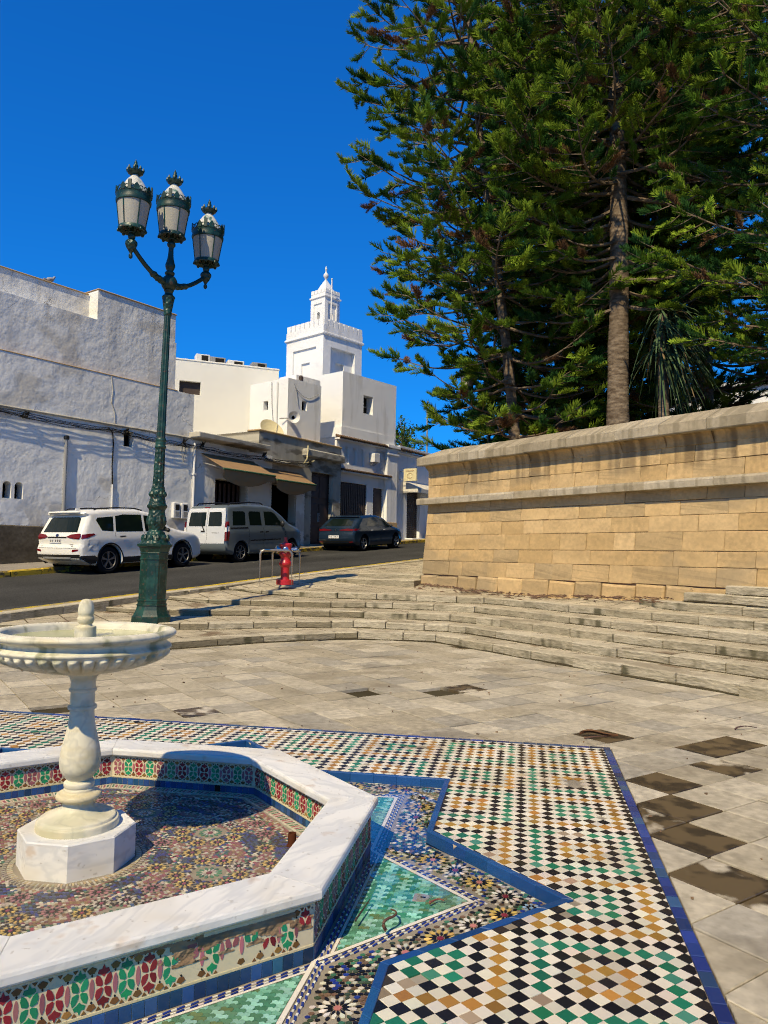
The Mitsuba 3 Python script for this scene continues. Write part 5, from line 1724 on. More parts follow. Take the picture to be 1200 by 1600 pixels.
def lantern(owner, part, at, M):
    k = owner + '__' + part + LN[0].pop(0)
    at = np.asarray(at, float)
    P = lambda m: moved(m, M, at)
    glass = lathe([(.203, .075), (.262, .485)], 24)
    put(k + '__glass', P(glass), 'm_milk', 40)
    put(k + '__ring', P(lathe([(.165, .06), (.20, .02), (.225, .02), (.228, .05), (.215, .08), (.20, .085), (.165, .06)], 24)), 'm_lamp', 40)
    scal = [lathe([(.03 * math.sin(t), .03 * math.cos(t)) for t in np.linspace(0, PI, 5)], 6) for _ in range(1)]
    put(k + '__lower_scallops', [P(moved(scal[0], None, (.215 * math.cos(a), .215 * math.sin(a), .018))) for a in np.arange(8) * PI / 4], 'm_lamp', kind='stuff')
    put(k + '__rib', [P(tube([(.205 * math.cos(a), .205 * math.sin(a), .07), (.266 * math.cos(a), .266 * math.sin(a), .49)], .011, 6)) for a in np.arange(6) * PI / 3 + .25], 'm_lamp')
    put(k + '__band', P(lathe([(.258, .475), (.282, .48), (.288, .52), (.276, .56), (.286, .60), (.292, .615), (.27, .62), (.25, .615)], 24)), 'm_lamp', 40)
    gal = []
    for i in range(8):
        a = i * PI / 4 + .25
        fan = Polygon([(-.035, 0), (-.05, .05), (-.03, .085), (0, .125), (.03, .085), (.05, .05), (.035, 0)])
        v, f = arr(prism(fan, -.006, .006))
        v = np.stack([v[:, 0], v[:, 2], v[:, 1]], 1) @ rotz(a + PI / 2).T
        gal.append((v + [.288 * math.cos(a), .288 * math.sin(a), .61], f))
        for b in (a + .24, a + .54):
            gal.append(tube([(.288 * math.cos(b + .09 * math.cos(t) / .8), .288 * math.sin(b + .09 * math.cos(t) / .8), .655 + .03 * math.sin(t)) for t in np.linspace(-2.2, 3.4, 10)], .009, 5))
    for i in range(4):
        a = i * PI / 2 + .65
        gal.append(moved(cbox([-.03, -.012, 0], [.03, .012, .17], .008), rotz(a + PI / 2), (.285 * math.cos(a), .285 * math.sin(a), .60)))
    put(k + '__gallery', [P(g) for g in gal], 'm_lamp')
    put(k + '__dome', P(lathe(smoothprof([(.255, .615), (.235, .68), (.19, .77), (.12, .88), (.06, .945), (.045, .98)], 2), 24)), 'm_milkdome', 40)
    put(k + '__crown', [P(lathe([(.05, .965), (.09, .975), (.125, 1.0), (.135, 1.03), (.11, 1.04), (.05, 1.035)], 16))] + [P(moved(lathe([(.018, 0), (.026, .03), (.008, .075), (0, .085)], 6), None, (.125 * math.cos(a), .125 * math.sin(a), 1.02))) for a in np.arange(8) * PI / 4], 'm_lamp')
    put(k + '__finial', P(lathe(smoothprof([(.05, 1.03), (.06, 1.07), (.035, 1.10), (.045, 1.13), (.025, 1.16), (.03, 1.185), (.012, 1.21), (0, 1.25)], 2), 14)), 'm_lamp', 50)
    put(k + '__foot', [P(lathe([(.05, -.02), (.055, .0), (.03, .03), (.035, .06), (.03, .1), (0, .1)], 12))] + [P(tube([(.03 * math.cos(a), .03 * math.sin(a), -.01), (.075 * math.cos(a), .075 * math.sin(a), .02), (.10 * math.cos(a), .10 * math.sin(a), .055), (.17 * math.cos(a), .17 * math.sin(a), .06)], .012, 5)) for a in np.arange(4) * PI / 2], 'm_lamp')
    put(k + '__bulb_holder', P(lathe([(.03, .06), (.03, .3), (.045, .32), (.04, .42), (0, .44)], 10)), 'm_greymetal')


def c_dome(p, n, uv):
    f = fbm(p.x * 14, p.y * 14, p.z * 5, 4)
    return mix((0.62, 0.62, 0.56), (0.09, 0.19, 0.15), smoothstep(0.52, 0.72, f))


mat('m_milkdome', P_(c_dome, 0.3))


def lamp_post(label, at, armdir, lean=0.0):
    k = thing('street_lamp', label, 'street lamp')
    at = np.asarray(at, float)
    M = np.array([[1, 0, lean], [0, 1, 0], [0, 0, 1.0]]) @ rotz(math.atan2(armdir[1], armdir[0]))
    P = lambda m: moved(m, M, at)
    A8 = PI / 8
    put(k + '__base', P(lathe([(.335, -.3), (.335, .075), (.32, .085), (.30, .12), (.27, .19), (.250, .26), (.262, .265), (.262, .285), (.246, .292), (.246, .335), (.256, .34), (.256, .36), (.236, .368), (.232, 1.03), (.246, 1.035), (.246, 1.055), (.236, 1.06), (.236, 1.13), (.246, 1.135), (.246, 1.15), (.240, 1.16), (.27, 1.24), (.30, 1.26), (.305, 1.29), (.28, 1.305)], 8, A8)), 'm_lamp')
    for i in range(8):
        a = i * PI / 4
        put(k + '__base__panel', P(moved(cbox([.205, -.055, .44], [.2205, .055, .97], .008), rotz(a))), 'm_lamp')
    put(k + '__ornate_collar', P(lathe(smoothprof([(.28, 1.295), (.25, 1.31), (.225, 1.36), (.19, 1.43), (.155, 1.475), (.15, 1.50), (.12, 1.52), (.117, 1.55), (.13, 1.58), (.148, 1.66), (.145, 1.78), (.13, 1.86), (.135, 1.89), (.165, 1.925), (.17, 1.96), (.14, 1.985), (.132, 2.05), (.118, 2.08), (.125, 2.12), (.118, 2.22), (.108, 2.25), (.112, 2.27), (.098, 2.29)], 1), 28)), 'm_lamp_ornate', 40)
    leaf = []
    for r, z, n, h in ((.225, 1.335, 12, .13), (.147, 1.60, 10, .19), (.128, 2.10, 10, .1)):
        for i in range(n):
            a = i * 2 * PI / n
            leaf.append(moved(lathe([(0, 0), (.026, h * .2), (.034, h * .5), (.02, h * .85), (0, h)], 6), rotz(a), (r * .93 * math.cos(a), r * .93 * math.sin(a), z)))
    put(k + '__leaf_relief', [P(q) for q in leaf], 'm_lamp', kind='stuff')
    ang = np.arange(48) * 2 * PI / 48
    flute = 1 - .10 * np.abs(np.sin(ang * 6))

    def fluted(prof):
        v, f = lathe(prof, 48)
        v = v.reshape(len(prof), 48, 3)
        v[:, :, :2] *= flute[None, :, None]
        return v.reshape(-1, 3), f
    put(k + '__column', P(fluted([(.100, 2.28), (.094, 2.4), (.086, 2.8), (.080, 2.95)])), 'm_lamp_ornate', 50)
    put(k + '__column_ring', P(lathe(smoothprof([(.08, 2.93), (.095, 2.95), (.095, 2.98), (.083, 2.99), (.088, 3.02), (.083, 3.05), (.092, 3.07), (.090, 3.10), (.075, 3.12)], 1), 24)), 'm_lamp', 40)
    put(k + '__shaft', P(fluted([(.074, 3.10), (.066, 4.2), (.055, 5.27)])), 'm_lamp', 50)
    put(k + '__capital', P(lathe(smoothprof([(.055, 5.25), (.07, 5.27), (.066, 5.30), (.075, 5.36), (.088, 5.46), (.105, 5.56), (.115, 5.58), (.10, 5.60), (.075, 5.62), (.065, 5.66), (.085, 5.70)], 1), 24)), 'm_lamp_ornate', 40)
    put(k + '__hub', P(lathe([(.135 * math.sin(t) + .003, 5.83 - .145 * math.cos(t)) for t in np.linspace(.35, PI - .3, 14)], 24)), 'm_lamp', 50)
    put(k + '__spindle', P(lathe(smoothprof([(.05, 5.95), (.085, 5.99), (.085, 6.02), (.05, 6.04), (.075, 6.09), (.088, 6.14), (.07, 6.20), (.05, 6.28), (.042, 6.42), (.045, 6.47), (.07, 6.49), (.075, 6.53), (.05, 6.56), (.03, 6.58)], 1), 20)), 'm_lamp', 40)
    for s in (1, -1):
        t = np.linspace(0, 1, 16)
        x = .10 + (.83 - .10) * t
        z = 5.82 - .03 * np.sin(t * PI) + .40 * t ** 1.4
        z[-1] += 0
        arm = np.stack([s * x, 0 * x, z], 1)
        put(k + '__arm', P(tube(arm, np.interp(t, [0, .12, .2, .3, .38, 1], [.05, .065, .045, .06, .04, .036]), 10)), 'm_lamp', 50)
        for q in (3, 5):
            put(k + '__arm_knot', P(moved(lathe([(0, -.05), (.05, -.04), (.072, 0), (.05, .04), (0, .05)], 12), None, arm[q])), 'm_lamp_ornate', 50)
        nd = arm[-1]
        put(k + '__arm_rosette', P(moved(lathe(smoothprof([(0, -.24), (.03, -.22), (.035, -.17), (.015, -.15), (.045, -.10), (.085, -.04), (.105, .03), (.075, .07), (.045, .09), (.06, .12), (.06, .16), (.04, .18)], 1), 16), None, nd)), 'm_lamp_ornate', 50)
        lantern(k, 'lantern', (P((np.array([[s * .83, 0, 6.43]]), np.array([[0, 0, 0]])))[0][0]), M)
    lantern(k, 'lantern', at + M @ [0, 0, 6.62], M)
    return k


lamp_post('tall dark green cast iron street lamp with three lanterns beside the fountain', (-3.915, 13.02, 0.325), (.47, .72), 0.019)
b_ = gy(764, 690, 27)
lamp_post('dark three lantern street lamp half hidden in the pines behind the stone wall', (b_[0], b_[1], 1.0), (1, .2))

# ------------------------------------------------------------------ hydrant and its guard rail
hy = thing('fire_hydrant', 'red fire hydrant with silver caps inside the steel guard rail', 'hydrant')
H0 = gz(445, 910, .87)
put(hy + '__base_flange', moved(lathe([(.19, -.05), (.19, .05), (.18, .06), (.10, .065), (.095, .09)], 24), None, H0), 'm_red', 40)
put(hy + '__stem', moved(lathe(smoothprof([(.095, .07), (.095, .30), (.10, .34), (.135, .38), (.14, .43), (.11, .48), (.10, .52), (.105, .56), (.135, .60), (.14, .64), (.12, .66)], 1), 24), None, H0), 'm_red', 40)
put(hy + '__head', moved(lathe([(.12, .65), (.13, .66), (.13, .80), (.14, .805), (.14, .84), (.11, .86), (.065, .865), (.06, .88)], 24), None, H0), 'm_red', 40)
put(hy + '__top_nut', moved(lathe([(.05, .86), (.05, .90), (.028, .905), (.028, .985), (.02, .99), (0, .99)], 6), None, H0), 'm_red')
for d, r, L in (((-.9, -.35), .07, .22), ((.9, .1), .06, .26), ((.15, -1.0), .055, .19)):
    d = np.array([*d, 0]) / np.hypot(*d)
    ax = np.cross([0, 0, 1.0], d)
    Mh = np.stack([ax, np.cross(d, ax), d], 1)
    put(hy + '__outlet', moved(lathe([(r * .8, .06), (r * .8, L - .05), (r * 1.15, L - .045), (r * 1.15, L - .01), (r * .9, L), (r * .35, L + .005), (r * .35, L + .03), (0, L + .03)], 18), Mh, H0 + [0, 0, .72]), 'm_chrome', 40)
gr = thing('guard_rail', 'two bent steel tube hoops guarding the red hydrant', 'railing')
gp_ = lambda x, y: gz(x, y, .87)
for (a, b) in (((405.5, 911), (455.5, 911.5)), ((425, 906.5), (467.5, 909))):
    p0, p1 = gp_(*a), gp_(*b)
    e = (p1 - p0) / np.linalg.norm(p1 - p0)
    h = .70
    pts = [p0 - [0, 0, .1], p0 + [0, 0, h - .10]] + [p0 + e * .10 * (1 - math.cos(t)) + np.array([0, 0, h - .10 + .10 * math.sin(t)]) for t in np.linspace(.2, PI / 2, 5)] + [p1 - e * .10 * (1 - math.sin(t)) + np.array([0, 0, h - .10 + .10 * math.cos(t)]) for t in np.linspace(0, PI / 2 - .2, 5)] + [p1 + [0, 0, h - .12], p1 - [0, 0, .1]]
    k = put(gr + '__hoop', tube(pts, .026, 10), 'm_steel', True)
for (a, b) in (((405.5, 911), (425, 906.5)), ((455.5, 911.5), (467.5, 909))):
    put(gr + '__cross_bar', tube([gp_(*a) + [0, 0, .69], gp_(*b) + [0, 0, .69]], .022, 8), 'm_steel', True)


# ------------------------------------------------------------------ cars
class Car:
    """x from the rear bumper forwards, y to the left, z up. The body is a side outline whose half width varies over it."""

    def __init__(self, key, outline, half, belt, roofin, wheels, R, to_world, bow=0.10, tumble=0.24, arch=1.16):
        self.k, self.o, self.half, self.belt, self.wheels, self.R, self.tw = key, np.array(outline, float), half, belt, wheels, R, to_world
        self.roofin, self.bow, self.tumble, self.arch = roofin, bow, tumble, arch
        self.poly = Polygon(self.o)
        self.x0, self.x1 = self.o[:, 0].min(), self.o[:, 0].max()
        self.ring = self.poly.exterior

    def W(self, x, z):
        import shapely
        x, z = np.asarray(x, float), np.asarray(z, float)
        h = self.half
        w = np.full(x.shape, h)
        w = w - 0.05 * np.clip((0.42 - z) / .25, 0, 1) ** 1.5
        w = w - np.where(z > self.belt, (z - self.belt) * self.tumble, 0) - .018 * np.clip((z - self.belt + .12) / .12, 0, 1)
        w = w - .02 * np.cos((z - .55) * 7) * np.clip((self.belt - z) / .2, 0, 1) * .6
        f = np.clip((x - (self.x1 - .95)) / .95, 0, 1)
        r = np.clip((self.x0 + .55 - x) / .55, 0, 1)
        w = w * (1 - .20 * f ** 2.2 - .06 * r ** 2)
        d = shapely.distance(shapely.points(x.ravel(), z.ravel()), self.ring).reshape(x.shape)
        rad = .085
        q = np.clip(d / rad, 0, 1)
        return w - rad * .8 * (1 - np.sqrt(1 - (1 - q) ** 2))

    def bend(self, v):
        """Bows both ends round and puts the car in its place."""
        v = np.asarray(v, float).copy()
        L = self.x1 - self.x0
        t = (v[:, 0] - self.x0) / L
        k = self.bow * (np.clip(.35 - t, 0, 1) / .35 - np.clip(t - .6, 0, 1) / .4 * 1.6)
        v[:, 0] += k * v[:, 1] ** 2
        return v

    def add(self, part, m, material, smooth=35, **k):
        v, f = arr(m)
        return put(self.k + '__' + part, trimesh.Trimesh(v, f, process=False), material, smooth, to_world=self.tw, **k)

    def panel(self, P, step=.045):
        import shapely
        ring = P.exterior
        edge = [ring.interpolate(s).coords[0] for s in np.arange(0, ring.length, step)] + list(ring.coords[:-1])
        x0, y0, x1, y1 = P.bounds
        g = np.stack(np.meshgrid(np.arange(x0, x1, step), np.arange(y0, y1, step)), -1).reshape(-1, 2)
        g = g[shapely.contains_xy(P.buffer(-step * .35), g[:, 0], g[:, 1])]
        pts = np.unique(np.round(np.vstack([edge] + ([g] if len(g) else [])), 5), axis=0)
        d = Delaunay(pts).simplices
        c = pts[d].mean(1)
        d = d[shapely.contains_xy(P, c[:, 0], c[:, 1])]
        a, b, c = pts[d[:, 0]], pts[d[:, 1]], pts[d[:, 2]]
        ar = (b[:, 0] - a[:, 0]) * (c[:, 1] - a[:, 1]) - (b[:, 1] - a[:, 1]) * (c[:, 0] - a[:, 0])
        return pts, np.where(ar[:, None] < 0, d[:, ::-1], d)

    def body(self, material):
        cut = unary_union([Point(wx, self.R).buffer(self.R * self.arch, 24) for wx in self.wheels])
        P = self.poly.difference(cut)
        P = max(getattr(P, 'geoms', [P]), key=lambda g: g.area)
        pts, d = self.panel(P)
        w = self.W(pts[:, 0], pts[:, 1])
        vs, fs = [], []
        vs.append(self.bend(np.c_[pts[:, 0], -w, pts[:, 1]]))
        fs.append(d)
        vs.append(self.bend(np.c_[pts[:, 0], w, pts[:, 1]]))
        fs.append(d[:, ::-1] + len(pts))
        at = 2 * len(pts)
        r = np.array(P.exterior.segmentize(.05).coords)[:-1]
        if not P.exterior.is_ccw:
            r = r[::-1]
        w = self.W(r[:, 0], r[:, 1])
        n, ny = len(r), 13
        ys = np.linspace(-1, 1, ny)
        v = np.stack([np.repeat(r[:, :1], ny, 1), w[:, None] * ys[None], np.repeat(r[:, 1:], ny, 1)], -1).reshape(-1, 3)
        f = []
        for i in range(n):
            for j in range(ny - 1):
                a, b = i * ny + j, ((i + 1) % n) * ny + j
                f += [(a, b + 1, b), (a, a + 1, b + 1)]
        vs.append(self.bend(v))
        fs.append(np.array(f)[:, ::-1] + at)
        v, f = np.vstack(vs), np.vstack(fs)
        m = trimesh.Trimesh(v, f, process=False)
        m.merge_vertices(digits_vertex=4)
        trimesh.repair.fix_normals(m)
        return self.add('body', m, material, 38)

    def side(self, part, pts, material, eps=.006, both=True, right=True, **k):
        P = Polygon(pts)
        q, d = self.panel(P, .06)
        w = self.W(q[:, 0], q[:, 1]) + eps
        ms = []
        if right:
            ms.append((self.bend(np.c_[q[:, 0], -w, q[:, 1]]), d))
        out = []
        if right:
            out.append(self.add(part, ms[0], material, 35, **k))
        if both:
            out.append(self.add(part, (self.bend(np.c_[q[:, 0], w, q[:, 1]]), d[:, ::-1]), material, 35, **k))
        return out

    def rear_x(self, z):
        """The rear outline's x at a height."""
        best = []
        ring = np.vstack([self.o, self.o[:1]])
        z = np.asarray(z, float)
        out = np.full(z.shape, 9.0)
        for (xa, za), (xb, zb) in zip(ring[:-1], ring[1:]):
            lo, hi = min(za, zb), max(za, zb)
            if hi - lo < 1e-6:
                continue
            ok = (z >= lo) & (z <= hi)
            x = xa + (xb - xa) * (z - za) / (zb - za)
            out = np.where(ok & (x < out), x, out)
        return out

    def rear(self, part, pts, material, eps=.006, **k):
        """pts in (y, z), seen from behind with y to the left."""
        q, d = self.panel(Polygon(pts), .05)
        x = self.rear_x(q[:, 1]) - eps
        v = np.c_[x, q[:, 0], q[:, 1]]
        return self.add(part, (self.bend(v), d[:, ::-1]), material, 35, **k)

    def wheel(self, x, side, spokes=5, rim='m_rim', wd=.22):
        k = numbered(self.k + '__wheel')
        if k in [s.rpartition('__')[0] for s in scene] or k + '__tyre' in scene:
            i = 1
            while '%s__wheel_%03d__tyre' % (self.k, i) in scene:
                i += 1
            k = '%s__wheel_%03d' % (self.k, i)
        y = side * (self.half - .03)
        R, r = self.R, self.R * .66
        S = -side

        def P(v):
            v = np.asarray(v, float)
            return np.stack([x + v[:, 0], y + S * -1 * v[:, 2] * -1, R + v[:, 1]], 1)
        prof = smoothprof([(r * .98, .0), (r * 1.02, .012), (R * .86, -.006), (R * .97, .025), (R, .06), (R, wd - .05), (R * .95, wd), (r, wd)], 1)
        v, f = lathe(prof, 36)
        put(k + '__tyre', trimesh.Trimesh(P(v), f, process=False), 'm_rubber', 50, to_world=self.tw)
        v, f = lathe([(r * 1.0, .008), (r * .94, .012), (r * .9, .05), (r * .86, .10), (0, .10)], 36)
        put(k + '__rim', trimesh.Trimesh(P(v), f, process=False), 'm_black', 40, to_world=self.tw)
        ms = [lathe([(r * 1.0, .012), (r * .985, .002), (r * .93, .004), (r * .90, .03)], 36), lathe([(0, .012), (r * .16, .014), (r * .2, .03), (r * .2, .06)], 16)]
        for i in range(spokes):
            a = i * 2 * PI / spokes + .3
            for o in ((-.09, .09) if spokes <= 5 else (0,)):
                q = Polygon([(r * .14, -r * .05), (r * .94, -r * .06), (r * .94, r * .06), (r * .14, r * .05)])
                v, f = arr(prism(q, .015, .05))
                v = v @ rotz(a + o).T
                ms.append((v, f))
        v, f = join(ms)
        put(k + '__spokes', trimesh.Trimesh(P(v), f, process=False), rim, 30, to_world=self.tw)
        v, f = lathe([(R * 1.10, .30), (R * 1.10, .02)], 24)
        keep = (v[f].mean(1)[:, 1] > -R * .55)
        put(k + '__wheel_well', trimesh.Trimesh(P(v), f[keep], process=False), 'm_void', False, to_world=self.tw)
        v, f = lathe([(R * 1.10, .29), (0, .29)], 24)
        put(k + '__inner_wall', trimesh.Trimesh(P(v), f, process=False), 'm_void', False, to_world=self.tw)


def carspot(s, t, heading=32.0, half=.92):
    """Right rear corner ground point at metres s along the street and t across, as a to_world; the car climbs the street."""
    o = PO * [1, 1, 0] + s * ROADDIR + t * ROADN
    d2 = dirb(heading)
    fwd = np.array([d2[0], d2[1], .06])
    fwd /= np.linalg.norm(fwd)
    left = np.cross([0, 0, 1.0], fwd)
    left /= np.linalg.norm(left)
    up = np.cross(fwd, left)
    o = o + np.array([0, 0, road_z(o)])
    o = o + left * half
    M = np.eye(4)
    M[:3, 0], M[:3, 1], M[:3, 2], M[:3, 3] = fwd, left, up, o
    return T(M)


def car_plate(c, y, z, w=.50, h=.11, rows=None):
    c.rear('number_plate', [(y - w / 2, z - h / 2), (y + w / 2, z - h / 2), (y + w / 2, z + h / 2), (y - w / 2, z + h / 2)], 'm_plate', .016)
    for i in range(6):
        a = y + w / 2 - .07 - i * .07
        if i in (2,):
            continue
        c.rear('number_plate__mark', [(a - .012, z - .028), (a + .014, z - .028), (a + .014, z + .028), (a - .012, z + .028)], 'm_interior', .019)


def rear_text(c, text, y, z, h, material):
    """Lettering on the rear, reading from left to right as seen from behind."""
    v, f = arr(meshkit.text_mesh(text, h, .003))
    x = c.rear_x(z + v[:, 1]) - .010 - v[:, 2]
    return c.add('lettering', (c.bend(np.c_[x, y - v[:, 0], z + v[:, 1]]), f), material, False)


# white sport utility car
suv = thing('parked_car', 'white sport utility car with a dented rear wing parked by the shaded white house', 'car', 'cars parked along the far kerb')
c = Car(suv, [(.16, .36), (.04, .42), (.0, .55), (.01, .70), (.07, .80), (.06, .98), (.10, 1.06), (.36, 1.50), (.27, 1.56), (.30, 1.615), (.6, 1.645), (1.3, 1.68), (2.0, 1.67), (2.6, 1.56), (3.2, 1.16), (3.5, 1.08), (4.15, .98), (4.42, .86), (4.55, .70), (4.6, .52), (4.55, .32), (4.3, .24), (.5, .24)], .92, 1.02, .62, (.94, 3.60), .355, carspot(-.80, 0.02, 30, .92))
c.body('m_carwhite')
c.side('lower_cladding', [(.03, .50), (.42, .50), (.50, .44), (.46, .30), (.3, .27), (.14, .38), (.04, .43)], 'm_black', .010)
c.side('sill_cladding', [(1.38, .26), (3.14, .26), (3.14, .40), (1.38, .42)], 'm_black', .012)
for wx in (.94, 3.60):
    th = np.linspace(-.25, PI + .25, 26)
    c.side('wheel_arch_trim', [(wx + .455 * math.cos(t), .355 + .455 * math.sin(t)) for t in th if .355 + .455 * math.sin(t) > .24] + [(wx + .415 * math.cos(t), .355 + .415 * math.sin(t)) for t in th[::-1] if .355 + .415 * math.sin(t) > .24], 'm_black', .008)
c.side('front_side_window', [(2.18, 1.08), (3.12, 1.07), (2.58, 1.46), (2.2, 1.52)], 'm_carglass')
c.side('rear_side_window', [(1.16, 1.09), (2.10, 1.08), (2.12, 1.53), (1.5, 1.54), (1.22, 1.50)], 'm_carglass')
c.side('quarter_window', [(.70, 1.13), (1.08, 1.10), (1.14, 1.49), (.62, 1.46), (.56, 1.40)], 'm_carglass')
c.side('door_gap', [(2.13, .42), (2.145, .42), (2.155, 1.05), (2.14, 1.05)], 'm_void', .003)
c.side('door_gap', [(1.12, .95), (1.13, .94), (1.14, 1.08), (1.13, 1.08)], 'm_void', .003)
for hx in (1.25, 2.3):
    c.side('door_handle', [(hx, .935), (hx + .21, .945), (hx + .21, .98), (hx, .972)], 'm_chrome', .028)
c.rear('rear_window', [(-.66, 1.10), (.66, 1.10), (.58, 1.44), (.50, 1.48), (-.50, 1.48), (-.58, 1.44)], 'm_carglass', .008)
for s in (-1, 1):
    c.rear('tail_light', [(s * .36, .985), (s * .50, 1.045), (s * .80, 1.065), (s * .83, .99), (s * .78, .92), (s * .5, .945)], 'm_taillight', .016)
    c.rear('reflector', [(s * .60, .60), (s * .80, .63), (s * .80, .67), (s * .62, .66)], 'm_taillight', .012)
c.side('tail_light', [(.05, .93), (.20, .95), (.46, 1.03), (.40, 1.06), (.10, 1.04)], 'm_taillight', .012)
c.rear('chrome_strip', [(-.36, .955), (.36, .955), (.36, .985), (-.36, .985)], 'm_interior', .012)
c.rear('lower_bumper', [(-.82, .40), (.82, .40), (.86, .53), (-.86, .53)], 'm_black', .010)
c.rear('skid_plate', [(-.45, .37), (.45, .37), (.55, .47), (-.55, .47)], 'm_greymetal', .016)
c.rear('tailgate_gap', [(-.74, .695), (.74, .695), (.74, .703), (-.74, .703)], 'm_void', .004)
car_plate(c, .08, .88, .46, .13)
th = np.linspace(0, 2 * PI, 20)[:-1]
c.rear('emblem', [(.0 + .055 * math.cos(t), 1.025 + .036 * math.sin(t)) for t in th], 'm_emblem', .014)
rear_text(c, 'HYBRID', -.48, .775, .022, 'm_interior')
rear_text(c, 'AWD', -.54, .735, .022, 'm_interior')
rear_text(c, 'LE', .62, .745, .022, 'm_interior')
for s in (-1, 1):
    y = s * .56
    c.add('roof_rail', tube([(.75, y, 1.655), (.85, y, 1.70), (1.5, y, 1.725), (2.1, y, 1.705), (2.35, y, 1.65)], .018, 8), 'm_black', True)
    c.add('mirror', m3.Manifold.batch_hull([m3.Manifold.sphere(.07, 16).scale([.8, 1.3, .8]).translate([2.86, s * 1.02, 1.10]), m3.Manifold.sphere(.05, 12).translate([2.95, s * .98, 1.08])]), 'm_carwhite' if s > 0 else 'm_black', 60)
c.add('antenna_fin', cbox([.62, -.02, 1.64], [.78, .02, 1.71], .018), 'm_carwhite', False)
c.add('rear_spoiler', cbox([.24, -.60, 1.575], [.42, .60, 1.63], .025), 'm_carwhite', 30)
for wx in (.94, 3.60):
    for s in (-1, 1):
        c.wheel(wx, s, 5)
# the dent in the right rear wing
gx, gz_ = np.meshgrid(np.linspace(.16, .55, 14), np.linspace(.62, .90, 12), indexing='ij')
w = c.W(gx, gz_)
fall = np.clip(1 - ((gx - .36) / .2) ** 2, 0, 1) * np.clip(1 - ((gz_ - .77) / .14) ** 2, 0, 1)
w = w + .006 - .002 + fall * (.02 * (meshkit.noise(np.stack([gx * 14, gz_ * 10, gx * 0], -1), 5) - .5) * 2.6)
v = np.stack([gx, -w, gz_], -1).reshape(-1, 3)
f = [q for i in range(13) for j in range(11) for q in ((i * 12 + j, (i + 1) * 12 + j, (i + 1) * 12 + j + 1), (i * 12 + j, (i + 1) * 12 + j + 1, i * 12 + j + 1))]
c.add('dented_wing', (c.bend(v), np.array(f)), 'm_carwhite', True, label='crumpled dented rear wing panel')

# grey van with white back doors
van = thing('parked_car', 'grey high roofed van with silver back doors parked below the brown awnings', 'van', 'cars parked along the far kerb')
c = Car(van, [(.12, .34), (.02, .40), (.0, .56), (.03, .80), (.06, 1.15), (.14, 1.62), (.20, 1.76), (.32, 1.80), (1.0, 1.84), (2.0, 1.82), (2.45, 1.75), (2.9, 1.50), (3.3, 1.20), (3.6, 1.10), (4.0, .98), (4.14, .82), (4.21, .55), (4.15, .32), (4.0, .24), (.4, .24)], .91, 1.10, .7, (.72, 3.41), .325, carspot(4.4, 0.0, 30, .91), bow=.05, tumble=.17)
c.body('m_cargrey')
c.rear('left_back_door', [(-.08, .62), (.80, .62), (.80, 1.55), (.74, 1.72), (-.08, 1.72)], 'm_carsilver', .008)
c.rear('right_back_door', [(-.09, .62), (-.80, .62), (-.80, 1.55), (-.74, 1.72), (-.09, 1.72)], 'm_carsilver', .008)
c.rear('left_back_window', [(-.02, 1.16), (.68, 1.16), (.70, 1.22), (.66, 1.56), (.62, 1.60), (-.02, 1.60)], 'm_carglass', .014)
c.rear('right_back_window', [(-.15, 1.16), (-.66, 1.16), (-.68, 1.22), (-.64, 1.56), (-.60, 1.60), (-.15, 1.60)], 'm_carglass', .014)
c.rear('high_brake_light', [(-.12, 1.735), (.10, 1.735), (.10, 1.76), (-.12, 1.76)], 'm_taillight', .012)
for s in (-1, 1):
    c.rear('tail_light', [(s * .81, .70), (s * .89, .70), (s * .885, 1.30), (s * .82, 1.30)], 'm_taillight', .014)
    c.rear('tail_light__clear_part', [(s * .812, .98), (s * .892, .98), (s * .888, 1.12), (s * .815, 1.12)], 'm_clearlamp', .020)
c.side('tail_light', [(.05, .70), (.13, .70), (.20, 1.30), (.10, 1.30)], 'm_taillight', .008)
c.side('tail_light_lens', [(.075, 1.0), (.15, 1.0), (.175, 1.16), (.09, 1.16)], 'm_clearlamp', .012)
c.rear('bumper', [(-.86, .38), (.86, .38), (.88, .60), (-.88, .60)], 'm_cargrey', .03)
c.rear('door_handle', [(-.02, .98), (.14, .98), (.14, 1.02), (-.02, 1.02)], 'm_black', .03)
c.rear('wiper', [(-.02, 1.02), (.02, 1.01), (.16, 1.26), (.13, 1.27)], 'm_black', .03)
rear_text(c, 'RENAULT', -.30, .93, .045, 'm_greymetal')
c.side('rear_quarter_window', [(.34, 1.18), (.94, 1.18), (1.0, 1.58), (.9, 1.62), (.42, 1.62)], 'm_carglass')
c.side('sliding_door_window', [(1.16, 1.17), (1.76, 1.16), (1.76, 1.60), (1.24, 1.62), (1.17, 1.55)], 'm_carglass')
c.side('front_door_window', [(1.94, 1.16), (2.92, 1.13), (2.52, 1.53), (2.35, 1.60), (1.95, 1.61)], 'm_carglass')
c.side('sliding_rail', [(.22, 1.065), (1.06, 1.065), (1.06, 1.115), (.22, 1.115)], 'm_black', .008)
c.side('side_strip', [(1.15, .66), (2.75, .66), (2.75, .70), (1.15, .70)], 'm_black', .010)
for x in (1.08, 1.84, 2.98):
    c.side('door_gap', [(x, .42), (x + .012, .42), (x + .012, 1.1), (x, 1.1)], 'm_void', .003)
for hx in (1.62, 1.9):
    c.side('door_handle', [(hx, .92), (hx + .16, .92), (hx + .16, .965), (hx, .965)], 'm_black', .024)
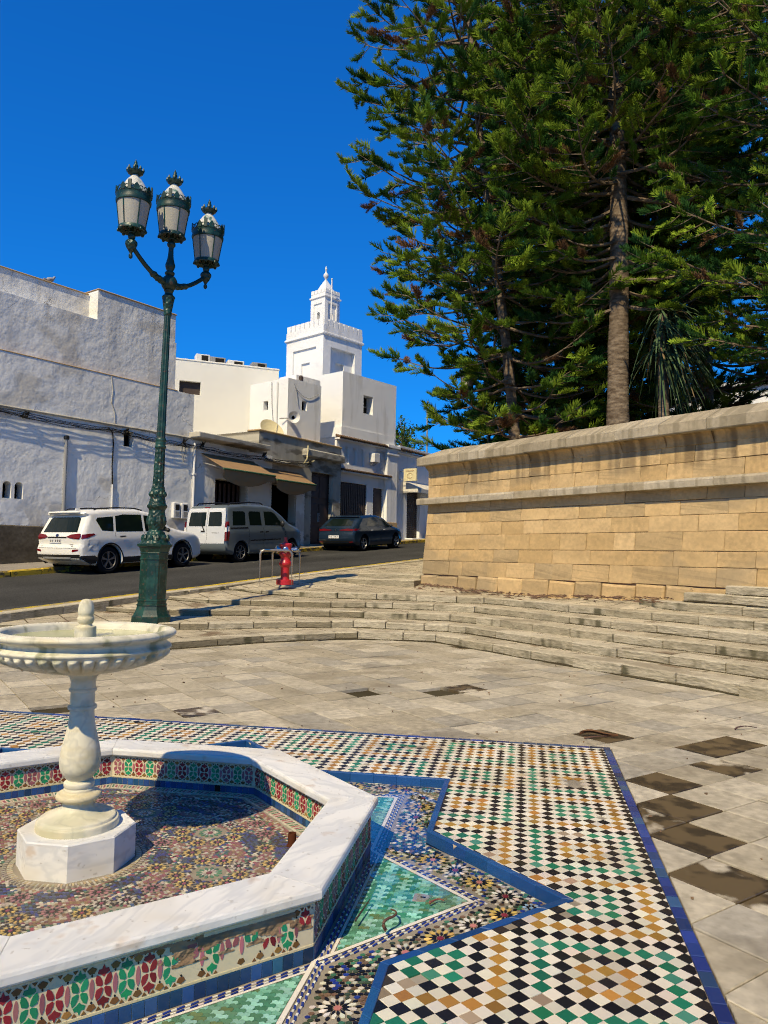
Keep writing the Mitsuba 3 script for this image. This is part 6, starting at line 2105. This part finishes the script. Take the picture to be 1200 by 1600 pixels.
for s in (-1, 1):
    c.add('roof_rail', tube([(.4, s * .66, 1.80), (.5, s * .66, 1.875), (1.4, s * .66, 1.91), (2.0, s * .66, 1.885), (2.12, s * .66, 1.80)], .022, 8), 'm_black', True)
    c.add('mirror', m3.Manifold.batch_hull([m3.Manifold.sphere(.09, 16).scale([.6, .9, 1.15]).translate([2.72, s * 1.0, 1.19]), m3.Manifold.sphere(.04, 12).translate([2.8, s * .92, 1.14])]), 'm_black', 60)
for wx in (.72, 3.41):
    for s in (-1, 1):
        c.wheel(wx, s, 7)

# dark hatchback


def hatch(label, spot, paint):
    k = thing('parked_car', label, 'car', 'cars parked along the far kerb')
    c = Car(k, [(.20, .30), (.06, .36), (.0, .52), (.01, .68), (.06, .80), (.08, .95), (.16, 1.0), (.72, 1.34), (.66, 1.385), (.78, 1.41), (1.4, 1.45), (2.0, 1.44), (2.5, 1.33), (3.1, 1.0), (3.4, .93), (4.0, .82), (4.25, .66), (4.34, .48), (4.30, .28), (4.1, .19), (.5, .19)], .905, .94, .6, (.80, 3.47), .325, spot)
    c.body(paint)
    c.side('front_side_window', [(2.12, .98), (3.02, .975), (2.5, 1.27), (2.14, 1.35)], 'm_carglass')
    c.side('rear_side_window', [(1.0, 1.01), (2.04, .985), (2.06, 1.36), (1.5, 1.36), (1.2, 1.28)], 'm_carglass')
    c.rear('rear_window', [(-.64, 1.03), (.64, 1.03), (.52, 1.31), (-.52, 1.31)], 'm_carglass', .008)
    for s in (-1, 1):
        c.rear('tail_light', [(s * .20, .845), (s * .80, .825), (s * .83, .90), (s * .55, .925), (s * .20, .875)], 'm_taillight', .016)
        c.rear('reflector', [(s * .62, .36), (s * .80, .38), (s * .80, .42), (s * .62, .40)], 'm_taillight', .012)
    c.side('tail_light', [(.05, .83), (.30, .86), (.42, .90), (.1, .92)], 'm_taillight', .01)
    c.rear('lower_bumper', [(-.70, .30), (.70, .30), (.76, .44), (-.76, .44)], 'm_black', .010)
    c.rear('emblem', [(-.04, .86), (.0, .81), (.04, .86), (0, .92)], 'm_chrome', .02)
    car_plate(c, .05, .60, .50, .11)
    c.side('door_gap', [(2.08, .38), (2.092, .38), (2.10, .96), (2.088, .96)], 'm_void', .003)
    for hx in (1.25, 2.25):
        c.side('door_handle', [(hx, .82), (hx + .19, .825), (hx + .19, .86), (hx, .855)], 'm_chrome', .02)
    for s in (-1, 1):
        c.add('mirror', m3.Manifold.batch_hull([m3.Manifold.sphere(.065, 16).scale([.8, 1.3, .75]).translate([2.78, s * 1.0, 1.0]), m3.Manifold.sphere(.04, 12).translate([2.87, s * .94, .97])]), 'm_black', 60)
    c.add('antenna', cbox([.85, -.012, 1.40], [.97, .012, 1.46], .01), 'm_black', False)
    for wx in (.80, 3.47):
        for s in (-1, 1):
            c.wheel(wx, s, 5)


hatch('dark blue green hatchback car parked in front of the corrugated doors', carspot(11.85, -.32, 30, .905), 'm_cardark')
hatch('silver car glimpsed beyond the hatchback at the edge of the stone wall', carspot(23.2, -.9, 32, .905), 'm_carsilver')
# ------------------------------------------------------------------ trees and plants behind the wall
def spray_mesh(r, n=40, L=.34):
    """One feathery shoot along +x, cords curving up (+z): three sided spikes."""
    vs, fs = [], []
    at = 0
    for i in range(n):
        t = (i + .5) / n
        side = (-1) ** i
        o = np.array([L * t, 0, .05 * t * t])
        ln = (.20 - .07 * t) * r.uniform(.75, 1.3)
        d = np.array([.55 + .5 * t, side * (.85 - .5 * t) + r.normal(0, .25), .36 + r.normal(0, .42)])
        d /= np.linalg.norm(d)
        a = np.cross(d, [0, 0, 1.0])
        a /= np.linalg.norm(a)
        b = np.cross(d, a)
        rr = .0090
        base = [o + rr * (math.cos(q) * a + math.sin(q) * b) for q in (0, 2.1, 4.2)]
        mid = [o + d * ln * .55 + np.array([0, 0, .012]) + rr * 1.15 * (math.cos(q) * a + math.sin(q) * b) for q in (0, 2.1, 4.2)]
        tip = o + d * ln + np.array([0, 0, .03])
        vs += base + mid + [tip]
        for k in range(3):
            m = (k + 1) % 3
            fs += [(at + k, at + m, at + 3 + m), (at + k, at + 3 + m, at + 3 + k), (at + 3 + k, at + 3 + m, at + 6)]
        at += 7
    o = np.array([(0, 0, -.01), (0, .012, .006), (0, -.012, .006), (L, 0, .06)])
    vs += list(o)
    fs += [(at, at + 1, at + 3), (at + 1, at + 2, at + 3), (at + 2, at, at + 3)]
    return np.array(vs), np.array(fs)


SPRAYS = [spray_mesh(np.random.default_rng(100 + i)) for i in range(6)]


class Foliage:
    def __init__(self, seed):
        self.r = np.random.default_rng(seed)
        self.o, self.d, self.s, self.c = [], [], [], []

    def add(self, p, d, s, c):
        self.o.append(p)
        self.d.append(d)
        self.s.append(s)
        self.c.append(c)

    def mesh(self):
        o, d, s, c = map(np.array, (self.o, self.d, self.s, self.c))
        d = d / np.linalg.norm(d, axis=1, keepdims=True)
        side = np.cross(np.array([0, 0, 1.0])[None], d)
        side /= np.linalg.norm(side, axis=1, keepdims=True) + 1e-9
        up = np.cross(d, side)
        roll = self.r.normal(0, .5, len(o))
        s2 = side * np.cos(roll)[:, None] + up * np.sin(roll)[:, None]
        u2 = np.cross(d, s2)
        which = self.r.integers(0, len(SPRAYS), len(o))
        V, Fc, C, at = [], [], [], 0
        for w in range(len(SPRAYS)):
            i = np.nonzero(which == w)[0]
            if not len(i):
                continue
            v, f = SPRAYS[w]
            M = np.stack([d[i], s2[i], u2[i]], 2) * s[i][:, None, None]
            q = np.einsum('kij,nj->kni', M, v) + o[i][:, None]
            V.append(q.reshape(-1, 3))
            Fc.append((f[None] + (np.arange(len(i)) * len(v))[:, None, None]).reshape(-1, 3) + at)
            shade = .75 + .5 * np.linspace(0, 1, len(v))[None, :, None] * 0 + self.r.normal(0, .05, (len(i), len(v), 1))
            C.append((c[i][:, None] * shade).reshape(-1, 3))
            at += q.shape[0] * q.shape[1]
        return (np.vstack(V), np.vstack(Fc)), np.clip(np.vstack(C), .002, .9)


def pine(label, base, top, r0, r1, z0, z1, R, seed, fine=1.0, step=.72, per=6, dense=1.0, tone=1.0, brown=.05, az=None, group='Norfolk pines behind the stone wall'):
    r = np.random.default_rng(seed)
    k = thing('pine_tree', label, 'tree')
    base, top = np.asarray(base, float), np.asarray(top, float)
    n = 26
    t = np.linspace(0, 1, n)
    axis = base[None] + (top - base)[None] * t[:, None] + np.c_[np.sin(t * 7 + seed) * .06, np.cos(t * 5 + seed) * .06, t * 0]
    axis[0] -= [0, 0, .5]
    put(k + '__trunk', tube(axis, (r0 + (r1 - r0) * t) * (1 + .05 * np.sin(t * 60)), 14, False), 'm_bark', True)
    fol, limbs = Foliage(seed), []
    H = top[2] - base[2]
    z = z0
    while z < z1:
        tt = (z - base[2]) / H
        c0 = base + (top - base) * min(tt, 1)
        off = r.random() * 2 * PI
        m = per + r.integers(-1, 2)
        for b in range(m):
            a = off + b * 2 * PI / m + r.normal(0, .12)
            if az is not None and not az(a, z):
                continue
            L = (R(z) if callable(R) else R) * r.uniform(.78, 1.12)
            q = np.linspace(0, 1, 9)
            droop = r.uniform(.02, .10)
            hx = L * q
            hz = -droop * L * np.sin(q * PI) * 1.9 + .07 * L * q ** 3 + .01 * L * q
            wob = .05 * L * np.sin(q * 4 + r.random() * 6)
            d = np.array([math.cos(a), math.sin(a), 0])
            s = np.array([-d[1], d[0], 0])
            pts = c0 + [0, 0, r.normal(0, .12)] + hx[:, None] * d + wob[:, None] * s + hz[:, None] * [0, 0, 1]
            limbs.append(tube(pts, np.linspace(.055, .012, 9) * (.6 + .4 * r0 / .3), 5, False))
            u = .22
            while u < 1.0:
                p = np.array([np.interp(u, q, pts[:, j]) for j in range(3)])
                for sg in (-1, 1):
                    if r.random() > dense * (.55 + .45 * u):
                        continue
                    ln = (.30 + .62 * (1 - abs(u - .55))) * min(1, L / 3) * r.uniform(.6, 1.15)
                    sd = d * r.uniform(.55, 1.0) + s * sg * r.uniform(.5, 1.0) + np.array([0, 0, r.normal(.05, .18)])
                    sd /= np.linalg.norm(sd)
                    e = p + sd * ln
                    limbs.append(tube([p, p + sd * ln * .5 - [0, 0, .02], e], [.014, .011, .006], 3, False))
                    col = np.array([.10, .19, .022]) if r.random() < .42 else np.array([.23, .34, .036])
                    if r.random() < .25:
                        col = np.array([.04, .11, .028])
                    if r.random() < brown:
                        col = np.array([.17, .095, .05])
                    col = col * tone * r.uniform(.75, 1.4)
                    for w in ((.38, .58, .76, .9, 1.0) if ln > .5 else (.5, .72, .88, 1.0)):
                        fd = sd + np.array([0, 0, r.uniform(-.08, .38)]) + r.normal(0, .2, 3)
                        fol.add(p + (e - p) * w * .9, fd, fine * r.uniform(.5, 1.0), col * r.uniform(.75, 1.3))
                u += .26 / L * r.uniform(.8, 1.2)
            fol.add(pts[-1] - d * .1, d + [0, 0, .5], 1.2, np.array([.23, .34, .036]) * tone)
        z += (step(z) if callable(step) else step) * r.uniform(.85, 1.15)
    put(k + '__limbs', limbs, 'm_bark', kind='stuff')
    m, col = fol.mesh()
    put(k + '__crown', m, 'm_foliage', color=col, kind='stuff')
    print(label[:20], len(m[1]), 'crown triangles')
    return len(m[1])


def g3(x, y, d):
    return gy(x, y, d)


tri = 0
a0, a1 = g3(970, 655, 19.5), g3(957, 0, 19.5)
tri += pine('thick pine with a bare sunlit brown trunk rising right of the middle', [a0[0], 19.5, 3.2], [a1[0] - .05, 19.3, 19], .30, .14, 6.6, 17.0, lambda z: 3.3 if z > 10 else 2.3, 11, fine=.86, step=.52, per=7, dense=1.0, az=lambda a, z: z > 11.0 or (z > 8 and not (-2.75 < (a + PI) % (2 * PI) - PI < -.40)))
b0, b1 = g3(815, 672, 22), g3(728, -40, 21.5)
tri += pine('leaning pine on the left with airy branches against the blue sky', [b0[0], 22, 3.2], [b1[0], 21.5, 18.2], .175, .075, 5.0, 17.6, lambda z: np.interp(z, [5, 6.5, 7.8, 12, 16], [2.3, 3.3, 3.8, 3.6, 3.3]) + .3 * math.sin(z * 1.7), 12, step=lambda z: .80 if z < 11 else .62, per=6, dense=.56, brown=.07)
c0 = g3(880, 650, 26)
tri += pine('dark pine trunk standing between the leaning pine and the thick pine', [c0[0], 26, 3.2], [c0[0] - .4, 26, 21], .30, .14, 5.0, 20, 3.4, 13, step=.8, per=7, tone=.75)
d0 = g3(1012, 640, 25)
tri += pine('slim pine half hidden behind the hanging yucca leaves', [d0[0], 25, 3.2], [d0[0] + .5, 25, 20], .17, .09, 4.8, 19.5, 3.3, 14, step=.85, per=6, tone=.75)
e0 = g3(1108, 615, 22.5)
tri += pine('pine with a reddish brown trunk near the right edge', [e0[0], 22.5, 3.2], [e0[0] - .2, 22.5, 19], .20, .10, 6.6, 17.5, 3.0, 15, step=.9, per=5, dense=.7, tone=.95, az=lambda a, z: z > 9 or abs(a) > 1.0)
f0 = g3(1330, 600, 16.5)
tri += pine('bright green pine whose branches enter from the right edge', [f0[0], 16.5, 3.2], [f0[0] - .3, 16.3, 16], .26, .12, 6.4, 15, lambda z: 3.9 if z > 7.5 else 3.0, 16, fine=.78, step=.55, per=7, dense=1.0, tone=1.15)
i0 = g3(925, 300, 31)
tri += pine('tall dark pine filling the gap behind the thick trunk', [i0[0], 31, 3.2], [i0[0], 31, 25], .3, .12, 4.8, 24, 4.2, 18, step=.85, per=7, tone=.7)


def bush(label, c, rad, seed, n):
    r = np.random.default_rng(seed)
    k = thing('bush', label, 'bush')
    fol = Foliage(seed)
    stems = []
    for i in range(n):
        v = r.normal(0, 1, 3)
        v /= np.linalg.norm(v)
        v[2] = abs(v[2])
        q = r.random() ** .4
        p = np.array(c) + v * q * rad * (1 + .25 * math.sin(5 * math.atan2(v[1], v[0])))
        fol.add(p, v + [0, 0, .5] + r.normal(0, .3, 3), r.uniform(.9, 1.5), np.array([.03, .062, .018]) * r.uniform(.6, 1.5))
    for i in range(7):
        a = i * .9
        stems.append(tube([c, np.array(c) + np.array([math.cos(a), math.sin(a), .9]) * np.array(rad) * .6], [.05, .015], 5, False))
    put(k + '__stems', stems, 'm_bark', kind='stuff')
    m, col = fol.mesh()
    put(k + '__foliage', m, 'm_foliage', color=col, kind='stuff')


for i, (x, d, h, w, lab) in enumerate([(850, 29, 3.4, 2.0, 'dark bush between the leaning pine and the dark trunk'), (925, 30, 4.2, 2.2, 'tall dark bush left of the thick brown trunk'), (1015, 29, 3.8, 2.0, 'dark bush right of the thick brown trunk behind the yucca')]):
    p = g3(x, 660, d)
    bush(lab, (p[0], d, 3.0), (w, 1.4, h), 40 + i, int(420 * w * h / 5))

# hanging yucca
yk = thing('yucca', 'yucca with long drooping grey green sword leaves above the wall', 'plant')
Y0 = g3(1036, 492, 19.0)
put(yk + '__trunk', tube([[Y0[0] + .1, 19.2, 2.8], [Y0[0] + .05, 19.1, 4.5], Y0], [.16, .14, .13], 10), 'm_bark', True)
r = np.random.default_rng(5)
ms, cs = [], []
for i in range(360):
    a = r.random() * 2 * PI
    L = r.uniform(.9, 2.0)
    el = r.uniform(-1.1, .75)
    d = np.array([math.cos(a) * math.cos(el), math.sin(a) * math.cos(el), math.sin(el)])
    if d[0] < -.1 and r.random() < .72:
        d[0] *= -1
    t = np.linspace(0, 1, 6)
    pts = Y0 + [r.normal(.05, .12), 0, r.uniform(-1.1, .2)] + d * (L * t)[:, None] * np.array([.62, .62, .7]) + np.array([.12, 0, -1.0]) * (L * .62 * t ** 2.0)[:, None]
    s = np.cross(d, [0, 0, 1.0])
    s /= np.linalg.norm(s) + 1e-6
    w = .028 * np.array([.6, 1, 1, .8, .5, .04])
    up = np.array([0, 0, .006])
    v = np.vstack([pts + s * w[:, None], pts + up * 2, pts - s * w[:, None]])
    f = [q for k in range(5) for q in ((k, k + 1, 7 + k), (k, 7 + k, 6 + k), (6 + k, 7 + k, 13 + k), (6 + k, 13 + k, 12 + k))]
    ms.append((v, np.array(f)))
    cs.append(np.array([.09, .145, .07]) * r.uniform(.3, 1.5) if r.random() < .88 else np.array([.22, .16, .09]))
order = np.argsort([np.linalg.norm(m[0][3] - EYE) for m in ms])
for i in order[:120]:
    put(yk + '__leaf', ms[i], 'm_foliage', color=cs[i])
m, c = joinc([ms[i] for i in order[120:]], [cs[i] for i in order[120:]])
put(yk + '__inner_leaves', m, 'm_foliage', color=c, kind='stuff')

# leafy tree behind the end shop
lt = thing('leafy_tree', 'small broad leaved tree rising behind the white end shop', 'tree')
c0 = g3(628, 690, 46)
put(lt + '__trunk', tube([c0 - [0, 0, 5], c0 - [0, 0, 1], c0 + [.1, 0, .8]], [.16, .12, .05], 8), 'm_bark', True)
r = np.random.default_rng(9)
vs, fs, cc, lim = [], [], [], []
for i in range(26):
    a, e = r.random() * 2 * PI, r.uniform(.25, 1.35)
    L = r.uniform(.9, 1.9)
    d = np.array([math.cos(a) * math.cos(e), math.sin(a) * math.cos(e), math.sin(e)])
    p0 = c0 + [0, 0, r.uniform(-1.2, .2)]
    lim.append(tube([p0, p0 + d * L * .6, p0 + d * L + [0, 0, .1]], [.03, .02, .006], 4, False))
    for j in range(46):
        p = p0 + d * L * r.uniform(.3, 1.05) + r.normal(0, .13, 3)
        n1 = r.normal(0, 1, 3)
        n1 /= np.linalg.norm(n1)
        n2 = np.cross(n1, r.normal(0, 1, 3))
        n2 /= np.linalg.norm(n2)
        s = r.uniform(.07, .13)
        b = len(vs)
        vs += [p - n1 * s, p + n2 * s * .5, p + n1 * s, p - n2 * s * .5]
        fs += [(b, b + 1, b + 2), (b, b + 2, b + 3)]
        cc += [np.array([.05, .10, .022]) * r.uniform(.5, 1.5)] * 4
put(lt + '__limbs', lim, 'm_bark', kind='stuff')
put(lt + '__crown', (np.array(vs), np.array(fs)), 'm_foliage', color=np.array(cc), kind='stuff')

# ------------------------------------------------------------------ litter on the ground
fl_ = thing('fallen_needles', 'strip of fallen brown pine needles and twigs along the foot of the stone wall', 'litter')
labels[fl_]['kind'] = 'stuff'
r = np.random.default_rng(21)
ms, cs = [], []
for i in range(230):
    a = r.uniform(.2, 6.6)
    o = abs(r.normal(0, .35)) + .05
    p = wl(a, -o)
    z = float(np.interp(a, [0, 1.2, 2.4, 3.6, 5.0, 5.8, 7.2], [.86, .83, .79, .775, .83, .86, .88])) + .018 - .10 * o
    ang = math.atan2(WD[1], WD[0]) + r.normal(0, .5)
    L = r.uniform(.05, .24)
    e = np.array([math.cos(ang), math.sin(ang)]) * L / 2
    ms.append(tube([(*(p - e), z), (*(p + r.normal(0, .01, 2)), z + .012), (*(p + e), z)], [.004, .011, .004], 4, False))
    cs.append(np.array([.10, .055, .03]) * r.uniform(.5, 1.6))
m, c = joinc(ms, cs)
put(fl_ + '__twigs', m, 'm_matte', color=c, kind='stuff')


def twig(label, pts, rad, col=(.10, .05, .028)):
    k = thing('fallen_twig', label, 'twig')
    p = smoothprof(np.array(pts, float), 2)
    put(k + '__stem', tube(p, np.linspace(rad, rad * .45, len(p)), 7), 'm_matte', True, color=col)
    put(k + '__tip', moved(lathe([(0, -.012), (rad * 1.3, 0), (0, .012)], 7), None, p[0]), 'm_matte', color=col)


q = lambda x, y, z=FZ + .012: gz(x, y, z)
twig('curved brown twig lying across the edge of the aqua tiles', [q(602, 1452), q(598, 1444, FZ + .04), q(603, 1436, FZ + .05), q(618, 1431, FZ + .045), q(620, 1424, FZ + .03), q(611, 1421)], .0075)
twig('thin dark straight stick on the aqua tiles near the fountain wall', [q(556, 1437), q(568, 1420), q(578, 1405)], .0045, (.04, .025, .02))
twig('short reddish twig beside the drain plate', [q(672, 1410), q(684, 1404), q(694, 1407)], .005, (.16, .05, .03))
q = lambda x, y, z=.012: gz(x, y, z)
twig('bent dark twig lying on the pale slabs near the right edge', [q(1149, 1139), q(1152, 1136, .03), q(1166, 1134, .035), q(1182, 1137)], .008, (.06, .03, .025))
twig('small brown twig on the damp slab beyond the corner of the tiles', [q(914, 1153), q(930, 1151, .02), q(948, 1150)], .008)
dl_ = thing('dead_leaf', 'large curled brown dead leaf on the damp slab beyond the tiled corner', 'leaf')
p = gz(935, 1150, .01)
v = []
for i in range(9):
    t = i / 8
    for s in (-1, 0, 1):
        v.append(p + np.array([-.16 + .32 * t, .03 * math.sin(t * 4) + s * .035 * math.sin(PI * min(1, t * 1.05 + .02)), .012 + abs(s) * .02 + .012 * math.sin(t * 6)]))
f = [g for i in range(8) for k in (0, 1) for g in ((i * 3 + k, i * 3 + 3 + k, i * 3 + 4 + k), (i * 3 + k, i * 3 + 4 + k, i * 3 + 1 + k))]
put(dl_ + '__blade', (np.array(v), np.array(f)), 'm_brownleaf')
put(dl_ + '__vein', tube(np.array(v)[1::3] + [0, 0, .002], .003, 5), 'm_rust', True)

gt = thing('plaza_grit', 'scattered dry leaf crumbs and grit on the paving', 'litter')
labels[gt]['kind'] = 'stuff'
r = np.random.default_rng(33)
ms, cs = [], []
for i in range(260):
    x, y = r.uniform(-5, 4.5), 2.6 + 9.5 * r.random() ** 1.5
    if SQUARE.buffer(.02).contains(Point(x, y)) and (r.random() < .9 or STARP.buffer(.05).contains(Point(x, y))):
        continue
    s = r.uniform(.003, .010) * (1 + .03 * y)
    a = r.random() * PI
    q = [(x + s * r.uniform(.5, 1.6) * math.cos(a + t) , y + s * .7 * math.sin(a + t)) for t in (0, 1.6, 3.1, 4.7)]
    ms.append(slab(q, plaza_z(x, y) + .002, plaza_z(x, y) + .008 + .006 * r.random()))
    cs.append(np.array([.12, .075, .04]) * r.uniform(.4, 1.8))
m, c = joinc(ms, cs)
put(gt + '__crumbs', m, 'm_matte', color=c, kind='stuff')
